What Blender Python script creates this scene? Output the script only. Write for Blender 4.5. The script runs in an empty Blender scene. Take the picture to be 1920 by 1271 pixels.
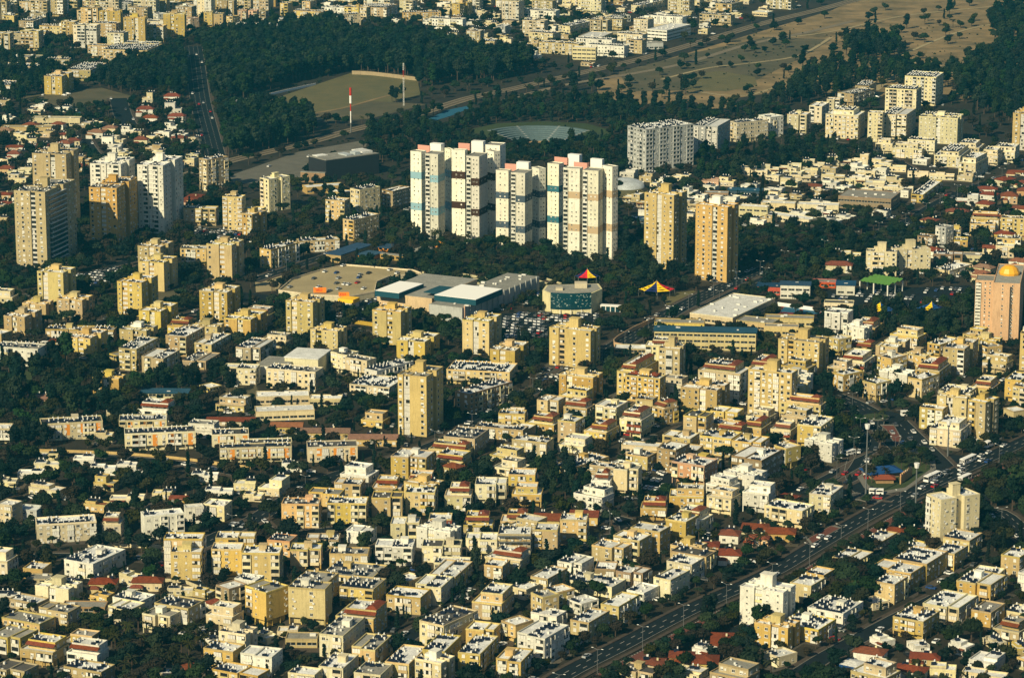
import bpy, bmesh, math, random
import numpy as np
from mathutils import Vector, Matrix
R = math.radians
PI = math.pi
sc = bpy.context.scene
COL = sc.collection
rnd = random.Random(7)

# ---------------------------------------------------------------- camera, sky, sun, exposure
CAMH = 390.0
cam = bpy.data.objects.new('camera', bpy.data.cameras.new('camera'))
COL.objects.link(cam)
cam.location = (0, 0, CAMH)
cam.rotation_euler = (R(90 - 13.5), 0, 0)
cam.data.sensor_width = 36.0
cam.data.lens = 36.0 * 5700 / 1920
cam.data.clip_start = 5.0
cam.data.clip_end = 20000.0
sc.camera = cam
SUN_DIR = Vector((-0.57 * math.cos(R(33)), -0.82 * math.cos(R(33)), math.sin(R(33)))).normalized()
world = bpy.data.worlds.new('World')
sc.world = world
world.use_nodes = True
wn = world.node_tree
wn.nodes.clear()
sky = wn.nodes.new('ShaderNodeTexSky')
sky.sky_type = 'NISHITA'
sky.sun_disc = False
sky.sun_elevation = math.asin(SUN_DIR.z)
sky.sun_rotation = math.atan2(SUN_DIR.x, SUN_DIR.y)
sky.air_density = 1.0
sky.dust_density = 0.6
bg = wn.nodes.new('ShaderNodeBackground')
bg.inputs['Strength'].default_value = 0.05
wo = wn.nodes.new('ShaderNodeOutputWorld')
wn.links.new(sky.outputs[0], bg.inputs[0])
wn.links.new(bg.outputs[0], wo.inputs[0])
sl = bpy.data.lights.new('sun', 'SUN')
sl.energy = 5.0
sl.angle = R(0.5)
sl.color = (1.0, 0.87, 0.57)
so = bpy.data.objects.new('sun', sl)
so.rotation_euler = (-SUN_DIR).to_track_quat('-Z', 'Y').to_euler()
so.location = (0, 1500, 900)
COL.objects.link(so)
sc.view_settings.view_transform = 'Standard'
sc.view_settings.look = 'None'
sc.view_settings.gamma = 1.0
sc.view_settings.use_curve_mapping = False
sc.view_settings.exposure = 0.40
sc.cycles.max_bounces = 4
sc.cycles.diffuse_bounces = 2
sc.cycles.glossy_bounces = 2
sc.cycles.transmission_bounces = 2
sc.cycles.volume_bounces = 0

# ---------------------------------------------------------------- materials
def mat(name, col, rough=0.85, spec=0.2, noise=0.0, scale=0.3, dark=None, obj_var=0.0, streak=0.0, emit=0.0, metal=0.0, fine=0.0):
    m = bpy.data.materials.new(name)
    m.use_nodes = True
    nt = m.node_tree
    N = nt.nodes
    b = N['Principled BSDF']
    b.inputs['Roughness'].default_value = rough
    b.inputs['Specular IOR Level'].default_value = spec
    b.inputs['Metallic'].default_value = metal
    cur = None
    rgb = N.new('ShaderNodeRGB')
    rgb.outputs[0].default_value = (*col, 1)
    cur = rgb.outputs[0]
    geo = N.new('ShaderNodeNewGeometry')
    def mixf(fac, other):
        nonlocal cur
        x = N.new('ShaderNodeMix')
        x.data_type = 'RGBA'
        nt.links.new(fac, x.inputs[0])
        nt.links.new(cur, x.inputs[6])
        x.inputs[7].default_value = (*other, 1)
        cur = x.outputs[2]
    def ramp(src, lo, hi, top=1.0):
        r = N.new('ShaderNodeMapRange')
        nt.links.new(src, r.inputs[0])
        r.inputs[1].default_value = lo
        r.inputs[2].default_value = hi
        r.inputs[4].default_value = top
        return r.outputs[0]
    if noise > 0:
        n = N.new('ShaderNodeTexNoise')
        n.inputs['Scale'].default_value = scale
        n.inputs['Detail'].default_value = 6
        n.inputs['Roughness'].default_value = 0.65
        nt.links.new(geo.outputs['Position'], n.inputs['Vector'])
        mixf(ramp(n.outputs[0], 0.38, 0.68, noise), dark or tuple(c * 0.5 for c in col))
    if fine > 0:
        n = N.new('ShaderNodeTexNoise')
        n.inputs['Scale'].default_value = 1.6
        n.inputs['Detail'].default_value = 3
        nt.links.new(geo.outputs['Position'], n.inputs['Vector'])
        mixf(ramp(n.outputs[0], 0.45, 0.7, fine), tuple(c * 0.35 for c in col))
    if streak > 0:
        mp = N.new('ShaderNodeMapping')
        mp.inputs['Scale'].default_value = (1.3, 1.3, 0.16)
        nt.links.new(geo.outputs['Position'], mp.inputs[0])
        n = N.new('ShaderNodeTexNoise')
        n.inputs['Scale'].default_value = 1.0
        n.inputs['Detail'].default_value = 4
        nt.links.new(mp.outputs[0], n.inputs['Vector'])
        mixf(ramp(n.outputs[0], 0.5, 0.75, streak), tuple(c * 0.45 for c in col))
    if obj_var > 0:
        oi = N.new('ShaderNodeObjectInfo')
        h = N.new('ShaderNodeHueSaturation')
        r = N.new('ShaderNodeMapRange')
        nt.links.new(oi.outputs['Random'], r.inputs[0])
        r.inputs[3].default_value = 1 - obj_var
        r.inputs[4].default_value = 1 + obj_var
        nt.links.new(r.outputs[0], h.inputs['Value'])
        nt.links.new(cur, h.inputs['Color'])
        for key, mul, lo, hi in (('Hue', 7.31, .5 - obj_var * .07, .5 + obj_var * .07), ('Saturation', 13.7, 1 - obj_var * .9, 1 + obj_var * .8)):
            a_ = N.new('ShaderNodeMath'); a_.operation = 'MULTIPLY'; a_.inputs[1].default_value = mul; f_ = N.new('ShaderNodeMath'); f_.operation = 'FRACT'; r_ = N.new('ShaderNodeMapRange')
            nt.links.new(oi.outputs['Random'], a_.inputs[0]); nt.links.new(a_.outputs[0], f_.inputs[0]); nt.links.new(f_.outputs[0], r_.inputs[0]); r_.inputs[3].default_value = lo; r_.inputs[4].default_value = hi; nt.links.new(r_.outputs[0], h.inputs[key])
        cur = h.outputs[0]
    nt.links.new(cur, b.inputs['Base Color'])
    if emit:
        b.inputs['Emission Strength'].default_value = emit
        nt.links.new(cur, b.inputs['Emission Color'])
    return m
WALLC = dict(y=(0.53, 0.40, 0.155), p=(0.45, 0.36, 0.19), c=(0.64, 0.56, 0.35), w=(0.70, 0.68, 0.58), g=(0.40, 0.41, 0.39), k=(0.60, 0.39, 0.22), e=(0.74, 0.71, 0.58),
             b=(0.30, 0.21, 0.11), o=(0.56, 0.35, 0.105), q=(0.42, 0.07, 0.04), d=(0.04, 0.08, 0.11))
WALL = {k: mat('wall paint ' + k, v, noise=0.35, scale=0.10, obj_var=0.22, streak=0.5, fine=0.22) for k, v in WALLC.items()}
TOWERWALL = {k: mat('tower paint ' + k, WALLC[k], noise=0.35, scale=0.10, obj_var=0.04, streak=0.5, fine=0.22) for k in 'ypcwok'}
ROOFC = dict(W=(0.80, 0.80, 0.76), G=(0.30, 0.29, 0.25), D=(0.10, 0.095, 0.085), S=(0.45, 0.50, 0.52), B=(0.02, 0.075, 0.14))
ROOF = {k: mat('roof coating ' + k, v, noise=0.6, scale=0.22, obj_var=0.18, fine=0.6, rough=0.9) for k, v in ROOFC.items()}
ROOF['R'] = mat('red roof tile', (0.21, 0.056, 0.024), noise=0.7, scale=0.5, obj_var=0.08, fine=0.6)
ROOF['T'] = mat('brown roof tile', (0.27, 0.135, 0.075), noise=0.6, scale=0.5, obj_var=0.2, fine=0.5)
M = dict(
    glass=mat('window glass', (0.016, 0.019, 0.020), rough=0.2, spec=0.6),
    frame=mat('window frame', (0.62, 0.60, 0.52), obj_var=0.1),
    shutter=mat('roller shutter', (0.62, 0.60, 0.54), obj_var=0.12, fine=0.15),
    recess_shade=mat('recess render', (0.055, 0.05, 0.042), noise=0.3),  # near-black tone that paints the shade inside a recess
    tank=mat('water tank enamel', (0.78, 0.77, 0.72), rough=0.4, spec=0.5),
    panel=mat('collector glass', (0.012, 0.016, 0.028), rough=0.18, spec=0.6),
    ac=mat('air conditioner casing', (0.60, 0.59, 0.54)),
    rail=mat('balcony rail', (0.30, 0.29, 0.26)),
    leafa=mat('leaves mid', (0.018, 0.032, 0.014), noise=0.5, scale=0.5, obj_var=0.35, rough=0.8, spec=0.05),
    leafb=mat('leaves dark', (0.008, 0.018, 0.013), noise=0.5, scale=0.5, obj_var=0.35, rough=0.8, spec=0.05),
    leafc=mat('leaves olive', (0.026, 0.029, 0.010), noise=0.5, scale=0.5, obj_var=0.3, rough=0.8, spec=0.05),
    leafd=mat('leaves brownish', (0.022, 0.018, 0.010), noise=0.5, scale=0.5, obj_var=0.3),
    bark=mat('bark', (0.07, 0.05, 0.035), noise=0.5, scale=2),
    asphalt=mat('asphalt', (0.016, 0.022, 0.026), spec=0.03, noise=0.5, scale=0.12, fine=0.3),
    asphalt2=mat('worn asphalt', (0.075, 0.072, 0.064), noise=0.5, scale=0.1, fine=0.4),
    kerb=mat('kerb stone', (0.17, 0.16, 0.135), fine=0.3),
    paving=mat('red paving', (0.15, 0.055, 0.038), noise=0.4, fine=0.4),
    walk=mat('pavement', (0.085, 0.068, 0.054), spec=0.05, noise=0.6, fine=0.4),
    paint=mat('road paint', (0.30, 0.29, 0.26), fine=0.6),
    steel=mat('galvanised steel', (0.16, 0.17, 0.17), rough=0.5, metal=0.3),
    lamp=mat('lamp head', (0.7, 0.7, 0.66)),
    ballast=mat('rail ballast', (0.22, 0.18, 0.12), noise=0.5, scale=0.05, fine=0.5),
    rust=mat('rail steel', (0.12, 0.08, 0.05)),
    dirt=mat('dry earth', (0.30, 0.21, 0.10), noise=0.95, scale=0.03, dark=(0.085, 0.072, 0.035), fine=0.35),
    scrub=mat('scrub earth', (0.12, 0.10, 0.055), noise=0.8, scale=0.03, dark=(0.05, 0.055, 0.03), fine=0.4),
    gravel=mat('gravel parking', (0.15, 0.14, 0.11), noise=0.5, scale=0.1, fine=0.5),
    yard=mat('yard paving', (0.10, 0.085, 0.062), noise=0.7, scale=0.15, fine=0.5, obj_var=0.3),
    turf=mat('dry turf', (0.14, 0.12, 0.05), noise=0.8, scale=0.05, dark=(0.09, 0.09, 0.04), fine=0.3),
    lawn=mat('lawn', (0.045, 0.065, 0.022), noise=0.6, scale=0.04, dark=(0.03, 0.04, 0.018), fine=0.3),
    lot=mat('dusty lot', (0.38, 0.31, 0.17), noise=0.5, scale=0.04, fine=0.3),
    black=mat('black cladding', (0.022, 0.024, 0.028), rough=0.6, noise=0.3),
    teal=mat('teal glazing', (0.006, 0.045, 0.060), rough=0.15, spec=0.6, noise=0.5, scale=0.2, dark=(0.004, 0.015, 0.02)),
    tealwall=mat('teal fascia', (0.01, 0.06, 0.085)),
    skyblue=mat('pale blue band', (0.24, 0.40, 0.46), noise=0.2),
    brownband=mat('dark brown band', (0.045, 0.020, 0.010)),
    slate=mat('slate band', (0.055, 0.080, 0.105)),
    tealband=mat('teal band', (0.03, 0.13, 0.17)),
    beige=mat('beige band', (0.44, 0.33, 0.20)),
    pinkroof=mat('salmon roof screen', (0.60, 0.30, 0.23)),
    orange=mat('orange render', (0.65, 0.25, 0.035), noise=0.2),
    sign=mat('orange sign', (0.85, 0.22, 0.02)),
    yellowsign=mat('yellow sign', (0.85, 0.50, 0.03)),
    redc=mat('red canvas', (0.62, 0.015, 0.03)), yellowc=mat('yellow canvas', (0.80, 0.52, 0.01)), bluec=mat('blue canvas', (0.010, 0.055, 0.18)),
    navy=mat('navy canvas', (0.012, 0.02, 0.10)),
    green=mat('green shade sheet', (0.10, 0.24, 0.045), noise=0.2, fine=0.2),
    gold=mat('golden dome', (0.72, 0.36, 0.02), rough=0.4, spec=0.5),
    redpaint=mat('red paint', (0.45, 0.03, 0.015)), whitepaint=mat('white paint', (0.75, 0.74, 0.70)),
    court=mat('blue court', (0.02, 0.10, 0.17)), courtred=mat('maroon court', (0.17, 0.03, 0.035)),
    terr=mat('rust red band', (0.22, 0.055, 0.025), fine=0.3),
    tyre=mat('tyre', (0.015, 0.015, 0.015)),
    seat=mat('amphitheatre benches', (0.11, 0.16, 0.17), noise=0.4, fine=0.3),
)
CARC = dict(white=(0.72, 0.72, 0.70), silver=(0.36, 0.37, 0.37), black=(0.015, 0.015, 0.018), red=(0.38, 0.015, 0.012), blue=(0.02, 0.06, 0.20), grey=(0.10, 0.105, 0.11))
for k, v in CARC.items():
    M['car_' + k] = mat('car paint ' + k, v, rough=0.25, spec=0.6)

# ---------------------------------------------------------------- mesh helpers
class MB:
    def __init__(s):
        s.v = []; s.f = []; s.m = []
    def face(s, pts, m=0):
        n = len(s.v)
        s.v.extend(pts)
        s.f.append(tuple(range(n, n + len(pts))))
        s.m.append(m)
    def box(s, x0, x1, y0, y1, z0, z1, m=0, bottom=False):
        n = len(s.v)
        s.v.extend([(x0, y0, z0), (x1, y0, z0), (x1, y1, z0), (x0, y1, z0), (x0, y0, z1), (x1, y0, z1), (x1, y1, z1), (x0, y1, z1)])
        F = [(0, 1, 5, 4), (1, 2, 6, 5), (2, 3, 7, 6), (3, 0, 4, 7), (4, 5, 6, 7)]
        if bottom:
            F.append((3, 2, 1, 0))
        for f in F:
            s.f.append(tuple(n + i for i in f)); s.m.append(m)
    def prism(s, poly, z0, z1, m=0, mtop=None):
        a = sum(poly[i][0] * poly[(i + 1) % len(poly)][1] - poly[(i + 1) % len(poly)][0] * poly[i][1] for i in range(len(poly)))
        if a < 0:
            poly = poly[::-1]
        n = len(s.v); k = len(poly)
        s.v.extend([(p[0], p[1], z0) for p in poly] + [(p[0], p[1], z1) for p in poly])
        for i in range(k):
            j = (i + 1) % k
            s.f.append((n + i, n + j, n + k + j, n + k + i)); s.m.append(m)
        s.f.append(tuple(n + k + i for i in range(k))); s.m.append(m if mtop is None else mtop)
    def cyl(s, cx, cy, z0, z1, r, n=8, m=0, r2=None):
        r2 = r if r2 is None else r2
        b = len(s.v)
        for i in range(n):
            a = 2 * PI * i / n
            s.v.append((cx + r * math.cos(a), cy + r * math.sin(a), z0))
        for i in range(n):
            a = 2 * PI * i / n
            s.v.append((cx + r2 * math.cos(a), cy + r2 * math.sin(a), z1))
        for i in range(n):
            j = (i + 1) % n
            s.f.append((b + i, b + j, b + n + j, b + n + i)); s.m.append(m)
        s.f.append(tuple(b + n + i for i in range(n))); s.m.append(m)
    def tube(s, p, q, r, n=6, m=0):
        p = Vector(p); q = Vector(q); d = (q - p)
        if d.length < 1e-6: return
        d.normalize(); u = d.orthogonal().normalized(); w = d.cross(u)
        b = len(s.v)
        for c in (p, q):
            for i in range(n):
                a = 2 * PI * i / n
                s.v.append(tuple(c + u * r * math.cos(a) + w * r * math.sin(a)))
        for i in range(n):
            j = (i + 1) % n
            s.f.append((b + i, b + j, b + n + j, b + n + i)); s.m.append(m)
    def xf(s, M4, start=0):
        s.v[start:] = [tuple(M4 @ Vector(p)) for p in s.v[start:]]
    def mesh(s, name, mats, smooth=False):
        me = bpy.data.meshes.new(name)
        me.from_pydata(s.v, [], s.f)
        for m in (mats if isinstance(mats, (list, tuple)) else [mats]):
            me.materials.append(m)
        if len(me.materials) > 1:
            me.polygons.foreach_set('material_index', s.m)
        if smooth:
            me.polygons.foreach_set('use_smooth', [True] * len(me.polygons))
        me.update()
        return me
    def build(s, name, mats, parent=None, smooth=False):
        if not s.f:
            return None
        return put(name, s.mesh(name, mats, smooth), parent)
def put(name, me, parent=None, loc=(0, 0, 0), rz=0.0, scale=None):
    o = bpy.data.objects.new(name, me)
    COL.objects.link(o)
    o.location = loc
    if rz: o.rotation_euler = (0, 0, rz)
    if scale: o.scale = scale
    if parent is not None: o.parent = parent
    return o
def tag(o, label=None, cat=None, group=None, kind=None):
    if label: o['label'] = label
    if cat: o['category'] = cat
    if group: o['group'] = group
    if kind: o['kind'] = kind
    return o
def thing(name, label, cat, x, y, rz=0.0, group=None, z=0.0):
    o = bpy.data.objects.new(name, None)
    COL.objects.link(o)
    o.empty_display_size = 0.5
    o.location = (x, y, z)
    o.rotation_euler = (0, 0, rz)
    return tag(o, label, cat, group)
def struct(name, mb, m):
    return tag(mb.build(name, m), kind='structure')
def px(x, y, z=0.0):
    th = R(13.5); w = z - CAMH; d = y * math.cos(th) - w * math.sin(th)
    return 960 + 5700 * x / d, 635.5 - 5700 * (y * math.sin(th) + w * math.cos(th)) / d, d
def smooth_line(pts, step=6.0):
    out = []
    P = [pts[0]] + list(pts) + [pts[-1]]
    for i in range(1, len(P) - 2):
        a, b, c, d = P[i - 1], P[i], P[i + 1], P[i + 2]
        n = max(1, int(math.hypot(c[0] - b[0], c[1] - b[1]) / step))
        for k in range(n):
            t = k / n
            out.append(tuple(0.5 * ((2 * b[j]) + (-a[j] + c[j]) * t + (2 * a[j] - 5 * b[j] + 4 * c[j] - d[j]) * t * t + (-a[j] + 3 * b[j] - 3 * c[j] + d[j]) * t ** 3) for j in (0, 1)))
    out.append(tuple(pts[-1]))
    return out
def offset_line(line, o):
    out = []
    for i, p in enumerate(line):
        a = line[max(0, i - 1)]; b = line[min(len(line) - 1, i + 1)]
        dx, dy = b[0] - a[0], b[1] - a[1]; l = math.hypot(dx, dy) or 1
        out.append((p[0] + dy / l * o, p[1] - dx / l * o))
    return out
def strip(mb, line, w, z, off=0.0, m=0, h=0.0):
    A = offset_line(line, off - w / 2); B = offset_line(line, off + w / 2)
    for i in range(len(line) - 1):
        mb.face([(A[i][0], A[i][1], z), (B[i][0], B[i][1], z), (B[i + 1][0], B[i + 1][1], z), (A[i + 1][0], A[i + 1][1], z)], m)
        if h:
            for Q, sg in ((A, 1), (B, -1)):
                q = [(Q[i][0], Q[i][1], z - h), (Q[i][0], Q[i][1], z), (Q[i + 1][0], Q[i + 1][1], z), (Q[i + 1][0], Q[i + 1][1], z - h)]
                mb.face(q if sg > 0 else q[::-1], m)
def dashes(mb, line, w, z, off, on=3.0, gap=5.0, m=0):
    L = smooth_line(line, 1.0) if len(line) < 8 else line
    acc = 0; A = offset_line(L, off)
    for i in range(len(A) - 1):
        seg = math.hypot(A[i + 1][0] - A[i][0], A[i + 1][1] - A[i][1])
        if acc % (on + gap) < on:
            dx, dy = (A[i + 1][0] - A[i][0]) / (seg or 1), (A[i + 1][1] - A[i][1]) / (seg or 1)
            e = min(seg, on)
            nx, ny = dy * w / 2, -dx * w / 2
            a = A[i]; b = (a[0] + dx * e, a[1] + dy * e)
            mb.face([(a[0] - nx, a[1] - ny, z), (a[0] + nx, a[1] + ny, z), (b[0] + nx, b[1] + ny, z), (b[0] - nx, b[1] - ny, z)], m)
        acc += seg

# ---------------------------------------------------------------- ground, fields, roads
g = MB()
NX = 24
for i in range(NX):
    for j in range(NX):
        x0, x1 = -4000 + 8000 * i / NX, -4000 + 8000 * (i + 1) / NX
        y0, y1 = 300 + 9000 * j / NX, 300 + 9000 * (j + 1) / NX
        g.face([(x0, y0, 0), (x1, y0, 0), (x1, y1, 0), (x0, y1, 0)])
GROUND = mat('town soil', (0.040, 0.033, 0.021), noise=0.9, scale=0.045, dark=(0.012, 0.014, 0.010), fine=0.5)
struct('ground', g, GROUND)
OCC = np.zeros((2400, 1200), dtype=np.uint8)      # metre grid: y 950..3350, x -600..600
def mark(poly, val=1, grow=0.0):
    xs = [p[0] for p in poly]; ys = [p[1] for p in poly]
    x0, x1 = int(min(xs) + 600 - grow), int(max(xs) + 601 + grow); y0, y1 = int(min(ys) - 950 - grow), int(max(ys) - 949 + grow)
    x0, x1, y0, y1 = max(0, x0), min(1200, x1), max(0, y0), min(2400, y1)
    if x1 <= x0 or y1 <= y0: return
    X, Y = np.meshgrid(np.arange(x0, x1) - 600 + 0.5, np.arange(y0, y1) + 950 + 0.5)
    ins = np.zeros(X.shape, bool)
    n = len(poly)
    for i in range(n):
        xa, ya = poly[i]; xb, yb = poly[(i + 1) % n]
        if ya == yb: continue
        c = ((ya > Y) != (yb > Y)) & (X < (xb - xa) * (Y - ya) / (yb - ya) + xa)
        ins ^= c
    OCC[y0:y1, x0:x1][ins] |= val
def inside(poly, x, y):
    c = False; n = len(poly)
    for i in range(n):
        xa, ya = poly[i]; xb, yb = poly[(i + 1) % n]
        if (ya > y) != (yb > y) and x < (xb - xa) * (y - ya) / (yb - ya) + xa: c = not c
    return c
def field(name, poly, m, z, block=1):
    mb = MB()
    a = sum(poly[i][0] * poly[(i + 1) % len(poly)][1] - poly[(i + 1) % len(poly)][0] * poly[i][1] for i in range(len(poly)))
    mb.face([(p[0], p[1], z) for p in (poly if a > 0 else poly[::-1])])
    o = struct(name, mb, m)
    if block: mark(poly, 1)
    return o
dryland = [(72.7, 2569.2), (158.9, 2729.0), (319.6, 3028.9), (416.7, 3299.3), (619.8, 3400.1), (467.1, 2539.4), (365.0, 2453.8), (298.7, 2481.7), (231.0, 2510.2), (165.1, 2453.8), (94.6, 2426.5), (70.3, 2481.7)]
field('dry_field', dryland, M['dirt'], 0.05, 0)
field('scrub_field', [(92.4, 2615.2), (163.7, 2729.0), (239.8, 2834.5), (297.9, 2816.4), (256.9, 2695.5), (209.0, 2569.2), (151.0, 2510.2), (97.5, 2504.4)], M['scrub'], 0.10, 0)
field('scrub_field', [(146.7, 2593.5), (180.4, 2618.3), (207.9, 2584.3), (206.6, 2539.4), (177.3, 2504.4), (146.6, 2510.2)], M['turf'], 0.14, 0)
field('sports_field', [(-199.9, 2453.8), (-137.5, 2612.1), (-81.2, 2581.3), (-75.7, 2487.3), (-119.6, 2410.4), (-163.1, 2389.2), (-196.9, 2415.7)], M['turf'], 0.05)
field('sports_field', [(-168.4, 2373.6), (-113.0, 2453.8), (-69.1, 2437.3), (-113.2, 2363.3), (-146.1, 2353.0)], M['scrub'], 0.07)
field('bare_field', [(-403.3, 2476.1), (-343.9, 2524.7), (-314.1, 2481.7), (-307.9, 2413.0), (-350.6, 2413.0), (-393.3, 2440.1)], M['scrub'], 0.05)
field('car_park', [(-200.0, 2118.3), (-157.6, 2216.0), (-108.8, 2269.4), (-108.9, 2236.6), (-146.7, 2139.3), (-143.9, 2097.6), (-193.5, 2087.5)], M['gravel'], 0.05)
field('gravel_bank', [(-247.0, 2437.3), (-240.4, 2431.9), (-226.9, 2298.3), (-229.0, 2269.4), (-239.9, 2348.0)], M['dirt'], 0.06)
field('dusty_lot', [(-153.7, 1775.4), (-135.3, 1794.9), (-138.1, 1746.1), (-150.3, 1741.8)], M['lot'], 0.05)
field('mall_car_park', [(-173.7, 1724.8), (-97.0, 1683.6), (-18.1, 1670.2), (-18.5, 1710.8), (-81.6, 1746.1), (-124.1, 1724.8), (-166.3, 1746.1)], M['asphalt'], 0.08)
field('east_car_park', [(-18.2, 1683.6), (42.8, 1697.1), (57.0, 1663.6), (29.2, 1618.8), (-17.5, 1618.8)], M['asphalt'], 0.08)
field('park_lawn', [(-32.5, 1813.3), (33.1, 1847.9), (62.3, 1828.9), (75.6, 1753.4), (37.4, 1731.9), (0.0, 1782.8)], M['lawn'], 0.05, 0)
field('lawn_oval', [(-36.9, 2308.1), (-12.5, 2342.9), (25.0, 2353.0), (58.2, 2342.9), (77.8, 2308.1), (72.6, 2269.4), (47.9, 2245.9), (0.0, 2245.9), (-28.2, 2269.4)], M['lawn'], 0.06)
field('grass_verge', [(87.4, 1736.1), (106.7, 1746.1), (117.9, 1724.8), (104.0, 1699.8), (89.1, 1708.1)], M['turf'], 0.06)
field('lawn', [(-214.9, 1542.6), (-192.6, 1547.1), (-187.5, 1522.3), (-202.9, 1513.5)], M['lawn'], 0.06)
field('lawn', [(-268.7, 1547.1), (-252.8, 1552.9), (-249.1, 1529.0), (-264.6, 1522.3)], M['lawn'], 0.06)
field('lawn', [(-154.9, 1513.5), (-132.3, 1522.3), (-127.3, 1494.0), (-151.3, 1489.7)], M['scrub'], 0.06)
field('sand_patch', [(148.4, 2464.9), (178.2, 2453.8), (182.3, 2421.1), (153.8, 2410.4)], M['dirt'], 0.16, 0)
field('green_oval', [(71.7, 2061.5), (86.9, 2073.4), (93.2, 2049.7), (83.3, 2030.3), (71.9, 2034.2)], M['turf'], 0.06)
field('school_yard', [(-238.9, 1724.8), (-197.7, 1746.1), (-186.1, 1724.8), (-216.9, 1697.1)], M['scrub'], 0.05)
field('open_car_park', [(57.5, 1341.8), (74.4, 1359.5), (75.0, 1324.5), (66.1, 1316.0), (59.3, 1324.5)], M['asphalt'], 0.07)
field('side_car_park', [(11.3, 1558.7), (32.6, 1570.4), (35.9, 1524.5), (16.3, 1497.2)], M['asphalt2'], 0.07)
field('market_car_park', [(182.0, 1746.1), (272.0, 1760.6), (267.8, 1710.8), (226.1, 1697.1), (184.0, 1703.9)], M['asphalt'], 0.05)
field('clinic_car_park', [(-217.3, 1928.1), (-186.6, 1931.5), (-163.4, 1902.3), (-188.3, 1877.2)], M['asphalt'], 0.05)
field('tower_car_park', [(-268.9, 1782.8), (-238.4, 1821.0), (-225.2, 1797.9), (-244.8, 1746.1)], M['asphalt'], 0.05)

BLVD = smooth_line([(0.0, 1040.6), (18.0, 1079.6), (42.7, 1116.5), (71.2, 1159.0), (106.4, 1205.4), (126.6, 1238.5), (157.4, 1289.4), (183.5, 1327.0), (220.9, 1377.7), (259.9, 1430.2)])
ROADS = [
    ('road', [(-140.4, 1234.0), (-122.9, 1266.2), (-112.9, 1285.4), (-101.0, 1316.0), (-86.0, 1346.2), (-74.5, 1362.2), (-55.3, 1380.5)], 9, 1),
    ('road', [(-112.9, 1285.4), (-107.0, 1269.4), (-92.6, 1263.1), (-74.5, 1271.0)], 7, 0),
    ('road', [(-163.6, 1228.8), (-148.3, 1223.6), (-135.7, 1199.7), (-122.7, 1190.5)], 6, 0),
    ('road', [(-216.0, 1225.0), (-194.3, 1231.0), (-160.1, 1228.0), (-140.6, 1235.5)], 7, 0),
    ('road', [(-55.3, 1380.5), (-33.4, 1412.6), (-15.8, 1450.2), (0.0, 1489.7), (27.9, 1541.4)], 9, 1),
    ('road', [(27.9, 1541.4), (55.0, 1604.0), (74.2, 1646.7), (91.9, 1690.3), (108.6, 1724.8), (133.6, 1770.9), (167.3, 1828.9)], 12, 1),
    ('road', [(167.3, 1828.9), (200.0, 1860.8), (232.5, 1910.8), (257.9, 1949.1), (294.3, 2028.4), (331.2, 2087.5), (384.6, 2160.7)], 10, 1),
    ('road', [(163.2, 1500.4), (172.2, 1483.3), (180.3, 1460.4)], 13, 1),
    ('road', [(184.4, 1450.2), (188.5, 1420.3), (193.9, 1382.3), (198.3, 1350.6)], 22, 1),
    ('road', [(179.1, 1450.2), (168.5, 1391.7), (158.2, 1355.0), (146.5, 1337.4), (130.6, 1324.5)], 9, 1),
    ('road', [(130.6, 1324.5), (147.8, 1350.6), (166.0, 1380.5), (174.8, 1391.7)], 8, 0),
    ('road', [(163.7, 1382.3), (159.4, 1355.0), (160.9, 1324.5), (173.1, 1316.0)], 10, 0),
    ('road', [(194.2, 1465.5), (220.0, 1479.1), (244.0, 1513.5), (279.9, 1547.1)], 10, 0),
    ('road', [(207.9, 1299.3), (215.3, 1293.5), (220.0, 1271.0), (227.5, 1240.0)], 12, 1),
    ('road', [(108.6, 1084.9), (122.9, 1107.2), (150.8, 1145.8), (173.2, 1175.2)], 8, 0),
    ('road', [(-46.6, 1109.0), (-36.7, 1134.1), (-23.4, 1155.0)], 7, 0),
    ('road', [(35.2, 1282.9), (44.7, 1287.0), (51.4, 1274.9), (49.6, 1259.2), (36.8, 1255.3), (22.8, 1240.0), (3.4, 1217.7)], 9, 1),
    ('road', [(51.4, 1274.9), (62.9, 1271.0), (75.1, 1282.9)], 7, 0),
    ('road', [(51.9, 1428.2), (72.3, 1420.3), (86.3, 1440.1)], 7, 0),
    ('road', [(-155.9, 1770.9), (-130.3, 1816.4), (-112.6, 1847.9), (-94.5, 1885.5)], 8, 1),
    ('road', [(-292.2, 2770.3), (-275.2, 2630.9), (-253.8, 2453.8), (-230.6, 2286.2), (-218.4, 2200.3)], 16, 1),
    ('road', [(-322.5, 2467.7), (-308.9, 2386.6), (-292.8, 2310.5)], 14, 0),
    ('road', [(-247.2, 1813.3), (-210.1, 1860.8), (-177.8, 1910.8)], 9, 0),
    ('road', [(-291.6, 1724.8), (-261.5, 1753.4), (-230.0, 1805.6), (-216.8, 1832.0)], 7, 0),
    ('road', [(-241.9, 1657.1), (-214.4, 1676.9), (-181.9, 1683.6), (-167.5, 1724.8)], 7, 0),
    ('road', [(-244.5, 1399.2), (-220.4, 1391.7), (-191.7, 1385.1), (-157.8, 1375.0), (-123.4, 1353.3)], 6, 0),
    ('road', [(-186.8, 1672.9), (-146.1, 1690.3), (-95.4, 1654.5), (-70.1, 1618.8)], 7, 0),
    ('road', [(99.3, 1670.2), (117.0, 1710.8), (138.6, 1753.4), (153.7, 1782.8)], 9, 1),
    ('road', [(212.4, 2255.3), (240.4, 2255.3), (270.5, 2204.8), (288.1, 2128.7), (293.6, 2057.5)], 8, 0),
    ('road', [(-322.5, 2269.4), (-309.3, 2216.0), (-297.0, 2182.5), (-269.2, 2160.7)], 8, 0),
]
RZ = [0]
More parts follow.
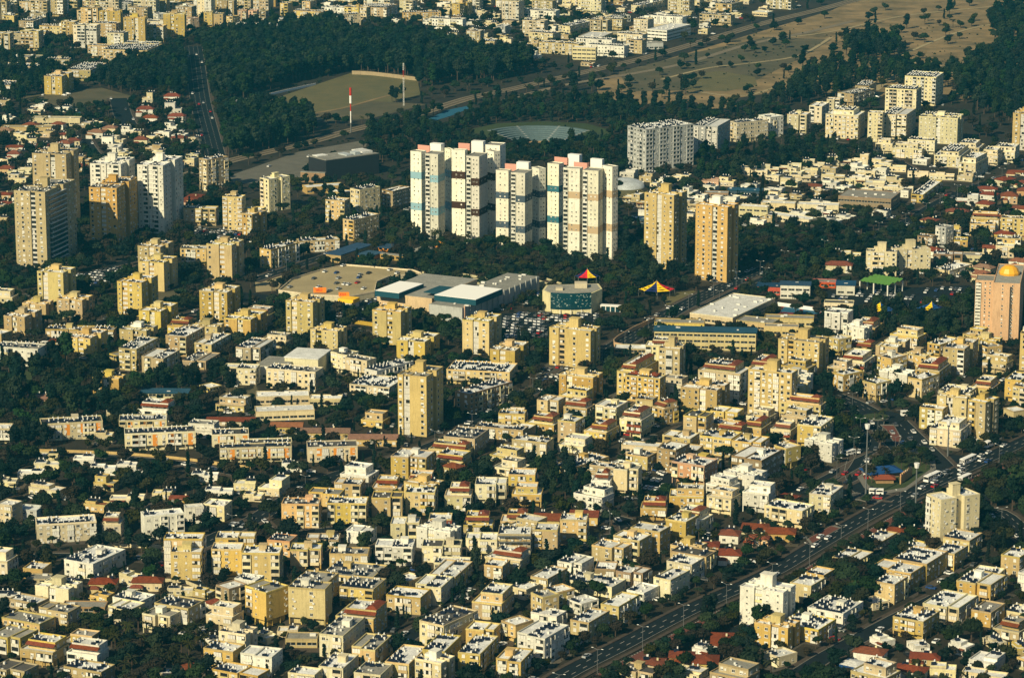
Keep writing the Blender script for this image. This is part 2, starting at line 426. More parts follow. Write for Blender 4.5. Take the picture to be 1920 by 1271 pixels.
def build_road(name, pts, w, marks):
    RZ[0] += 1; dz = -.12 + RZ[0] * .005
    L = smooth_line(pts) if len(pts) < 40 else pts
    mb = MB(); strip(mb, L, w, 0.20 + dz)
    o = struct(name, mb, M['asphalt'])
    k = MB()
    for s in (-1, 1):
        strip(k, L, 0.35, 0.34 + dz, s * (w / 2 + 0.17), 0, 0.2)
        strip(k, L, 2.2, 0.33 + dz, s * (w / 2 + 1.5), 1, 0.2)
    kk = k.build('pavement', [M['kerb'], M['walk']], o)
    if marks:
        d = MB(); dashes(d, smooth_line(pts, 1.0) if len(pts) < 40 else L, 0.28, 0.24 + dz, 0, 3, 4)
        if w > 11:
            for s in (-1, 1): dashes(d, smooth_line(pts, 1.0) if len(pts) < 40 else L, 0.28, 0.24 + dz, s * w / 4, 3, 4)
        dd = d.build('lane_marking', M['paint'], o)
        if dd: dd['kind'] = 'stuff'
    A = offset_line(L, w / 2 + 1.5); B = offset_line(L, -w / 2 - 1.5)
    for i in range(len(L) - 1): mark([A[i], A[i + 1], B[i + 1], B[i]], 2)
    return L
RL = [build_road(*r) for r in ROADS]
# boulevard: two carriageways, red busway strips between them
mb = MB(); strip(mb, BLVD, 9.0, 0.24); bo = struct('boulevard', mb, M['asphalt'])
mb = MB(); strip(mb, BLVD, 7, 0.24, 29); struct('boulevard', mb, M['asphalt'])
mb = MB(); strip(mb, BLVD, 1.8, 0.36, -5.5, 0, 0.2); strip(mb, BLVD, 1.8, 0.36, 7.2, 0, 0.2); strip(mb, BLVD, 1.0, 0.36, 14.6, 0, 0.2); struct('pavement', mb, M['walk'])
mb = MB(); strip(mb, BLVD, 4.4, 0.26, 12); struct('busway', mb, M['paving'])
mb = MB(); dashes(mb, smooth_line(BLVD[::6], 1.0), 0.3, 0.27, -1.4, 3, 5); dashes(mb, smooth_line(BLVD[::6], 1.0), 0.3, 0.27, 1.6, 3, 5)
strip(mb, BLVD, 0.2, 0.27, 4.2); dashes(mb, smooth_line(BLVD[::6], 1.0), 0.5, 0.31, 9.9, 1, 1); dashes(mb, smooth_line(BLVD[::6], 1.0), 0.5, 0.31, 14.2, 1, 1)
tag(mb.build('lane_marking', M['paint'], bo), kind='stuff')
A = offset_line(BLVD, -7); B = offset_line(BLVD, 15)
for i in range(len(BLVD) - 1): mark([A[i], A[i + 1], B[i + 1], B[i]], 2)
A = offset_line(BLVD, 25); B = offset_line(BLVD, 33)
for i in range(len(BLVD) - 1): mark([A[i], A[i + 1], B[i + 1], B[i]], 2)
# junction apron and roundabout
mb = MB(); J = [(156.7, 1341.8), (171.6, 1364.0), (192.6, 1391.7), (207.5, 1389.8), (219.3, 1384.2), (202.0, 1333.1), (175.8, 1299.3), (162.1, 1303.4), (156.8, 1320.2)]
mb.face([(p[0], p[1], 0.22) for p in J]); struct('junction', mb, M['asphalt']); mark(J, 2)
RB = (180.7, 1457.3)
mb = MB(); mb.prism([(RB[0] + 14 * math.cos(i * PI / 12), RB[1] + 14 * math.sin(i * PI / 12)) for i in range(24)], 0.0, 0.26); struct('roundabout', mb, M['asphalt'])
mb = MB(); mb.prism([(RB[0] + 6.6 * math.cos(i * PI / 12), RB[1] + 6.6 * math.sin(i * PI / 12)) for i in range(24)], 0.2, 0.5)
isl = struct('traffic_island', mb, M['kerb'])
mb = MB(); mb.prism([(RB[0] + 6.1 * math.cos(i * PI / 12), RB[1] + 6.1 * math.sin(i * PI / 12)) for i in range(24)], 0.4, 0.7); mb.build('planting', M['lawn'], isl)
mark([(RB[0] + 15 * math.cos(i * PI / 6), RB[1] + 15 * math.sin(i * PI / 6)) for i in range(12)], 2)
def island(pts, m='paving'):
    mb = MB(); mb.prism(pts, 0.1, 0.42, 0); o = struct('traffic_island', mb, M['kerb'])
    c = (sum(p[0] for p in pts) / len(pts), sum(p[1] for p in pts) / len(pts))
    q = [(c[0] + (p[0] - c[0]) * 0.86, c[1] + (p[1] - c[1]) * 0.86) for p in pts]
    mb = MB(); mb.prism(q, 0.3, 0.46, 0); mb.build('paving', M[m], o)
    mark(pts, 2)
island([(180.9, 1443.1), (187.7, 1443.1), (188.3, 1418.4), (185.8, 1406.8), (183.7, 1410.7), (182.6, 1435.1)])
island([(150.4, 1321.1), (156.4, 1325.3), (167.1, 1313.4), (162.4, 1306.7), (156.5, 1313.4), (151.4, 1315.1)], 'asphalt2')
island([(172.3, 1391.7), (178.5, 1401.1), (174.0, 1380.5), (167.6, 1373.1), (167.4, 1382.3)], 'walk')
island([(159.6, 1350.6), (172.3, 1391.7), (188.7, 1401.1), (199.7, 1384.2), (197.7, 1364.0), (179.6, 1328.8), (166.6, 1321.9), (160.6, 1333.1)], 'lawn')
island([(126.9, 1253.8), (140.1, 1274.9), (143.9, 1271.0), (128.0, 1246.1)], 'paving')
# railway
RW = smooth_line([(-363.0, 2034.2), (-312.5, 2087.5), (-246.7, 2097.6), (-205.2, 2175.9), (-173.9, 2222.9), (-148.7, 2262.3), (-123.0, 2310.5), (-76.1, 2384.0), (-35.0, 2467.7), (0.0, 2516.0), (55.1, 2599.7), (113.9, 2688.9), (183.7, 2816.4), (242.3, 2928.6), (309.8, 3037.2), (391.1, 3181.2)], 12)
mb = MB(); strip(mb, RW, 13, 0.35, 0, 0, 0.35); rail = struct('railway', mb, M['ballast'])
mb = MB()
for o_ in (-3.4, -1.9, 1.9, 3.4): strip(mb, RW, 0.25, 0.55, o_, 0, 0.2)
mb.build('rail', M['rust'], rail)['kind'] = 'stuff'
A = offset_line(RW, 8); B = offset_line(RW, -8)
for i in range(len(RW) - 1): mark([A[i], A[i + 1], B[i + 1], B[i]], 2)
TR = smooth_line([(-8.7, 2453.8), (44.9, 2539.4), (101.1, 2599.7), (155.5, 2669.3), (215.8, 2780.8), (283.3, 2871.4), (332.1, 2948.1)], 12)
mb = MB(); strip(mb, TR, 7, 0.22); struct('dirt_track', mb, M['ballast'])
mb = MB(); strip(mb, smooth_line([(302.0, 2510.2), (358.2, 2669.3), (374.0, 2646.8), (388.3, 2584.3)], 12), 7, 0.24); struct('dirt_track', mb, M['lot'])
mb = MB(); strip(mb, smooth_line([(-160.9, 2389.2), (-137.0, 2415.7), (-105.2, 2476.1), (-94.9, 2493.0)], 12), 3.5, 0.2); struct('dirt_track', mb, M['dirt'])
for tk in ([(127.2, 2569.2), (172.4, 2637.2), (216.8, 2669.3), (258.8, 2715.5), (299.7, 2834.5)], [(150.7, 2504.4), (193.3, 2481.7), (245.3, 2569.2), (290.7, 2569.2)], [(287.5, 2539.4), (342.6, 2695.5), (424.9, 2871.4), (487.8, 2948.1)], [(238.3, 2816.4), (303.5, 2871.4), (389.0, 2988.0), (507.5, 3071.0)]):
    mb = MB(); strip(mb, smooth_line(tk, 12), 3.5, 0.26); struct('dirt_track', mb, M['lot'])
def low_wall(pts, h, m, name, label, t=0.35):
    L = smooth_line(pts, 8); mb = MB(); strip(mb, L, t, h, 0, 0, h)
    return tag(mb.build(name, m), label, 'wall' if 'wall' in name else 'fence', 'walls and fences')
low_wall([(-137.8, 2599.7), (-119.2, 2593.5), (-80.7, 2563.2)], 3.2, WALL['p'], 'boundary_wall', 'pale wall along the far edge of the sports field')
low_wall([(-243.9, 1395.4), (-220.7, 1393.5), (-192.3, 1389.8), (-158.4, 1380.5), (-121.8, 1364.0)], 1.6, WALL['o'], 'garden_wall', 'low orange-yellow wall following the villa street')
low_wall([(-164.3, 1690.3), (-127.3, 1683.6), (-77.5, 1654.5), (-59.2, 1641.6)], 2.2, WALL['o'], 'retaining_wall', 'long orange-brown wall below the mall car park')
low_wall([(-181.4, 1243.8), (-150.3, 1241.5), (-139.1, 1232.5)], 1.6, WALL['c'], 'garden_wall', 'curved cream wall in front of the pink-panelled slab')
low_wall([(-142.9, 1195.4), (-135.1, 1194.0), (-128.4, 1186.3)], 1.6, WALL['c'], 'garden_wall', 'curved cream wall below the tall pale yellow pair')

# ---------------------------------------------------------------- building kit
def unit_window(kind):
    b = MB()   # x centred, y outward negative, z 0..1.3, width 1.3
    w, h = 0.68, 1.3
    for x0, x1, z0, z1 in ((-w, -w + .1, 0, h), (w - .1, w, 0, h), (-w, w, h - .1, h), (-w, w, 0, .1), (-.05, .05, .1, h - .1)):
        b.box(x0, x1, -0.09, 0.0, z0, z1, 0)
    b.box(-w - .12, w + .12, -0.2, 0.0, -0.1, 0.0, 0)
    b.face([(-w, -.03, 0), (w, -.03, 0), (w, -.03, h), (-w, -.03, h)], 1)
    if kind == 1: b.box(-w + .1, w - .1, -0.07, -.035, .45, h - .1, 2)
    if kind == 2: b.box(-w + .1, w - .1, -0.07, -.035, .1, h - .1, 2)
    return b.mesh('window', [M['frame'], M['glass'], M['shutter']])
WINM = [unit_window(0), unit_window(0), unit_window(1), unit_window(2)]
def balcony_geo(b, w, col, kind, r, sh=2.8):
    """closed-in or open balcony bay; x centred, outward -y, z 0..sh"""
    d = 0.55
    b.box(-w / 2, w / 2, -d, 0, -0.12, 1.0, 0)                       # slab and parapet as one tray front
    b.box(-w / 2 + .08, w / 2 - .08, -0.04, 0, 1.0, sh - 0.25, 1)    # dark opening
    if kind == 'open':
        b.box(-w / 2, -w / 2 + .16, -d, 0, 1.0, sh - .12, 0); b.box(w / 2 - .16, w / 2, -d, 0, 1.0, sh - .12, 0)
        if r.random() < .4: b.box(-w / 2 + .2, 0, -.12, -.05, 1.0, sh - .5, 2)
    else:
        n = 3 if w > 2.6 else 2
        for i in range(n):
            x0 = -w / 2 + .1 + i * (w - .2) / n; x1 = x0 + (w - .2) / n - .08
            t = r.random()
            if t < (.62 if kind != 'white' else .85): b.box(x0, x1, -d + .05, -d + .12, 1.02, sh - .25, 2)
            elif t < .8: b.box(x0, x1, -d + .05, -d + .12, 1.7, sh - .25, 2)
def unit_balcony(wallmat, kind, seed):
    b = MB(); balcony_geo(b, 3.0, 0, kind, random.Random(seed))
    return b.mesh('balcony', [wallmat, M['glass'], M['shutter']])
BALM = {}
def balmesh(col, kind, i):
    k = (col, kind, i)
    if k not in BALM: BALM[k] = unit_balcony(WALL.get(col) or M[col], kind, hash(k[2]) + len(kind))
    return BALM[k]
def heater_geo(b, x, y, z, a=0.0):
    n0 = len(b.v)
    b.face([(-.95, -1.1, .15), (.95, -1.1, .15), (.95, .25, 1.0), (-.95, .25, 1.0)], 0)
    b.face([(-.95, .25, 1.0), (.95, .25, 1.0), (.95, .25, 0), (-.95, .25, 0)], 0)
    n = 6; s = len(b.v)
    for zz in (0.55, 1.75):
        for i in range(n):
            q = 2 * PI * i / n; b.v.append((.5 + .27 * math.cos(q), .62 + .27 * math.sin(q), zz))
    for i in range(n):
        j = (i + 1) % n; b.f.append((s + i, s + j, s + n + j, s + n + i)); b.m.append(1)
    b.f.append(tuple(s + n + i for i in range(n))); b.m.append(1)
    ca, sa = math.cos(a), math.sin(a)
    b.v[n0:] = [(x + p[0] * ca - p[1] * sa, y + p[0] * sa + p[1] * ca, z + p[2]) for p in b.v[n0:]]
hm = MB(); heater_geo(hm, 0, 0, 0); HEATM = hm.mesh('solar_heater', [M['panel'], M['tank']])
cm = MB(); cm.box(-.2, .2, -.2, .2, 0, 2.6); COLM = {k: cm.mesh('column', WALL[k]) for k in WALL}

class Facade:
    """places windows and balconies on one wall plane; origin o, direction along t (2D), outward normal n"""
    def __init__(s, root, near, o, t, n, joined, seedr, col, balcol):
        s.root, s.near, s.o, s.t, s.n, s.j, s.r, s.col, s.balcol = root, near, o, t, n, joined, seedr, col, balcol
        s.rz = math.atan2(n[0], -n[1])
    def M(s, u, z, out=0.0):
        return (s.o[0] + s.t[0] * u + s.n[0] * out, s.o[1] + s.t[1] * u + s.n[1] * out, z)
    def window(s, u, z, small=False):
        kinds = (0, 0, 1, 2, 3)
        k = s.r.choice(kinds)
        if s.near:
            put('window', WINM[min(k, 3)], s.root, s.M(u, z), s.rz, (0.55, 1, 0.6) if small else (s.r.choice((0.9, 1.0, 1.15)), 1, 1))
        else:
            b = s.j['win']; n0 = len(b.v)
            w = .36 if small else .68; h = .75 if small else 1.3
            b.face([(-w, -.05, 0), (w, -.05, 0), (w, -.05, h), (-w, -.05, h)], 1)
            b.box(-w - .12, w + .12, -.16, 0, -.12, 0, 0)
            b.box(-w - .1, -w, -.09, 0, 0, h, 0); b.box(w, w + .1, -.09, 0, 0, h, 0)
            if k >= 2: b.box(-w, w, -.08, -.055, .5 * (k == 2), h, 2)
            s.put(b, n0, u, z)
    def put(s, b, n0, u, z):
        tx, ty = s.t; nx, ny = s.n; ox, oy, _ = s.M(u, z)
        flip = (tx * -ny - ty * -nx) < 0   # keep winding outward
        b.v[n0:] = [(ox + p[0] * tx - p[1] * nx, oy + p[0] * ty - p[1] * ny, z + p[2]) for p in b.v[n0:]]
    def balcony(s, u, z, w, kind, sh):
        if s.near:
            o = put('balcony', balmesh(s.balcol, kind, s.r.randrange(5)), s.root, s.M(u, z), s.rz, (w / 3.0, 1, sh / 2.8))
        else:
            b = s.j['bal']; n0 = len(b.v)
            balcony_geo(b, w, 0, kind, s.r, sh)
            s.put(b, n0, u, z)
    def ac(s, u, z):
        b = s.j['ac']; n0 = len(b.v)
        b.box(-.45, .45, -.4, 0, 0, .65, 0, True)
        s.put(b, n0, u, z)
    def fill(s, L, z0, sh, n, pat, r, acp=.35, bkind='closed', margin=0.8):
        """pat: list of bay codes repeated over bays of about 3.1 m"""
        nb = max(1, int((L - 2 * margin * .5) / 3.0)); bw = L / nb
        for i in range(nb):
            c = pat[i % len(pat)]; u = (i + .5) * bw
            for k in range(n):
                z = z0 + k * sh
                if c == 'W':
                    if r.random() < .95: s.window(u, z + .95)
                    if r.random() < acp: s.ac(u + r.choice((-.2, .9)), z + .1)
                elif c == 'S':
                    s.window(u, z + 1.3, True)
                    if r.random() < acp: s.ac(u + .8, z + .5)
                elif c == 'D':
                    s.window(u - .75, z + .95); s.window(u + .75, z + 1.1, True)
                elif c == 'B':
                    s.balcony(u, z + .05, min(bw * .94, 3.6), bkind if bkind != 'mix' else r.choice(('closed', 'open')), sh)
PATS = [['W', 'B', 'W'], ['S', 'W', 'B', 'B', 'W'], ['W', 'B', 'B', 'S'], ['B', 'W', 'S', 'B'], ['D', 'B', 'W'], ['W', 'S', 'B', 'W', 'B']]
SIDE = [['W', 'S', 'W'], ['S', 'W'], ['W', 'W', 'B'], ['D', 'S'], ['W', 'B', 'S']]
def rect(cx, cy, a, L, D, m=0.0):
    r = R(a); u = (math.cos(r), -math.sin(r)); v = (math.sin(r), math.cos(r)); l, d = L / 2 + m, D / 2 + m
    return [(cx + sx * u[0] * l + sy * v[0] * d, cy + sx * u[1] * l + sy * v[1] * d) for sx, sy in ((-1, -1), (1, -1), (1, 1), (-1, 1))]
GRP = dict(villa='villas and flat-roofed houses', tiled_house='houses with tiled roofs', row_house='row houses', low_hall='low halls and schools', slab_block='slab blocks', tower_block='tower blocks',
           winged_block='winged apartment blocks', terraced_block='terraced apartment blocks', apartment_block='small apartment blocks', balcony_block='balcony blocks')
CATN = dict(villa='villa', tiled_house='house', row_house='row house', low_hall='hall', tower_block='tower')
def parapet(b, x0, x1, y0, y1, z0, z1, o=.05, t=.25, m=0):
    b.box(x0 - o, x1 + o, y0 - o, y0 + t, z0, z1, m); b.box(x0 - o, x1 + o, y1 - t, y1 + o, z0, z1, m)
    b.box(x0 - o, x0 + t, y0 + t, y1 - t, z0, z1, m); b.box(x1 - t, x1 + o, y0 + t, y1 - t, z0, z1, m)
def roofscape(root, near, x0, x1, y0, y1, z, r, dens, j, hutcol, ang):
    """solar heaters in rows, hut, small boxes; z is the deck height"""
    L, D = x1 - x0, y1 - y0
    hx = x0 + L * r.uniform(.35, .65); hy = y0 + D * r.uniform(.45, .7)
    hut = None
    if False:
        hw = min(1.9, L * .14)
        b = MB(); b.box(hx - hw, hx + hw, hy - 1.5, hy + 1.5, z, z + 2.3); b.box(hx - hw - .15, hx + hw + .15, hy - 1.65, hy + 1.65, z + 2.3, z + 2.5)
        b.build('stair_hut', WALL[hutcol], root)
    gate = [r.random() for _ in range(11)]
    rows = max(1, int((D - 1.2) / 2.8)); cols = max(1, int((L - 1.4) / 2.3))
    for i in range(rows):
        for k in range(cols):
            if r.random() > (dens if (i + 1 == rows or near is False) else dens * .75) or gate[(i * 7 + k // 3) % 11] > .9: continue
            x = x0 + 1.3 + k * 2.3 + r.uniform(-.3, .3); y = y0 + 1.7 + i * 2.8 + r.uniform(-.5, .5)
            if x > x1 - 1.1 or y > y1 - 1.0: continue
            if abs(x - hx) < 2.8 and abs(y - hy) < 2.6: continue
            if near: put('solar_heater', HEATM, root, (x, y, z), ang + r.uniform(-.12, .12))
            else: heater_geo(j['sol'], x, y, z, ang + r.uniform(-.12, .12))
    for i in range(int(L * D / 30) + 1):
        x, y = r.uniform(x0 + .8, x1 - .8), r.uniform(y0 + .8, y1 - .8)
        j['ac'].box(x - .4, x + .4, y - .4, y + .4, z, z + r.uniform(.4, 1.0), 0)
NOBJ = [0]
def finish(root, j, col, balcol):
    for nm, key, mats in (('window', 'win', [M['frame'], M['glass'], M['shutter']]), ('balcony', 'bal', [WALL.get(balcol) or M[balcol], M['glass'], M['shutter']]),
                          ('air_conditioner', 'ac', M['ac']), ('solar_heater', 'sol', [M['panel'], M['tank']])):
        if j[key].f: j[key].build(nm, mats, root)['kind'] = 'stuff'
def hip(b, x0, x1, y0, y1, z, rise, e=.5, m=0):
    x0 -= e; x1 += e; y0 -= e; y1 += e
    w = min(x1 - x0, y1 - y0) / 2
    if x1 - x0 >= y1 - y0: r0, r1 = (x0 + w * .9, (y0 + y1) / 2, z + rise), (x1 - w * .9, (y0 + y1) / 2, z + rise)
    else: r0, r1 = ((x0 + x1) / 2, y0 + w * .9, z + rise), ((x0 + x1) / 2, y1 - w * .9, z + rise)
    A, B, C, D_ = (x0, y0, z), (x1, y0, z), (x1, y1, z), (x0, y1, z)
    if x1 - x0 >= y1 - y0:
        b.face([A, B, r1, r0], m); b.face([B, C, r1], m); b.face([C, D_, r0, r1], m); b.face([D_, A, r0], m)
    else:
        b.face([A, B, r0], m); b.face([B, C, r1, r0], m); b.face([C, D_, r1], m); b.face([D_, A, r0, r1], m)
    b.box(x0, x1, y0, y1, z - .15, z, m, True)

LASTROOT = [None]
def building(name, label, cx, cy, a, L, D, h, n, col, roof, flags, idx):
    r = random.Random(idx * 13 + 5)
    fl = flags.split()
    root = thing(name, label, CATN.get(name, 'apartment block'), cx, cy, -R(a), GRP[name])
    LASTROOT[0] = root
    mark(rect(cx, cy, a, L, D, 1.2), 4)
    s = 0.9455 * (px(cx, cy)[1] + 733) / CAMH
    if r.random() < .45:
        b = MB(); b.box(-L / 2 - r.uniform(1, 3), L / 2 + r.uniform(1, 5), -D / 2 - r.uniform(2, 6), D / 2 + 1, -.05, .05 + idx % 9 * .004); b.build('yard_paving', M['yard'], root)
    near = s > 3.75
    j = dict(win=MB(), bal=MB(), ac=MB(), sol=MB())
    balcol = r.choice((col, col, 'w', 'c')) if col != 'k' else 'c'
    if 'stripe' in fl: balcol = 'terr'
    hl, hd = L / 2, D / 2
    wall = TOWERWALL.get(col, WALL[col]) if name == 'tower_block' else WALL[col]; rm = ROOF.get(roof, ROOF['G'])
    huta = 0.0
    F = lambda o, t, nn: Facade(root, near, o, t, nn, j, r, col, balcol)
    dens = r.uniform(.6, .98) if roof in 'WGD' else .3
    ang = R(a) + r.choice((0, 0, .15))   # heaters face the sun side
    if name in ('tiled_house', 'row_house'):
        rise = min(2.6, h * .3, min(L, D) * .32); e = h - rise
        b = MB(); b.box(-hl, hl, -hd, hd, 0, e); b.build('wall', wall, root)
        b = MB()
        if name == 'row_house':
            b.face([(-hl - .4, -hd - .5, e), (hl + .4, -hd - .5, e), (hl + .4, 0, h), (-hl - .4, 0, h)]); b.face([(hl + .4, hd + .5, e), (-hl - .4, hd + .5, e), (-hl - .4, 0, h), (hl + .4, 0, h)])
            b.box(-hl - .4, hl + .4, -hd - .5, hd + .5, e - .12, e, 0, True)
            g2 = MB(); g2.face([(hl + .02, -hd, e), (hl + .02, hd, e), (hl + .02, 0, h - .1)]); g2.face([(-hl - .02, hd, e), (-hl - .02, -hd, e), (-hl - .02, 0, h - .1)]); g2.build('gable', wall, root)
        else: hip(b, -hl, hl, -hd, hd, e, rise)
        b.build('roof', rm, root)
        if name == 'tiled_house' and L > 8 and r.random() < .6:     # lower wing with its own roof
            w = L * r.uniform(.35, .5); b = MB(); b.box(-hl - .3, -hl + w, -hd - 2.6, -hd, 0, e * .62); b.build('porch_wall', wall, root)
            b = MB(); hip(b, -hl - .3, -hl + w, -hd - 2.6, -hd + .1, e * .62, 1.0, .3); b.build('porch_roof', rm, root)
        if r.random() < .7: b = MB(); b.box(hl * .3, hl * .3 + .7, .2, .9, e, h + .6); b.build('chimney', WALL['c'], root)
        nn = max(1, int(e / 2.7)); sh = e / nn
        F((-hl, -hd), (1, 0), (0, -1)).fill(L, 0, sh, nn, ['W', 'D', 'W', 'B'] if L > 12 else ['W', 'W'], r, .2)
        F((hl, -hd), (0, 1), (1, 0)).fill(D, 0, sh, nn, ['W'], r, .2)
        for q in range(r.randrange(0, 3)): heater_geo(j['sol'], r.uniform(-hl * .6, hl * .6), hd * .3, h - rise * .4, 0)
        finish(root, j, col, balcol); return
    if name == 'villa':
        e = h - .5; n = max(1, n)
        sp = r.choice((-1, 1)); w = L * r.uniform(.45, .65)
        low = min(e, 3.2) if h > 4.6 else e * .75
        b = MB(); b.box(-hl, hl, -hd, hd, 0, low)
        b.build('wall', wall, root)
        x0, x1 = (-hl, -hl + w) if sp < 0 else (hl - w, hl)
        y0 = -hd + (0.02 if r.random() < .5 else D * .25)
        b = MB(); b.box(x0 + .02, x1 - .02, y0, hd - .02, low, e); b.build('upper_storey', wall, root)
        b = MB(); parapet(b, -hl, hl, -hd, hd, low, low + .7); parapet(b, x0, x1, y0, hd, e, e + .5); b.build('parapet', wall, root)
        b = MB(); b.box(-hl + .2, hl - .2, -hd + .2, hd - .2, low, low + .06); b.box(x0 + .2, x1 - .2, y0 + .2, hd - .2, e, e + .06)
        b.build('roof', rm, root)
        F((-hl, -hd), (1, 0), (0, -1)).fill(L, 0, 3, 1, ['W', 'D', 'S'], r, .1)
        F((hl, -hd), (0, 1), (1, 0)).fill(D, 0, 3, 1, ['W', 'S'], r, .1)
        if e - low > 2.2: F((x0, y0), (1, 0), (0, -1)).fill(w, low, 2.6, 1, ['D', 'W'], r, .1)
        for q in range(r.randrange(1, 4)): heater_geo(j['sol'], x0 + 1.2 + q * 2.0, hd - 2.0, e, ang)
        if r.random() < .35:
            b = MB(); hx = -x0 - w if False else (-hl + (w if sp < 0 else 0)); ww = L - w
            b.box(hx + .3, hx + ww - .3, -hd - 1.6, -hd, low - .3, low - .12, 0, True); b.build('canopy', ROOF['R'] if r.random() < .4 else wall, root)
        finish(root, j, col, balcol); return
    if name == 'low_hall':
        b = MB(); b.box(-hl, hl, -hd, hd, 0, h - .6); b.build('wall', wall, root)
        b = MB(); parapet(b, -hl, hl, -hd, hd, h - .6, h); b.build('parapet', WALL['w'] if roof == 'B' and col == 'w' else (M['tealwall'] if roof == 'B' else wall), root)
        b = MB(); b.box(-hl + .25, hl - .25, -hd + .25, hd - .25, h - .6, h - .4)
        if 'blueroof' in fl or roof == 'B': b.box(-hl - .6, hl + .6, -hd - .6, hd + .6, h + .02, h + .3, 0, True)
        b.build('roof', rm, root)
        nn = max(1, int(h / 3.2)); sh = (h - .6) / nn
        for (o, t, nv, W_) in (((-hl, -hd), (1, 0), (0, -1), L), ((hl, -hd), (0, 1), (1, 0), D)):
            f = F(o, t, nv)
            k = int(W_ / 4)
            for i in range(k):
                for q in range(nn):
                    if 'big' in fl and q < 1 and False: continue
                    bb = j['win']; n0 = len(bb.v); ww = 1.75
                    bb.box(-ww, ww, -.06, 0, 0, 1.1, 1); bb.box(-ww, ww, -.1, 0, -.1, 0, 0); bb.box(-.05, .05, -.1, 0, 0, 1.1, 0)
                    f.put(bb, n0, (i + .5) * W_ / k, q * sh + 1.2)
        for q in range(int(L * D / 120) + 1):
            x, y = r.uniform(-hl + 1, hl - 1), r.uniform(-hd + 1, hd - 1); t = r.uniform(.5, 1.2)
            j['ac'].box(x - t, x + t, y - .6, y + .6, h - .4, h + r.uniform(0, .7), 0)
        finish(root, j, col, balcol); return
    # ---- flats
    top = h - .75
    sh = top / n
    pil = (name in ('apartment_block', 'terraced_block', 'slab_block') and n >= 3 and r.random() < .5) or 'pil' in fl
    z0 = 0.0
    wl = MB()
    sides = []   # facade specs: origin, dir, normal, length, pattern, kind
    pf = r.choice(PATS); ps = r.choice(SIDE)
    bk = r.choice(('closed', 'closed', 'mix', 'open'))
    if 'plain' in fl: pf = ['S', 'N', 'W', 'N']; ps = ['S', 'N', 'S']
    if name == 'slab_block': pf = r.choice((['W', 'B', 'B', 'W', 'S'], ['B', 'W', 'W', 'B'], ['W', 'W', 'B', 'S', 'B'])); ps = pf if D > L else ['S', 'N', 'W']
    if name == 'balcony_block': bk = 'open'; pf = ['W', 'B', 'W']; ps = ['B', 'B', 'W', 'S']
    rects = [(-hl, hl, -hd, hd)]
    if name in ('winged_block', 'tower_block') and D > 9:
        c = D * .40; ins = min(2.6, L * .2)
        rects = [(-hl, hl, -hd, -hd + c), (-hl + ins, hl - ins, -hd + c, hd - c), (-hl + .4, hl, hd - c, hd)]
        if L > 12:     # vertical slot in the front with the balcony column
            sw = min(3.4, L * .24); sx = r.choice((-.08, 0, .1, -.2)) * L
            slot = (sx - sw / 2, sx + sw / 2)
            rects = [(-hl, slot[0], -hd, -hd + c), (slot[1], hl, -hd, -hd + c), (slot[0] - .01, slot[1] + .01, -hd + 1.3, -hd + c)] + rects[1:]
            sides.append(((slot[0], -hd + 1.3), (1, 0), (0, -1), sw, ['B'], 'white' if name == 'winged_block' else r.choice(('open', 'closed', 'white'))))
            if 'stk' in fl: bk = 'open'
            wp = ['S', 'B'] if 'stk' in fl else r.choice((['S', 'W'], ['W', 'S'], ['W', 'N'], ['S', 'S']))
            sides.append(((-hl, -hd), (1, 0), (0, -1), slot[0] + hl, wp, bk)); sides.append(((slot[1], -hd), (1, 0), (0, -1), hl - slot[1], wp[::-1], bk))
        else: sides.append(((-hl, -hd), (1, 0), (0, -1), L, pf, bk))
        sides.append(((hl, -hd), (0, 1), (1, 0), c, ['S', 'W'], bk)); sides.append(((hl, hd - c), (0, 1), (1, 0), c, ['W', 'S'], bk))
        sides.append(((hl - ins, -hd + c), (0, 1), (1, 0), D - 2 * c, ['S'], bk))
    else:
        if name == 'apartment_block' and L > 10 and D > 9 and r.random() < .6:   # stepped corner
            ins = r.uniform(1.2, 2.4); w = L * r.uniform(.3, .5)
            if r.random() < .5:
                rects = [(-hl, hl - w, -hd, hd), (hl - w, hl, -hd + ins, hd - .3)]
                sides += [((-hl, -hd), (1, 0), (0, -1), L - w, pf, bk), ((hl - w, -hd + ins), (1, 0), (0, -1), w, ['B'], 'mix'), ((hl, -hd + ins), (0, 1), (1, 0), D - ins, ps, bk)]
            else:
                rects = [(-hl, -hl + w, -hd + ins, hd - .3), (-hl + w, hl, -hd, hd)]
                sides += [((-hl + w, -hd), (1, 0), (0, -1), L - w, pf, bk), ((-hl, -hd + ins), (1, 0), (0, -1), w, ['B'], 'mix'), ((hl, -hd), (0, 1), (1, 0), D, ps, bk)]
        else:
            sides += [((-hl, -hd), (1, 0), (0, -1), L, pf, bk), ((hl, -hd), (0, 1), (1, 0), D, ps, bk)]
    k0 = 1 if pil else 0
    tn = n; tops = top
    if name == 'terraced_block' and n >= 2:
        tops = top - sh; tn = n - 1
    for q in rects:
        if pil:
            wl.box(*q, sh, tops, 0, True)
            wl.box(q[0] + 1.6, q[1] - 1.2, q[2] + 1.8, q[3] - 1.0, 0, sh, 0)
        else: wl.box(*q, 0, tops)
    wl.build('wall', wall, root)
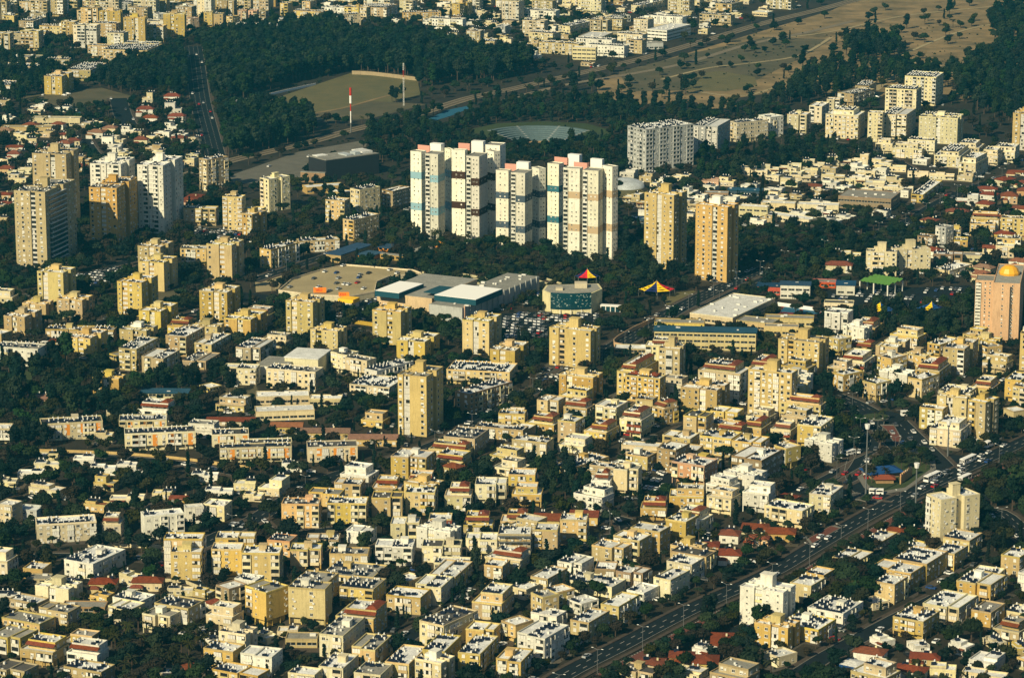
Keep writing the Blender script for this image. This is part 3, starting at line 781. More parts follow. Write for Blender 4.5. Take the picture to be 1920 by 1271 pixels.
    if pil:
        nc = max(2, int(L / 4.5) + 1)
        for i in range(nc):
            for yy in (-hd + (max(q[2] for q in rects) + hd if False else .35),):
                x = -hl + .3 + i * (L - .6) / (nc - 1)
                q = [q for q in rects if q[0] - .01 <= x <= q[1] + .01]
                if q: put('column', COLM[col], root, (x, min(t[2] for t in q) + .3, 0), 0, (1, 1, sh / 2.6))
        for i in range(max(1, int(D / 5))): put('column', COLM[col], root, (hl - .3, min(q[2] for q in rects if q[1] > hl - .1) + 3.5 + i * 4.5 if D > 8 else 0, 0), 0, (1, 1, sh / 2.6))
    pr = MB(); dk = MB()
    for q in rects:
        parapet(pr, *q, tops, tops + .7 - .02 * rects.index(q), .05, .25); dk.box(q[0] + .2, q[1] - .2, q[2] + .2, q[3] - .2, tops, tops + .10 + .01 * rects.index(q))
    pr.build('parapet', wall, root)
    for (o, t, nv, W_, pat, kd) in sides:
        F(o, t, nv).fill(W_, 0 + k0 * sh, sh, tn - k0, pat, r, .3, kd)
    main = max(rects, key=lambda q: (q[1] - q[0]) * (q[3] - q[2]))
    if name == 'terraced_block' and n >= 2:
        fx0, fx1 = -hl + L * r.uniform(.05, .25), hl - L * r.uniform(.0, .2); fy0 = -hd + min(3.2, D * .28)
        b = MB(); b.box(fx0, fx1, fy0, hd - .05, tops + .1, top); b.build('penthouse', wall, root)
        b = MB(); parapet(b, fx0, fx1, fy0, hd, top, h, .04, .2); b.build('penthouse_parapet', wall, root)
        dk.box(fx0 + .2, fx1 - .2, fy0 + .2, hd - .25, top, top + .08)
        F((fx0, fy0), (1, 0), (0, -1)).fill(fx1 - fx0, tops + .1, sh, 1, ['D', 'W'], r, .1)
        F((fx1, fy0), (0, 1), (1, 0)).fill(hd - fy0, tops + .1, sh, 1, ['W', 'S'], r, .1)
        if 'nored' not in fl:
            b = MB(); y1 = fy0 + .1; y0 = fy0 - 1.9
            b.face([(fx0 - .3, y0, top - .7), (fx1 + .3, y0, top - .7), (fx1 + .3, y1, top + .15), (fx0 - .3, y1, top + .15)])
            b.box(fx0 - .3, fx1 + .3, y0, y0 + .1, top - .85, top - .7, 0, True)
            b.face([(fx1 + .3, y0, top - .72), (fx1 + .3, y1, top - .72), (fx1 + .3, y1, top + .14)])
            if r.random() < .5: hip(b, fx1 - min(4.5, (fx1 - fx0) * .5), fx1 - .2, fy0 + 1.0, hd - .5, top + .7, 1.2, .3)
            b.build('canopy', ROOF['R'], root)
        roofscape(root, near, fx0, fx1, fy0, hd, top + .08, r, dens, j, None, ang)
        if dens > .6: roofscape(root, near, -hl, fx0, -hd, hd, tops + .1, r, .6, j, None, ang) if fx0 + hl > 3 else None
    else:
        if 'redtop' in fl:
            b = MB(); hip(b, -hl + 2, -hl + 6, -hd + 2, -hd + 6, top + 1.2, 1.2); hip(b, hl - 7, hl - 3, -1, 3, top + 1.2, 1.2); b.build('canopy', ROOF['R'], root)
        for q in rects if name in ('winged_block', 'tower_block') else [main]:
            if q[1] - q[0] > 3: roofscape(root, near, *q, tops + .1, r, dens if name != 'tower_block' else dens * .55, j, None, ang)
        if name in ('winged_block', 'tower_block'):
            b = MB(); hw = min(2.6, L * .14); zt = 5.2 if name == 'tower_block' else 3.2
            b.box(-hw, hw, -1.6, 2.4, tops, tops + zt); b.box(-hw - .2, hw + .2, -1.8, 2.6, tops + zt, tops + zt + .25); b.box(-hw - 2.2, -hw, -1, 2, tops, tops + zt * .5)
            b.build('lift_tower', WALL['w'] if r.random() < .2 else wall, root)
        elif L > 9 and D > 8 and r.random() < .4:
            b = MB(); x = r.uniform(-.2, .25) * L; y = r.uniform(0, .2) * D; b.box(x - 1.6, x + 1.6, y - 1.5, y + 1.5, tops, tops + 2.4); b.box(x - 1.75, x + 1.75, y - 1.65, y + 1.65, tops + 2.4, tops + 2.6); b.build('stair_hut', WALL[r.choice(('w', col))], root)
    dk.build('roof', rm, root)
    if 'hb' in fl:   # orange wall panels
        b = MB()
        k = 4 if L > 25 else 3
        for i in range(k):
            u = -hl + (i + .7) * L / k; b.box(u - 1.1, u + 1.1, -hd - .04, -hd, sh * .9, tops - .2)
        b.build('wall_panel', M['orange'], root)['kind'] = 'stuff'
    if 'dg' in fl:
        b = MB(); b.box(hl, hl + .12, -hd + D * .12, hd - D * .3, 2, top - 3); b.build('glazing', M['teal'], root)
        for k in range(1, n):
            b = MB(); b.box(hl, hl + .9, -hd + D * .14, hd - D * .32, k * sh, k * sh + .5, 0, True); b.build('balcony_slab', WALL['w'], root)
    if 'scaf' in fl:
        b = MB()
        for k in range(n + 1): b.box(-hl, hl, -hd - 2.2, -hd - .8, k * sh, k * sh + .15)
        for i in range(6): b.box(-hl + i * L / 5 - .06, -hl + i * L / 5 + .06, -hd - 2.25, -hd - 2.1, 0, top)
        b.build('scaffolding', M['steel'], root)
    finish(root, j, col, balcol)
BUILDINGS = [
('winged_block','leftmost yellow nine-storey tower block with dark roof behind the blue-roofed villa', -374.6, 2831.6, 4.0, 20.2, 12.5, 25.5, 9, 'y','D',''),
('winged_block','rightmost yellow nine-storey tower block with dark roof behind the blue-roofed villa', -346.6, 2787.6, 2.0, 19.8, 13.3, 25.4, 9, 'y','D',''),
('winged_block','yellow eight-storey tower block with dark roof behind the blue-roofed villa', -314.0, 2822.9, 2.0, 19.8, 12.7, 24.1, 8, 'y','D',''),
('slab_block','yellow five-storey long slab with dark roof behind the blue-roofed villa', -335.0, 2671.0, 12.0, 40.9, 41.5, 14.1, 5, 'y','D',''),
('apartment_block','white four-storey block with white roof behind the blue-roofed villa', -338.6, 2915.3, 50.0, 8.0, 9.5, 12.0, 4, 'w','W',''),
('apartment_block','leftmost pink four-storey block with grey roof left of the far sports field', -304.0, 2883.7, 48.0, 8.1, 9.5, 11.9, 4, 'k','G',''),
('apartment_block','yellow five-storey block with dark roof left of the far sports field', -290.3, 2901.3, 2.0, 8.2, 9.5, 15.4, 5, 'y','D',''),
('apartment_block','leftmost yellow six-storey block with dark roof left of the far sports field', -276.8, 2864.1, 4.0, 8.9, 9.8, 18.5, 6, 'y','D',''),
('apartment_block','rightmost yellow six-storey block with dark roof left of the far sports field', -263.3, 2858.9, 37.0, 8.1, 9.5, 16.8, 6, 'y','D',''),
('apartment_block','rightmost pink four-storey block with grey roof left of the far sports field', -261.3, 2939.9, 2.0, 8.4, 9.5, 12.1, 4, 'k','G',''),
('apartment_block','pink five-storey block with grey roof behind the far sports field', -248.4, 2914.6, 7.0, 8.4, 9.9, 15.4, 5, 'k','G',''),
('slab_block','sand-coloured four-storey long slab with white roof left of the far sports field', -237.9, 2832.9, 12.0, 45.5, 24.5, 11.6, 4, 'p','W',''),
('apartment_block','yellow four-storey block with dark roof behind the blue-roofed villa', -365.2, 3045.9, 12.0, 8.0, 19.0, 13.4, 4, 'y','D',''),
('apartment_block','yellow three-storey block with dark roof behind the blue-roofed villa', -350.1, 3075.8, 2.0, 9.7, 9.5, 9.0, 3, 'y','D',''),
('apartment_block','yellow three-storey block with dark roof left of the far sports field', -333.0, 3054.7, 2.0, 10.5, 9.5, 9.9, 3, 'y','D',''),
('apartment_block','rightmost sand-coloured four-storey block with grey roof behind the blue-roofed villa', -455.1, 2914.4, 2.0, 15.9, 10.0, 12.8, 4, 'p','G',''),
('apartment_block','leftmost sand-coloured four-storey block with grey roof behind the blue-roofed villa', -455.9, 2882.6, 14.0, 14.9, 32.4, 11.0, 4, 'p','G',''),
('apartment_block','yellow three-storey block with grey roof behind the blue-roofed villa', -482.7, 2916.7, 12.0, 12.2, 12.9, 10.3, 3, 'y','G',''),
('low_hall','cream low hall with grey roof behind the blue-roofed villa', -428.0, 2667.6, 12.0, 24.6, 16.1, 6.3, 2, 'c','G',''),
('apartment_block','sand-coloured two-storey block with white roof behind the blue-roofed villa', -425.6, 2612.9, 12.0, 35.4, 20.2, 6.9, 2, 'p','W',''),
('apartment_block','sand-coloured two-storey block with grey roof behind the blue-roofed villa', -398.0, 2651.9, 2.0, 20.5, 10.1, 6.3, 2, 'p','G',''),
('winged_block','yellow five-storey block with white roof behind the blue-roofed villa', -375.7, 2501.3, 12.0, 15.4, 27.9, 15.5, 5, 'y','W',''),
('apartment_block','sand-coloured two-storey block with white roof left of the blue-roofed villa', -420.8, 2505.0, 12.0, 18.4, 25.2, 7.4, 2, 'p','W',''),
('slab_block','sand-coloured three-storey long slab with white roof behind the blue-roofed villa', -363.0, 2581.3, 12.0, 20.3, 41.5, 9.9, 3, 'p','W',''),
('apartment_block','grey three-storey block with grey roof behind the blue-roofed villa', -382.9, 3041.1, 12.0, 10.9, 22.6, 8.0, 3, 'g','G',''),
('villa','cream villa with red tiled roof behind the blue-roofed villa', -295.9, 2447.4, 2.0, 8.6, 6, 8.4, 3, 'c','R',''),
('tiled_house','leftmost white house with red tiled roof behind the blue-roofed villa', -290.0, 2381.3, 2.0, 13.2, 7.1, 7.8, 2, 'w','R',''),
('tiled_house','leftmost white house with red tiled roof right of the blue-roofed villa', -281.8, 2344.5, 2.0, 11.6, 7, 6.7, 2, 'w','R',''),
('tiled_house','rightmost white house with red tiled roof behind the blue-roofed villa', -276.1, 2448.0, 2.0, 12.9, 7, 7.6, 2, 'w','R',''),
('villa','white villa with white roof right of the blue-roofed villa', -269.2, 2394.1, 2.0, 13.3, 6.6, 8.6, 3, 'w','W',''),
('tiled_house','rightmost white house with red tiled roof right of the blue-roofed villa', -261.9, 2351.3, 2.0, 13.5, 7, 7.0, 2, 'w','R',''),
('villa','white villa with a pale blue roof among far trees', -297.0, 2230.6, 4.0, 14.8, 6.2, 9.4, 3, 'w','B',''),
('villa','cream flat-roofed house with white roof right of the blue-roofed villa', -285.8, 2280.9, 2.0, 10.4, 6, 4.8, 1, 'c','W',''),
('tiled_house','leftmost cream house with red tiled roof right of the blue-roofed villa', -276.9, 2242.2, 2.0, 9.9, 7, 7.4, 2, 'c','R',''),
('tiled_house','rightmost cream house with red tiled roof right of the blue-roofed villa', -250.1, 2255.8, 2.0, 11.2, 7.8, 5.8, 1, 'c','R',''),
('villa','cream flat-roofed house with white roof behind the lone beige railside block', -239.0, 2262.9, 41.0, 8.1, 6, 3.4, 1, 'c','W',''),
('low_hall','yellow low hall with grey roof left of the blue-roofed villa', -370.9, 2298.5, 2.0, 38.5, 8, 5.5, 2, 'y','G',''),
('low_hall','cream low hall with grey roof left of the blue-roofed villa', -353.4, 2335.9, 3.0, 37.4, 8.4, 6.3, 2, 'c','G',''),
('villa','cream flat-roofed house with white roof left of the blue-roofed villa', -364.1, 2251.9, 2.0, 15.9, 6, 4.3, 1, 'c','W',''),
('tiled_house','leftmost cream house with red tiled roof left of the blue-roofed villa', -339.7, 2276.8, 18.0, 8.0, 7, 4.1, 1, 'c','R',''),
('tiled_house','rightmost cream house with red tiled roof left of the blue-roofed villa', -328.2, 2247.6, 2.0, 10.3, 7, 5.1, 1, 'c','R',''),
('tiled_house','rightmost pink house with red tiled roof left of the blue-roofed villa', -349.1, 2234.5, 2.0, 8.5, 7, 3.3, 1, 'k','R',''),
('tiled_house','leftmost pink house with red tiled roof left of the blue-roofed villa', -368.1, 2223.1, 2.0, 13.1, 7, 4.0, 1, 'k','R',''),
('tiled_house','white house with red tiled roof left of the blue-roofed villa', -362.2, 2182.0, 2.0, 8.8, 7, 7.2, 2, 'w','R',''),
('tiled_house','pink house with red tiled roof behind the rear sand tower', -358.6, 2125.0, 2.0, 10.1, 7, 6.4, 2, 'k','R',''),
('villa','cream villa with white roof behind the rear sand tower', -345.5, 2127.9, 2.0, 10.0, 6, 5.1, 2, 'c','W',''),
('villa','cream flat-roofed house with white roof behind the rear sand tower', -350.2, 2114.1, 2.0, 11.2, 6, 4.5, 1, 'c','W',''),
('tiled_house','pink house with red tiled roof left of the rear sand tower', -345.4, 2034.8, 2.0, 9.6, 7, 4.3, 1, 'k','R',''),
('tiled_house','cream house with red tiled roof left of the rear sand tower', -340.2, 2006.3, 2.0, 8.3, 7, 3.6, 1, 'c','R',''),
('tower_block','tall sand tower block stepped behind the foremost sand tower of the far corner', -295.6, 1941.3, 12.0, 23.0, 23.2, 49.2, 17, 'p','G',''),
('tower_block','white high-rise rising directly behind the orange-yellow high-rise', -257.5, 1931.6, 12.0, 20.7, 27.5, 44.7, 15, 'w','W','stk'),
('tower_block','white high-rise with two dark stacks of balconies on its front', -227.0, 1933.1, 14.0, 17.4, 36.8, 44.4, 15, 'w','W','stk'),
('tower_block','orange-yellow high-rise with a central balcony column and roof block', -252.6, 1895.1, 12.0, 18.2, 39.4, 37.2, 13, 'o','G',''),
('tower_block','tallest sand-coloured high-rise with dark curved glazing along its shaded side', -286.1, 1831.8, 16.0, 20.4, 44.5, 47.3, 16, 'p','G','dg'),
('apartment_block','lone beige eight-storey block beside the railway with a white roof hut', -206.1, 2070.1, 45.0, 8.8, 18.7, 22.0, 8, 'p','W',''),
('winged_block','yellow eight-storey tower block with white roof left of the cream block before the theatre', -179.2, 1927.1, 12.0, 13.2, 8.0, 22.4, 8, 'y','W',''),
('winged_block','yellow six-storey block with white roof in front of the cream block before the theatre', -164.1, 1902.2, 32.0, 8.0, 15.7, 16.7, 6, 'y','W',''),
('apartment_block','sand-coloured four-storey block with white roof right of the two-stack white high-rise', -202.3, 1942.8, 8.0, 21.2, 10.1, 11.8, 4, 'p','W',''),
('tiled_house','pink house with red tiled roof left of the lone beige railside block', -215.8, 2022.9, 12.0, 9.9, 20.0, 4.3, 1, 'k','R',''),
('apartment_block','yellow three-storey block with grey roof behind the far sports field', -244.8, 3062.6, 7.0, 14.4, 9.9, 8.1, 3, 'y','G',''),
('apartment_block','yellow four-storey block with grey roof behind the far sports field', -222.8, 2994.6, 20.0, 8.4, 11.3, 12.3, 4, 'y','G',''),
('apartment_block','yellow four-storey block with grey roof left of the red-bayed row block', -201.6, 3017.2, 20.0, 8.8, 15.8, 11.5, 4, 'y','G',''),
('apartment_block','sand-coloured three-storey block with grey roof behind the far sports field', -244.7, 2955.4, 20.0, 13.1, 10.9, 9.5, 3, 'p','G',''),
('apartment_block','yellow two-storey block with grey roof behind the far sports field', -212.5, 2913.8, 20.0, 19.4, 16.3, 7.4, 2, 'y','G',''),
('apartment_block','pink two-storey block with grey roof behind the far sports field', -237.1, 2865.5, 17.0, 14.3, 9.6, 7.6, 2, 'k','G',''),
('slab_block','sand-coloured four-storey long slab with grey roof left of the red-bayed row block', -162.3, 2916.7, -15.0, 32.1, 11.0, 11.2, 4, 'p','G',''),
('apartment_block','sand-coloured four-storey block with white roof left of the red-bayed row block', -130.1, 2976.8, 20.0, 27.1, 28.9, 11.7, 4, 'p','W',''),
('apartment_block','yellow two-storey block with grey roof behind the red-bayed row block', -101.9, 3047.6, 20.0, 17.8, 9.8, 7.5, 2, 'y','G',''),
('slab_block','orange-yellow row block with red recessed bays near the far edge', -88.2, 2958.5, -5.0, 37.3, 11.0, 7.8, 3, 'y','G',''),
('winged_block','yellow four-storey block with grey roof right of the red-bayed row block', -49.0, 2992.5, 35.0, 9.0, 21.3, 12.3, 4, 'y','G',''),
('villa','cream villa with white roof in front of the red-bayed row block', -75.1, 2848.0, 6.0, 10.9, 6.8, 5.0, 2, 'c','W',''),
('villa','white villa with white roof right of the red-bayed row block', -51.9, 2811.8, 7.0, 15.8, 6.2, 6.1, 2, 'w','W',''),
('villa','leftmost cream villa with white roof right of the red-bayed row block', -27.0, 2832.3, 12.0, 9.4, 6.2, 5.8, 2, 'c','W',''),
('villa','second-from-left cream villa with white roof right of the red-bayed row block', -16.4, 2972.0, 13.0, 10.4, 6.1, 5.2, 2, 'c','W',''),
('apartment_block','sand-coloured three-storey block with white roof right of the red-bayed row block', -20.5, 2753.0, 20.0, 17.2, 21.1, 8.9, 3, 'p','W',''),
('villa','rightmost cream villa with white roof right of the red-bayed row block', -3.9, 2761.8, 25.0, 8.1, 6, 8.6, 3, 'c','W',''),
('apartment_block','brown three-storey block with grey roof right of the red-bayed row block', -53.1, 2927.7, 9.0, 8.7, 10.1, 7.7, 3, 'b','G',''),
('apartment_block','sand-coloured two-storey block with grey roof right of the red-bayed row block', -39.5, 3007.1, 10.0, 10.7, 9.7, 7.1, 2, 'p','G',''),
('apartment_block','grey three-storey block with white roof right of the red-bayed row block', -8.2, 2854.9, 20.0, 8.9, 14.7, 8.4, 3, 'g','W',''),
('apartment_block','white three-storey block with grey roof right of the red-bayed row block', -9.6, 3035.1, 49.0, 8.2, 9.5, 8.9, 3, 'w','G',''),
('winged_block','cream seven-storey block with yellow roof hut in front of the black theatre', -157.9, 1993.9, 45.0, 9.0, 18.5, 22.5, 8, 'c','W',''),
('low_hall','yellow low hall with white roof in front of the black theatre', -129.7, 2058.9, -20.0, 27.3, 11.0, 4.7, 1, 'y','W',''),
('low_hall','yellow low hall with white roof left of the cream block beside the brick flats', -117.8, 2039.3, 6.0, 16.5, 8.1, 4.3, 1, 'y','W',''),
('apartment_block','tallest cream block beside the pink brick flats', -97.0, 1975.6, 45.0, 9.3, 18.1, 18.7, 6, 'c','D',''),
('apartment_block','yellow five-storey block with white roof left of the cream block beside the brick flats', -113.9, 1954.9, 19.0, 13.6, 9.8, 15.0, 5, 'y','W',''),
('apartment_block','pinkish-brown brick flats with balconies beside the white high-rises', -77.6, 1998.5, 35.0, 10.2, 20.3, 13.8, 5, 'b','W',''),
('apartment_block','yellow five-storey block with white roof in front of the cream block beside the brick flats', -96.3, 1903.9, 35.0, 8.9, 26.2, 13.5, 5, 'y','W',''),
('apartment_block','yellow five-storey block with white roof in front of the cream block before the theatre', -166.6, 1929.2, 20.0, 12.3, 9.8, 14.0, 5, 'y','W',''),
('low_hall','yellow low hall with grey roof behind the railway', 70.7, 3090.7, 7.0, 17.3, 9.0, 4.5, 1, 'y','G',''),
('slab_block','cream three-storey long slab with white roof left of the railway', 30.5, 2801.7, 30.0, 25.5, 15.1, 9.6, 3, 'c','W',''),
('slab_block','cream three-storey long slab with white roof behind the railway', 60.4, 2866.8, 30.0, 12.1, 45.4, 9.1, 3, 'c','W',''),
('slab_block','white two-storey long slab with white roof left of the white railside warehouse', 102.0, 2936.7, 48.0, 8.0, 27.4, 6.5, 2, 'w','W',''),
('slab_block','cream two-storey long slab with white roof behind the white railside warehouse', 136.2, 3034.1, 30.0, 10.0, 53.8, 7.6, 2, 'c','W',''),
('slab_block','white two-storey long slab with white roof behind the white railside warehouse', 177.3, 3095.4, 30.0, 31.5, 12.0, 4.9, 2, 'w','W',''),
('villa','yellow villa with red tiled roof behind the railway', 68.7, 2985.2, 9.0, 10.6, 6.3, 6.1, 2, 'y','R',''),
('villa','pink villa with red tiled roof left of the railway', 20.5, 2913.1, 8.0, 11.2, 6.5, 5.5, 2, 'k','R',''),
('apartment_block','sand-coloured two-storey block with grey roof right of the white railside warehouse', 217.5, 3034.2, 30.0, 16.9, 28.1, 7.6, 2, 'p','G',''),
('low_hall','cream low hall with white roof right of the white railside warehouse', 247.2, 2988.8, 30.0, 16.5, 14.1, 4.4, 1, 'c','W',''),
('low_hall','cream low hall with white roof behind the railway', 77.4, 2792.6, 20.0, 21.6, 35.2, 8.5, 3, 'c','W',''),
('low_hall','white low hall with white roof behind the railway', 86.2, 2767.9, 7.0, 15.5, 7.7, 6.2, 2, 'w','W',''),
('low_hall','sand-coloured low hall with grey roof left of the white railside warehouse', 106.1, 2818.4, -10.0, 36.4, 11.0, 7.1, 2, 'p','G',''),
('low_hall','two-storey white warehouse with a wide roof near the railway', 147.0, 2834.2, 30.0, 20.6, 49.2, 9.9, 3, 'w','W',''),
('low_hall','cream low hall with white roof behind the white railside warehouse', 138.0, 2892.9, 20.0, 30.3, 8.4, 5.1, 2, 'c','W',''),
('low_hall','grey low hall with grey roof left of the white railside warehouse', 119.6, 2756.3, -10.0, 34.8, 11.0, 6.2, 2, 'g','G',''),
('low_hall','cream low hall with white roof left of the railway', 64.9, 2691.2, 10.0, 20.8, 10.3, 11.1, 4, 'c','W',''),
('villa','white villa with white roof left of the white railside warehouse', 89.3, 3047.2, 18.0, 9.3, 6.2, 5.7, 2, 'w','W',''),
('balcony_block','long grey nine-storey apartment block with stacked white balconies and ground columns', 106.6, 2156.4, 55.0, 21.4, 43.0, 30.4, 10, 'g','W',''),
('apartment_block','smaller grey-white block adjoining the long grey balcony block', 147.0, 2210.6, 20.0, 18.2, 35.3, 23.1, 8, 'g','W',''),
('apartment_block','cream five-storey block with white roof right of the grey-white block', 178.8, 2264.9, 60.0, 8.6, 28.5, 15.5, 5, 'c','W',''),
('villa','cream villa with red tiled roof in front of the grey-white block', 150.0, 2080.5, 23.0, 10.5, 6.1, 6.5, 2, 'c','R',''),
('villa','pink villa with red tiled roof in front of the grey-white block', 138.1, 2081.3, 12.0, 11.9, 6.3, 5.3, 2, 'k','R',''),
('villa','leftmost cream villa with white roof right of the grey-white block', 171.7, 2122.7, 9.0, 19.0, 6.8, 5.7, 2, 'c','W',''),
('low_hall','brown low hall with pale metal roof in front of the grey-white block', 139.6, 2039.2, 9.0, 16.4, 7.3, 3.7, 1, 'b','S',''),
('low_hall','dark low hall with blue roof in front of the grey-white block', 159.6, 2044.2, 12.0, 22.7, 8.7, 4.3, 1, 'd','B',''),
('tower_block','pale yellow twin high-rise whose roof tower stands out above the park', 93.5, 1816.2, 30.0, 20.0, 17.8, 46.1, 16, 'y','W',''),
('tower_block','orange-yellow high-rise standing beside the pale yellow high-rise', 122.3, 1779.3, 30.0, 21.1, 15.1, 45.8, 16, 'o','W',''),
('low_hall','dark low hall with pale metal roof behind the pale yellow high-rise', 82.3, 1949.3, 7.0, 9.3, 9.7, 3.8, 1, 'd','S',''),
('low_hall','cream low hall with white roof behind the orange-yellow parkside high-rise', 159.6, 1966.5, 16.0, 19.2, 8.1, 8.3, 3, 'c','W',''),
('apartment_block','white five-storey block with white roof right of the grey-white block', 196.3, 2285.2, 50.0, 13.9, 14.1, 16.1, 5, 'w','W',''),
('apartment_block','leftmost cream five-storey block with white roof left of the white stepped terrace block', 219.9, 2303.8, 20.0, 14.6, 15.9, 14.7, 5, 'c','W',''),
('apartment_block','rightmost cream five-storey block with white roof left of the white stepped terrace block', 238.6, 2339.5, 20.0, 10.6, 23.5, 16.0, 5, 'c','W',''),
('apartment_block','cream four-storey block with white roof behind the white stepped terrace block', 256.1, 2396.9, 12.0, 10.2, 10.7, 11.4, 4, 'c','W',''),
('terraced_block','white stepped block with terraces and dark roof skylights', 253.2, 2284.3, 20.0, 25.4, 21.5, 21.3, 7, 'c','W','nored'),
('apartment_block','sand-coloured three-storey block with grey roof behind the white stepped terrace block', 278.8, 2444.7, 36.0, 15.9, 34.3, 10.1, 3, 'p','G',''),
('apartment_block','sand-coloured four-storey block with grey roof left of the field-edge cream block', 290.7, 2477.2, 20.0, 11.5, 26.8, 11.0, 4, 'p','G',''),
('apartment_block','cream seven-storey block with grey roof left of the field-edge cream block', 311.2, 2395.3, 20.0, 25.0, 19.6, 20.6, 7, 'c','G',''),
('apartment_block','tallest cream block at the edge of the dry field', 334.0, 2444.0, 20.0, 25.5, 28.7, 23.8, 8, 'c','W',''),
('apartment_block','cream eight-storey block with white roof right of the white stepped terrace block', 274.1, 2264.0, 15.0, 11.1, 9.5, 22.3, 8, 'c','W',''),
('apartment_block','cream seven-storey block with white roof left of the two-winged pale block', 294.5, 2285.3, 20.0, 17.3, 35.0, 19.3, 7, 'c','W',''),
('winged_block','pale yellow block with two window wings below the dry field', 322.8, 2261.2, 20.0, 29.3, 21.1, 20.2, 7, 'c','G',''),
('terraced_block','cream four-storey stepped block with white roof right of the white stepped terrace block', 274.7, 2210.7, 16.0, 12.5, 9.6, 10.6, 4, 'c','W','nored'),
('terraced_block','cream three-storey stepped block with white roof left of the two-winged pale block', 289.7, 2193.6, 17.0, 22.1, 9.7, 10.5, 3, 'c','W','nored'),
('apartment_block','cream four-storey block with white roof left of the two-winged pale block', 302.3, 2210.9, 18.0, 20.1, 10.4, 10.8, 4, 'c','W',''),
('terraced_block','leftmost cream four-storey stepped block with white roof in front of the two-winged pale block', 318.8, 2170.1, 20.0, 19.1, 36.9, 11.0, 4, 'c','W','nored'),
('terraced_block','cream three-storey stepped block with white roof right of the two-winged pale block', 336.9, 2209.3, 20.0, 18.1, 19.9, 9.0, 3, 'c','W','nored'),
('terraced_block','rightmost cream four-storey stepped block with white roof in front of the two-winged pale block', 327.5, 2126.9, 26.0, 12.5, 29.6, 13.4, 4, 'c','W','nored'),
('terraced_block','leftmost cream four-storey stepped block with white roof right of the two-winged pale block', 345.6, 2163.5, 20.0, 13.3, 17.5, 11.7, 4, 'c','W','nored'),
('terraced_block','rightmost cream four-storey stepped block with white roof right of the two-winged pale block', 357.4, 2179.2, 20.0, 19.2, 18.0, 11.5, 4, 'c','W','nored'),
('winged_block','yellow ten-storey tower block with grey roof right of the two-winged pale block', 381.2, 2232.5, 20.0, 14.6, 22.5, 27.9, 10, 'y','G',''),
('villa','rightmost cream villa with white roof in front of the white stepped terrace block', 251.7, 2165.1, 19.0, 12.0, 6.1, 7.5, 2, 'c','W',''),
('villa','third-from-left cream villa with white roof in front of the white stepped terrace block', 235.8, 2161.6, 10.0, 17.4, 7.1, 6.5, 2, 'c','W',''),
('villa','second-from-left cream villa with white roof in front of the white stepped terrace block', 216.5, 2149.4, 12.0, 15.5, 6.8, 6.1, 2, 'c','W',''),
('villa','cream villa with white roof left of the white stepped terrace block', 198.5, 2134.7, 10.0, 15.3, 6.1, 6.0, 2, 'c','W',''),
('villa','rightmost cream villa with white roof right of the grey-white block', 183.5, 2129.3, 9.0, 12.7, 7.1, 5.8, 2, 'c','W',''),
('villa','leftmost cream villa with white roof in front of the white stepped terrace block', 202.6, 2098.1, 10.0, 14.0, 6.4, 5.1, 2, 'c','W',''),
('villa','leftmost cream flat-roofed house with white roof behind the brown flat school', 225.6, 2102.3, 10.0, 16.3, 7.4, 4.4, 1, 'c','W',''),
('tiled_house','cream house with red tiled roof left of the brown flat school', 207.6, 2067.7, 9.0, 12.9, 8.9, 4.0, 1, 'c','R',''),
('villa','second-from-left cream flat-roofed house with white roof behind the brown flat school', 239.5, 2086.6, 11.0, 13.7, 6.2, 4.7, 1, 'c','W',''),
('villa','leftmost cream villa with white roof behind the brown flat school', 251.9, 2076.6, 8.0, 13.6, 10.8, 5.0, 2, 'c','W',''),
('villa','rightmost cream villa with white roof behind the brown flat school', 267.0, 2084.8, 11.0, 12.8, 6.6, 5.7, 2, 'c','W',''),
('villa','rightmost cream flat-roofed house with white roof behind the brown flat school', 246.4, 2052.0, 11.0, 15.3, 6.6, 4.1, 1, 'c','W',''),
('villa','cream flat-roofed house with white roof right of the brown flat school', 265.6, 2055.8, 9.0, 20.1, 7.5, 4.7, 1, 'c','W',''),
('villa','second-from-left cream villa with white roof behind the brown flat school', 270.1, 2137.4, 11.0, 22.2, 7.1, 5.1, 2, 'c','W',''),
('villa','leftmost cream flat-roofed house with white roof in front of the two-winged pale block', 286.8, 2114.0, 12.0, 14.5, 6.1, 4.7, 1, 'c','W',''),
('villa','rightmost cream flat-roofed house with white roof in front of the two-winged pale block', 302.3, 2105.8, 12.0, 17.5, 6.8, 4.4, 1, 'c','W',''),
('villa','third-from-left cream flat-roofed house with white roof behind the brown flat school', 250.0, 2115.9, 17.0, 14.1, 6.2, 4.5, 1, 'c','W',''),
('slab_block','yellow two-storey long slab with white roof right of the brown flat school', 283.7, 2045.0, 21.0, 8.2, 56.7, 5.7, 2, 'y','W',''),
('low_hall','sprawling brown flat-roofed school building under dark trees', 239.9, 2006.5, 20.0, 36.0, 27.8, 8.4, 3, 'b','G',''),
('low_hall','rightmost cream low hall with white roof left of the brown flat school', 204.0, 1988.3, 10.0, 27.3, 9.8, 5.4, 2, 'c','W',''),
('low_hall','leftmost cream low hall with white roof left of the brown flat school', 178.0, 1994.0, 12.0, 22.7, 9.0, 5.4, 2, 'c','W',''),
('low_hall','second-from-left cream low hall with white roof left of the brown flat school', 180.2, 1955.5, 40.0, 41.2, 9.4, 4.2, 1, 'c','W',''),
('tiled_house','leftmost cream house with red tiled roof right of the two-winged pale block', 342.7, 2080.5, 53.0, 8.0, 12.3, 6.9, 2, 'c','R',''),
('tiled_house','white house with red tiled roof in front of the two-winged pale block', 326.1, 2052.4, 12.0, 13.5, 7.6, 5.0, 1, 'w','R',''),
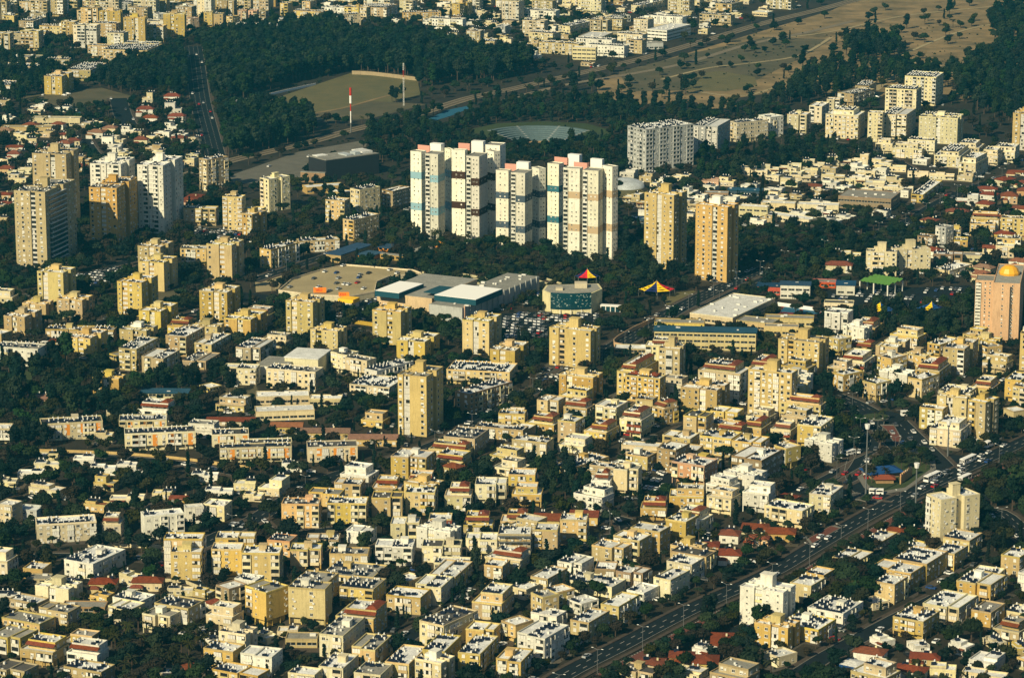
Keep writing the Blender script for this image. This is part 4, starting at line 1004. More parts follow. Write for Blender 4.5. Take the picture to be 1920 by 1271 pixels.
('villa','white villa with white roof in front of the two-winged pale block', 306.2, 2011.0, 11.0, 15.1, 7.6, 7.3, 2, 'w','W',''),
('tiled_house','cream house with red tiled roof right of the brown flat school', 293.6, 1968.3, 11.0, 14.7, 7.9, 6.0, 1, 'c','R',''),
('tiled_house','leftmost pink house with red tiled roof in front of the two-winged pale block', 335.7, 2017.6, 11.0, 11.0, 9.1, 7.9, 2, 'k','R',''),
('tiled_house','second-from-left cream house with red tiled roof right of the two-winged pale block', 359.4, 2122.4, 18.0, 15.9, 7.4, 3.4, 1, 'c','R',''),
('tiled_house','rightmost pink house with red tiled roof in front of the two-winged pale block', 340.0, 1989.8, 17.0, 13.1, 7.8, 3.6, 1, 'k','R',''),
('tiled_house','rightmost cream house with red tiled roof right of the two-winged pale block', 354.4, 2075.6, 48.0, 8.1, 7, 5.0, 1, 'c','R',''),
('tiled_house','pink house with red tiled roof right of the two-winged pale block', 349.7, 2042.3, 17.0, 8.7, 7.2, 6.2, 1, 'k','R',''),
('terraced_block','yellow four-storey stepped block with white roof right of the curved cream block', 304.3, 1918.0, 14.0, 18.0, 8.0, 13.1, 4, 'y','W',''),
('apartment_block','yellow four-storey block with white roof right of the curved cream block', 321.4, 1913.2, 14.0, 15.3, 8.0, 11.3, 4, 'y','W',''),
('winged_block','rear yellow tower of the pair stacked close together left of the long-balconied block', -214.0, 1788.2, 18.0, 14.7, 19.3, 19.8, 7, 'y','W',''),
('winged_block','front yellow tower of the pair stacked close together beside the dark clump', -208.7, 1754.5, 18.0, 16.0, 19.7, 17.6, 6, 'y','W',''),
('slab_block','yellow four-storey long slab with white roof right of the rear tower of the yellow pair', -194.3, 1819.8, 2.0, 15.9, 9.5, 11.1, 4, 'y','W',''),
('winged_block','rightmost yellow seven-storey tower block, white roof right of the front tower of the yellow pair', -171.8, 1784.3, 18.0, 16.2, 18.8, 21.7, 7, 'y','W',''),
('winged_block','yellow seven-storey tower block with white roof in front of the dark-glazed sand high-rise', -262.6, 1713.3, 18.0, 16.4, 16.6, 20.2, 7, 'y','W',''),
('winged_block','yellow seven-storey tower block, white roof in front of the front tower of the yellow pair', -213.1, 1690.1, 18.0, 15.1, 22.3, 20.0, 7, 'y','W',''),
('winged_block','leftmost yellow seven-storey tower block, white roof right of the front tower of the yellow pair', -164.2, 1667.6, 18.0, 16.8, 18.8, 19.2, 7, 'y','W',''),
('winged_block','yellow four-storey block with white roof behind the yellow block by the red roof', -247.4, 1678.3, 18.0, 15.8, 14.0, 11.8, 4, 'y','W',''),
('winged_block','yellow four-storey block with white roof in front of the front tower of the yellow pair', -197.6, 1656.4, 18.0, 13.2, 23.6, 11.2, 4, 'y','W',''),
('winged_block','yellow four-storey block with white roof left of the yellow tower by the car park', -147.4, 1637.7, 18.0, 15.9, 23.5, 11.0, 4, 'y','W',''),
('winged_block','sand-coloured four-storey block with white roof left of the yellow block by the red roof', -270.2, 1636.1, 18.0, 12.7, 21.1, 12.5, 4, 'p','W',''),
('slab_block','yellow two-storey long slab with grey roof behind the yellow block by the red roof', -236.1, 1622.4, 5.0, 37.8, 10.1, 7.0, 2, 'y','G',''),
('winged_block','yellow block beside the little red-tiled roof in the far quarter', -229.3, 1594.8, 18.0, 14.5, 22.2, 10.6, 4, 'y','W',''),
('winged_block','leftmost sand-coloured three-storey block with white roof right of the yellow block by the red roof', -203.8, 1615.2, 18.0, 16.1, 15.2, 9.1, 3, 'p','W',''),
('slab_block','yellow two-storey long slab with white roof left of the yellow block by the red roof', -254.1, 1581.9, 16.0, 28.7, 9.8, 6.8, 2, 'y','W',''),
('tiled_house','yellow house with red tiled roof left of the yellow block by the red roof', -247.7, 1612.4, 2.0, 9.4, 7, 3.2, 1, 'y','R',''),
('apartment_block','sand-coloured four-storey block with white roof right of the yellow block by the red roof', -197.9, 1566.7, 18.0, 10.2, 27.8, 12.0, 4, 'p','W',''),
('apartment_block','rightmost sand-coloured three-storey block with white roof right of the yellow block by the red roof', -185.2, 1552.5, 18.0, 13.4, 21.0, 9.6, 3, 'p','W',''),
('apartment_block','sand-coloured four-storey block with white roof in front of the front tower of the yellow pair', -176.2, 1594.7, 18.0, 12.1, 24.4, 11.8, 4, 'p','W',''),
('apartment_block','sand-coloured three-storey block with white roof behind the long red-tiled hall', -161.3, 1590.9, 18.0, 10.6, 27.0, 8.5, 3, 'p','W',''),
('apartment_block','sand-coloured one-storey block with grey roof behind the long red-tiled hall', -164.6, 1565.2, 18.0, 12.6, 21.5, 4.8, 1, 'p','G',''),
('apartment_block','sand-coloured three-storey block with white roof left of the yellow tower by the car park', -136.6, 1574.7, 18.0, 13.0, 23.5, 9.9, 3, 'p','W',''),
('apartment_block','cream three-storey block with white roof behind the long red-tiled hall', -140.2, 1527.9, 8.0, 17.7, 10.0, 9.0, 3, 'c','W',''),
('apartment_block','sand-coloured three-storey block with white roof left of the yellow block by the red roof', -277.9, 1607.5, 29.0, 8.1, 9.5, 8.4, 3, 'p','W',''),
('row_house','pink row house with brown tiled roof left of the orange-panelled cream slab', -259.8, 1507.7, 2.0, 14.1, 8, 3.0, 1, 'k','T',''),
('row_house','pink row house with brown tiled roof behind the orange-panelled cream slab', -237.4, 1484.5, 2.0, 13.3, 8, 4.8, 1, 'k','T',''),
('low_hall','yellow low hall with grey roof right of the yellow block by the red roof', -209.9, 1579.0, 45.0, 8.0, 8, 3.0, 1, 'y','G',''),
('low_hall','cream low hall with blue roof behind the long orange-panelled slab', -176.6, 1498.9, 2.0, 24.0, 8, 3.0, 1, 'c','B',''),
('low_hall','cream low hall with white roof right of the orange-panelled cream slab', -195.7, 1458.8, -10.0, 11.2, 11.0, 4.1, 1, 'c','W',''),
('low_hall','cream low hall with grey roof behind the long orange-panelled slab', -175.0, 1480.2, 2.0, 10.3, 8, 3.0, 1, 'c','G',''),
('low_hall','yellow low hall with white roof behind the long red-tiled hall', -154.7, 1510.9, 43.0, 8.1, 8, 3.0, 1, 'y','W',''),
('slab_block','cream slab with orange wall panels and dark roof beside the dark grove', -213.4, 1421.8, -12.0, 29.4, 11.0, 8.7, 3, 'c','D','hb'),
('slab_block','cream three-storey long slab with white roof behind the long orange-panelled slab', -179.2, 1427.2, -5.0, 23.0, 11.0, 8.5, 3, 'c','W','hb'),
('slab_block','long cream slab with orange panels standing nearest the villas', -168.2, 1401.7, -8.0, 33.6, 11.0, 9.2, 3, 'c','D','hb'),
('slab_block','leftmost cream two-storey long slab with dark roof in front of the long red-tiled hall', -135.1, 1406.3, -6.0, 17.6, 11.0, 7.1, 2, 'c','D','hb'),
('slab_block','cream three-storey long slab with dark roof in front of the long red-tiled hall', -120.7, 1379.1, -6.0, 33.6, 8.0, 7.8, 3, 'c','D','hb'),
('slab_block','cream three-storey long slab with white roof left of the orange-panelled cream slab', -245.6, 1412.1, 2.0, 9.8, 9.5, 8.2, 3, 'c','W',''),
('row_house','long building with a bright red tiled roof among dark trees', -138.1, 1445.3, 2.0, 23.6, 8, 3.6, 1, 'c','R',''),
('villa','cream flat-roofed house with white roof right of the orange-panelled cream slab', -196.6, 1414.6, 2.0, 8.5, 6.1, 4.4, 1, 'c','W',''),
('slab_block','yellow four-storey long slab with white roof left of the open car park', -142.2, 1819.6, 35.0, 8.8, 26.9, 12.1, 4, 'y','W',''),
('slab_block','sand-coloured two-storey long slab with white roof behind the open car park', -121.2, 1861.9, 74.0, 8.4, 25.6, 7.4, 2, 'p','W',''),
('winged_block','tall yellow tower rising between the mall car park and a grove', -114.3, 1638.7, 20.0, 16.2, 16.2, 19.8, 7, 'y','W',''),
('winged_block','tall yellow tower directly below the white-roofed mall halls', -65.5, 1617.9, 20.0, 16.7, 16.0, 19.2, 7, 'y','W',''),
('winged_block','tall yellow tower near the glass-fronted cinema', -16.2, 1597.8, 20.0, 15.3, 19.4, 18.9, 6, 'y','W',''),
('winged_block','yellow four-storey block with white roof right of the yellow tower by the car park', -99.5, 1606.2, 20.0, 16.1, 13.1, 10.9, 4, 'y','W',''),
('winged_block','yellow three-storey block with white roof right of the yellow tower below the mall', -50.4, 1588.3, 20.0, 16.3, 21.8, 10.3, 3, 'y','W',''),
('winged_block','yellow three-storey block with white roof right of the yellow tower near the cinema', -1.3, 1570.5, 20.0, 14.0, 22.3, 9.7, 3, 'y','W',''),
('apartment_block','cream four-storey block with dark roof left of the long white slab', -88.2, 1551.4, 35.0, 11.9, 10.0, 10.8, 4, 'c','D',''),
('apartment_block','cream three-storey block with grey roof left of the long white slab', -79.1, 1542.2, 35.0, 14.5, 8.0, 10.0, 3, 'c','G',''),
('slab_block','long white slab with a roof full of tanks beside the twin cream blocks', -64.1, 1539.1, 40.0, 8.7, 28.4, 6.9, 2, 'w','W',''),
('apartment_block','cream two-storey block with white roof in front of the long white slab', -68.9, 1510.3, 20.0, 22.0, 21.9, 5.6, 2, 'c','W',''),
('tower_block','slender pale yellow high-rise with small dark windows standing alone among low blocks', -44.5, 1434.1, 20.0, 14.9, 22.3, 30.2, 10, 'y','G',''),
('slab_block','long yellow slab beside the slender pale high-rise', -15.5, 1531.3, 12.0, 33.4, 20.0, 8.0, 3, 'y','W',''),
('slab_block','tan slab with stacked balconies facing the tree-lined street', -14.2, 1477.9, 40.0, 9.6, 32.9, 11.0, 4, 'b','W',''),
('low_hall','cream low hall with white roof behind the ribbon-windowed school', -116.0, 1488.1, -5.0, 26.7, 11.0, 4.6, 1, 'c','W',''),
('low_hall','cream low hall with white roof right of the ribbon-windowed school', -93.7, 1482.8, 2.0, 16.1, 8, 4.3, 1, 'c','W',''),
('low_hall','long low white school with ribbon windows between cypresses', -112.8, 1457.8, -8.0, 28.9, 11.0, 5.0, 2, 'c','W',''),
('row_house','yellow row house with brown tiled roof in front of the ribbon-windowed school', -109.7, 1431.9, 2.0, 15.5, 8, 4.7, 1, 'y','T',''),
('row_house','yellow row house with brown tiled roof right of the ribbon-windowed school', -90.2, 1420.6, 2.0, 23.6, 8, 4.9, 2, 'y','T',''),
('row_house','row of low houses with long brown tiled roof nearest the slender pale high-rise', -66.5, 1408.4, 2.0, 23.4, 8, 5.1, 2, 'y','T',''),
('slab_block','rightmost cream two-storey long slab with dark roof in front of the long red-tiled hall', -116.6, 1388.4, -6.0, 24.5, 8.5, 7.4, 2, 'c','D','hb'),
('slab_block','cream two-storey long slab with dark roof left of the brown-tiled row house', -84.9, 1382.6, -6.0, 23.5, 11.0, 7.6, 2, 'c','D','hb'),
('slab_block','leftmost sand-coloured two-storey long slab with white roof in front of the tan street slab', -4.9, 1419.4, 20.0, 24.5, 8.2, 6.2, 2, 'p','W',''),
('apartment_block','sand-coloured three-storey block with grey roof right of the slender pale high-rise', -21.6, 1396.5, 20.0, 15.7, 19.8, 9.2, 3, 'p','G',''),
('terraced_block','yellow three-storey stepped block with grey roof in front of the slender pale high-rise', -28.9, 1382.9, 20.0, 18.8, 9.4, 7.8, 3, 'y','G',''),
('apartment_block','yellow two-storey block with white roof right of the tan street slab', 0.3, 1444.0, 8.0, 13.0, 8.0, 6.8, 2, 'y','W',''),
('tower_block','pale yellow tower with a dark balcony column beside the street car park', 33.3, 1566.7, 25.0, 23.8, 13.1, 20.7, 7, 'y','W',''),
('winged_block','yellow four-storey block with white roof in front of the pale yellow balcony tower', 35.1, 1498.8, 25.0, 18.8, 12.7, 12.5, 4, 'y','W',''),
('apartment_block','yellow three-storey block with white roof right of the tan street slab', 19.6, 1465.1, 25.0, 10.7, 11.2, 8.2, 3, 'y','W',''),
('terraced_block','sand-coloured three-storey stepped block with white roof left of the red-banded block', 33.5, 1461.7, 25.0, 12.6, 10.5, 7.7, 3, 'p','W',''),
('apartment_block','cream three-storey block with white roof left of the red-banded block', 48.8, 1448.4, 25.0, 11.8, 14.8, 9.9, 3, 'c','W',''),
('terraced_block','cream block with rust-red balcony bands beside a side street', 60.7, 1427.7, 25.0, 11.3, 16.6, 12.0, 4, 'c','W','stripe'),
('terraced_block','yellow four-storey stepped block, white roof in front of the front block of the red-tiled cluster', 75.6, 1449.4, 51.0, 8.1, 9.8, 10.7, 4, 'y','W',''),
('terraced_block','yellow two-storey stepped block with white roof right of the tan street slab', 16.0, 1437.7, 25.0, 15.0, 11.6, 6.7, 2, 'y','W',''),
('apartment_block','yellow four-storey block with white roof left of the red-banded block', 28.4, 1414.9, 25.0, 9.2, 10.5, 11.1, 4, 'y','W',''),
('terraced_block','yellow three-storey stepped block with white roof left of the red-banded block', 43.1, 1416.5, 25.0, 11.7, 15.1, 8.7, 3, 'y','W',''),
('slab_block','rightmost sand-coloured two-storey long slab with white roof in front of the tan street slab', 9.9, 1392.2, 21.0, 17.6, 9.7, 7.4, 2, 'p','W',''),
('apartment_block','sand-coloured one-storey block with white roof right of the tan street slab', 6.1, 1425.9, 25.0, 8.5, 10.3, 4.5, 1, 'p','W',''),
('apartment_block','cream two-storey block with white roof right of the tan street slab', 1.6, 1453.2, 6.0, 8.8, 8.9, 5.4, 2, 'c','W',''),
('tower_block','plain-sided tall block at the back of the red-tiled cluster', 82.5, 1521.8, 17.0, 11.1, 12.2, 21.2, 7, 'p','W',''),
('terraced_block','cream five-storey stepped block with white roof behind the tall block of the red-tiled cluster', 81.0, 1568.3, 10.0, 19.1, 10.3, 13.6, 5, 'c','W',''),
('terraced_block','yellow five-storey stepped block with white roof left of the front block of the red-tiled cluster', 64.4, 1513.1, 25.0, 11.0, 28.1, 15.9, 5, 'y','W',''),
('winged_block','yellow block with little red roofs between its roof tanks in the cluster', 67.6, 1491.4, 25.0, 18.9, 8.0, 13.4, 5, 'y','W','redtop'),
('terraced_block','pinkish sand block whose top storey carries a rust-red canopy and tank rows', 108.1, 1499.2, 25.0, 22.8, 15.6, 17.6, 6, 'p','W',''),
('tower_block','tall yellow block with a column of white balconies beside the dark grove', 129.7, 1464.6, 25.0, 22.9, 8.8, 23.1, 8, 'y','W',''),
('terraced_block','yellow three-storey stepped block with white roof left of the dark-balconied yellow block', 132.0, 1545.1, 25.0, 9.5, 18.3, 8.6, 3, 'y','W',''),
('winged_block','yellow four-storey block with white roof left of the red-canopied sand block', 96.8, 1474.4, 25.0, 19.4, 17.9, 12.8, 4, 'y','W',''),
('apartment_block','yellow four-storey block with dark roof in front of the red-canopied sand block', 90.4, 1422.6, 25.0, 11.0, 12.5, 11.5, 4, 'y','D',''),
('apartment_block','rightmost yellow two-storey block with white roof in front of the red-canopied sand block', 106.5, 1453.7, 25.0, 13.7, 10.8, 5.4, 2, 'y','W',''),
('apartment_block','leftmost yellow two-storey block with white roof in front of the red-canopied sand block', 103.9, 1429.8, 24.0, 12.9, 9.9, 5.4, 2, 'y','W',''),
('terraced_block','yellow three-storey stepped block with white roof in front of the yellow white-balconied block', 118.5, 1423.2, 25.0, 10.2, 14.3, 8.4, 3, 'y','W',''),
('apartment_block','leftmost yellow three-storey block with white roof behind the pinkish white block', 80.2, 1397.9, 25.0, 14.9, 12.3, 7.9, 3, 'y','W',''),
('apartment_block','rightmost yellow three-storey block with white roof behind the pinkish white block', 99.0, 1393.5, 25.0, 15.8, 12.5, 9.2, 3, 'y','W',''),
('apartment_block','yellow three-storey block with white roof in front of the yellow white-balconied block', 112.8, 1384.5, 25.0, 14.0, 13.9, 9.5, 3, 'y','W',''),
('low_hall','cream low hall with white roof in front of the red-banded block', 61.9, 1393.5, 14.0, 18.6, 7.5, 4.4, 1, 'c','W',''),
('apartment_block','yellow two-storey block with white roof behind the pinkish white block', 79.6, 1383.3, 20.0, 19.3, 10.0, 6.2, 2, 'y','W',''),
('low_hall','yellow low hall with grey roof behind the blue-roofed school', 93.5, 1649.5, 6.0, 27.7, 9.9, 4.6, 1, 'y','G',''),
('low_hall','yellow three-storey school with a deep blue roof', 104.9, 1603.5, 6.0, 54.9, 10.7, 10.4, 3, 'y','B',''),
('low_hall','vast cream hall with a flat white roof beside the blue-roofed school', 125.7, 1685.6, 29.0, 26.5, 57.8, 5.1, 2, 'c','W','big'),
('low_hall','sand-coloured low hall with grey roof right of the vast cream hall', 137.1, 1650.0, 25.0, 21.0, 12.9, 5.1, 2, 'p','G',''),
('low_hall','sand-coloured low hall with white roof right of the pale yellow balcony tower', 63.9, 1594.2, 5.0, 16.8, 10.1, 3.2, 1, 'p','W',''),
('tower_block','half of the curved cream tower block with dark vertical balconies beside the avenue', 222.6, 1791.3, 10.0, 18.3, 8.0, 15.0, 5, 'c','G',''),
('tower_block','half of the curved cream tower block nearer the brown flats, with dark balconies', 241.1, 1800.9, -10.0, 22.5, 9.4, 14.5, 5, 'c','G','nolabelrep'),
('apartment_block','brown three-storey block with grey roof right of the curved cream block', 260.6, 1870.9, 25.0, 10.1, 8.0, 8.0, 3, 'b','G',''),
('apartment_block','grey five-storey block with grey roof right of the curved cream block', 271.7, 1872.5, 44.0, 8.1, 8.0, 13.6, 5, 'g','G',''),
('apartment_block','yellow three-storey block with grey roof right of the curved cream block', 278.7, 1885.9, 9.0, 10.3, 18.2, 8.6, 3, 'y','G',''),
('apartment_block','yellow two-storey block with grey roof right of the curved cream block', 281.2, 1865.7, 10.0, 8.5, 10.6, 6.8, 2, 'y','G',''),
('apartment_block','yellow three-storey block with white roof right of the curved cream block', 301.4, 1909.5, 11.0, 16.0, 8.0, 8.1, 3, 'y','W',''),
('apartment_block','yellow two-storey block with white roof right of the curved cream block', 322.9, 1921.7, 14.0, 16.1, 8.0, 6.4, 2, 'y','W',''),
('apartment_block','yellow two-storey block with white roof behind the golden-domed pink tower', 312.5, 1871.9, 14.0, 15.2, 10.1, 6.8, 2, 'y','W',''),
('apartment_block','cream two-storey block with white roof behind the golden-domed pink tower', 305.4, 1843.4, 13.0, 11.2, 8.0, 7.6, 2, 'c','W',''),
('low_hall','cream low hall with grey roof right of the green shade roof', 281.7, 1830.9, 11.0, 14.8, 8.9, 4.5, 1, 'c','G',''),
('row_house','cream row house with red tiled roof right of the green shade roof', 297.7, 1852.8, 15.0, 9.0, 6, 5.3, 2, 'c','R',''),
('slab_block','cream one-storey long slab with white roof right of the green shade roof', 266.7, 1797.9, 40.0, 11.4, 26.0, 3.8, 1, 'c','W',''),
('apartment_block','brown two-storey block with white roof right of the green shade roof', 267.1, 1822.6, 10.0, 17.5, 9.6, 6.9, 2, 'b','W',''),
('tiled_house','low cream villa with red hip roof beside the curved cream block', 197.9, 1799.2, 9.0, 15.7, 7.5, 6.6, 2, 'c','R',''),
('villa','cream villa with white roof behind the red-hipped villa', 206.6, 1835.1, 10.0, 17.0, 6.5, 5.0, 2, 'c','W',''),
('low_hall','white school building with deep blue roof edge beside the red box', 165.1, 1728.7, 7.0, 17.2, 9.9, 8.2, 3, 'w','B',''),
('low_hall','red low hall with grey roof in front of the red-hipped villa', 184.9, 1757.3, 9.0, 13.7, 8.0, 3.8, 1, 'q','G',''),
('low_hall','white low hall with blue roof in front of the red-hipped villa', 195.7, 1739.8, 8.0, 10.7, 12.0, 5.9, 2, 'w','B',''),
('low_hall','red low hall with blue roof left of the blue-edged white school', 151.0, 1738.8, 11.0, 13.7, 8.8, 5.3, 2, 'q','B',''),
('low_hall','cream low hall with dark roof behind the white block by the courts', 187.5, 1699.2, 9.0, 16.8, 8.3, 4.2, 1, 'c','D',''),
('apartment_block','crisp white five-storey block beside the sports courts', 180.9, 1639.0, 25.0, 12.9, 11.1, 12.9, 4, 'w','W',''),
('terraced_block','yellow three-storey stepped block with white roof right of the white block by the courts', 196.1, 1635.6, 25.0, 14.1, 14.2, 8.2, 3, 'y','W',''),
('low_hall','rightmost yellow low hall with grey roof in front of the sports courts', 155.3, 1657.9, 8.0, 27.4, 8.7, 5.1, 2, 'y','G',''),
('low_hall','leftmost yellow low hall with grey roof in front of the sports courts', 149.0, 1635.0, 7.0, 18.7, 7, 5.5, 2, 'y','G',''),
('tower_block','yellow seven-storey block with dark balconies and rust-red eaves', 153.8, 1558.1, 25.0, 22.8, 15.7, 16.8, 6, 'y','G',''),
('apartment_block','yellow three-storey block with white roof in front of the white block by the courts', 176.4, 1589.3, 53.0, 8.0, 9.5, 9.8, 3, 'y','W',''),
('terraced_block','yellow two-storey stepped block with white roof in front of the white block by the courts', 187.8, 1596.9, 25.0, 14.7, 10.1, 5.4, 2, 'y','W',''),
('terraced_block','cream three-storey stepped block with white roof behind the corner block by the roundabout', 182.4, 1557.3, 25.0, 13.5, 18.3, 8.8, 3, 'c','W','stripe'),
('winged_block','yellow three-storey block with white roof behind the corner block by the roundabout', 203.5, 1578.0, 25.0, 12.1, 22.1, 9.7, 3, 'y','W',''),
('apartment_block','yellow four-storey block with white roof behind the corner block by the roundabout', 198.2, 1542.0, 48.0, 10.5, 12.1, 11.4, 4, 'y','W',''),
('apartment_block','yellow three-storey block with white roof left of the corner block by the roundabout', 173.0, 1517.2, 51.0, 8.0, 14.1, 8.7, 3, 'y','W',''),
('apartment_block','white-roofed corner block facing the small roundabout', 185.4, 1496.4, 48.0, 9.1, 11.8, 9.3, 3, 'y','W',''),
('apartment_block','yellow three-storey block with white roof left of the golden-domed pink tower', 231.6, 1585.2, 41.0, 8.0, 19.4, 8.8, 3, 'y','W',''),
('winged_block','yellow five-storey block with white roof in front of the golden-domed pink tower', 236.8, 1558.4, 25.0, 11.6, 25.8, 13.9, 5, 'y','W',''),
('apartment_block','yellow three-storey block with grey roof in front of the golden-domed pink tower', 254.5, 1571.1, 64.0, 8.0, 9.5, 9.7, 3, 'y','G',''),
('terraced_block','yellow four-storey stepped block with white roof right of the corner block by the roundabout', 218.5, 1530.1, 25.0, 12.9, 20.5, 10.9, 4, 'y','W',''),
('apartment_block','yellow three-storey block with white roof right of the corner block by the roundabout', 210.0, 1502.8, 40.0, 8.3, 16.7, 10.4, 3, 'y','W',''),
('terraced_block','cream one-storey stepped block with white roof behind the tall yellow junction block', 227.1, 1499.4, 27.0, 15.3, 15.3, 4.2, 1, 'c','W',''),
('terraced_block','yellow two-storey stepped block with white roof behind the tall yellow junction block', 242.7, 1509.1, 25.0, 11.5, 15.2, 7.0, 2, 'y','W',''),
('apartment_block','leftmost yellow four-storey block with white roof behind the tall yellow junction block', 256.5, 1494.9, 25.0, 8.3, 17.2, 12.0, 4, 'y','W',''),
('apartment_block','rightmost yellow four-storey block with white roof behind the tall yellow junction block', 257.0, 1479.6, 38.0, 8.0, 8.0, 11.3, 4, 'y','W',''),
('apartment_block','yellow four-storey block with white roof behind the white-awned pale block', 206.3, 1438.0, 25.0, 11.9, 8.0, 11.1, 4, 'y','W',''),
('winged_block','tallest yellow block overlooking the busy junction', 228.3, 1423.8, 38.0, 9.6, 13.4, 18.8, 6, 'y','W',''),
('winged_block','yellow five-storey block with white roof behind the white-awned pale block', 217.3, 1443.4, 25.0, 15.0, 10.7, 15.7, 5, 'y','W',''),
('terraced_block','pale stepped block with a white awning roof facing the junction', 210.7, 1411.4, 25.0, 15.4, 16.2, 11.3, 4, 'c','W','nored'),
('low_hall','sand-coloured low hall with white roof right of the tall yellow junction block', 249.0, 1454.7, 61.0, 8.1, 8, 5.4, 2, 'p','W',''),
('terraced_block','yellow block with rust-red roof eaves beside the roundabout grove', 143.8, 1454.7, 25.0, 21.6, 8.0, 12.0, 4, 'y','W',''),
('terraced_block','cream three-storey stepped block with white roof in front of the yellow white-balconied block', 131.3, 1417.8, 25.0, 10.2, 9.5, 8.4, 3, 'c','W','stripe'),
('apartment_block','yellow four-storey block with white roof in front of the red-eaved grove block', 145.9, 1409.1, 25.0, 11.9, 19.7, 11.7, 4, 'y','W',''),
('terraced_block','sand-coloured two-storey stepped block with white roof in front of the red-eaved grove block', 129.4, 1390.1, 25.0, 9.9, 14.5, 5.1, 2, 'p','W',''),
('tower_block','yellow seven-storey tower block with grey roof in front of the golden-domed pink tower', 272.8, 1559.4, 14.0, 8.2, 13.4, 20.2, 7, 'y','G',''),
('villa','rightmost cream flat-roofed house with white roof in front of the orange-panelled cream slab', -219.1, 1382.7, 2.0, 10.4, 6, 3.0, 1, 'c','W',''),
('villa','leftmost cream flat-roofed house with white roof in front of the orange-panelled cream slab', -216.4, 1363.9, 2.0, 11.7, 6, 4.1, 1, 'c','W',''),
('villa','leftmost white flat-roofed house with white roof in front of the orange-panelled cream slab', -222.2, 1351.4, 2.0, 11.8, 6, 3.4, 1, 'w','W',''),
('villa','rightmost white flat-roofed house with white roof in front of the orange-panelled cream slab', -200.5, 1373.5, 2.0, 9.7, 6, 4.2, 1, 'w','W',''),
('villa','leftmost white flat-roofed house with white roof behind the boxy yellow villa', -189.5, 1357.3, 2.0, 11.7, 6, 4.0, 1, 'w','W',''),
('villa','rightmost white flat-roofed house with white roof behind the boxy yellow villa', -179.5, 1365.4, 2.0, 9.1, 6, 3.0, 1, 'w','W',''),
('villa','boxy yellow three-storey house among the white villas', -184.8, 1331.3, 16.0, 9.8, 6.2, 6.5, 2, 'y','G',''),
('villa','cream villa with white roof left of the boxy yellow villa', -210.2, 1322.1, 27.0, 16.4, 6.1, 5.0, 2, 'c','W',''),
('villa','cream flat-roofed house with grey roof left of the orange-panelled cream slab', -230.4, 1337.3, 2.0, 8.0, 6, 3.4, 1, 'c','G',''),
('villa','yellow flat-roofed house with brown tiled roof in front of the boxy yellow villa', -184.5, 1298.0, 18.0, 10.3, 6.2, 4.5, 1, 'y','T',''),
('villa','leftmost cream flat-roofed house with white roof right of the boxy yellow villa', -172.4, 1309.1, 2.0, 15.3, 6, 3.7, 1, 'c','W',''),
('villa','rightmost cream flat-roofed house with white roof right of the boxy yellow villa', -157.6, 1317.9, 2.0, 8.8, 6, 3.6, 1, 'c','W',''),
('tiled_house','yellow house with red tiled roof behind the glazed white slab', -148.5, 1311.4, 2.0, 10.4, 6.3, 3.0, 1, 'y','R',''),
('villa','white flat-roofed house with white roof right of the glazed white slab', -132.4, 1320.8, 2.0, 12.4, 6, 3.6, 1, 'w','W',''),
('villa','leftmost cream flat-roofed house with white roof left of the pink corner block', -121.3, 1331.6, 7.0, 10.0, 6.4, 4.4, 1, 'c','W',''),
('villa','white flat-roofed house with white roof right of the long orange-panelled slab', -141.2, 1346.1, 2.0, 12.0, 6, 3.8, 1, 'w','W',''),
('apartment_block','cream two-storey block with white roof right of the glazed white slab', -130.0, 1286.8, 16.0, 10.3, 9.7, 7.3, 2, 'c','W',''),
('villa','rightmost cream flat-roofed house with white roof left of the pink corner block', -116.2, 1314.7, 11.0, 8.6, 6.2, 3.1, 1, 'c','W',''),
('apartment_block','cream three-storey block with white roof left of the pink-panelled slab', -220.6, 1280.8, 26.0, 8.0, 8.0, 9.1, 3, 'c','W',''),
('apartment_block','grey two-storey block with white roof left of the pink-panelled slab', -212.5, 1286.8, 16.0, 9.6, 8.0, 5.0, 2, 'g','W',''),
('slab_block','cream slab with pink wall panels and a white tank-lined roof', -192.4, 1256.4, -12.0, 25.4, 11.0, 8.6, 3, 'c','W',''),
('terraced_block','cream three-storey stepped block with white roof right of the pink-panelled slab', -172.8, 1261.9, 2.0, 8.1, 9.5, 8.8, 3, 'c','W',''),
('slab_block','white slab with dark glazed bays along the villa street', -150.9, 1258.4, 72.0, 8.1, 17.4, 11.2, 4, 'w','W',''),
('slab_block','white two-storey long slab with white roof right of the glazed white slab', -139.7, 1280.7, 76.0, 5.0, 8.0, 7.6, 2, 'w','W',''),
('apartment_block','yellow one-storey block with white roof in front of the pink-panelled slab', -196.9, 1204.3, 15.0, 8.6, 9.6, 4.6, 1, 'y','W',''),
('slab_block','white two-storey long slab with white roof behind the orange-hipped house', -174.0, 1212.3, 28.0, 14.6, 23.2, 6.9, 2, 'w','W',''),
('apartment_block','rear half of the tall pale yellow pair with tanks on the roof', -136.3, 1210.9, 2.0, 16.1, 9.0, 15.4, 5, 'y','W',''),
('winged_block','front half of the tall pale yellow pair standing on short columns', -134.3, 1201.9, 2.0, 12.7, 8.0, 12.3, 4, 'y','W',''),
('apartment_block','yellow four-storey block with white roof right of the front block of the pale yellow pair', -118.2, 1209.0, 2.0, 12.5, 9.5, 11.6, 4, 'y','W',''),
('apartment_block','yellow three-storey block with white roof right of the rear block of the pale yellow pair', -116.6, 1229.7, 2.0, 16.3, 9.5, 10.0, 3, 'y','W',''),
('apartment_block','yellow four-storey block with white roof behind the narrow brown-yellow block', -103.1, 1200.3, 3.0, 15.7, 10.6, 12.8, 4, 'y','W',''),
('tiled_house','low yellow house with a bright orange-red hip roof', -167.0, 1185.4, 2.0, 10.8, 7, 5.3, 1, 'y','R',''),
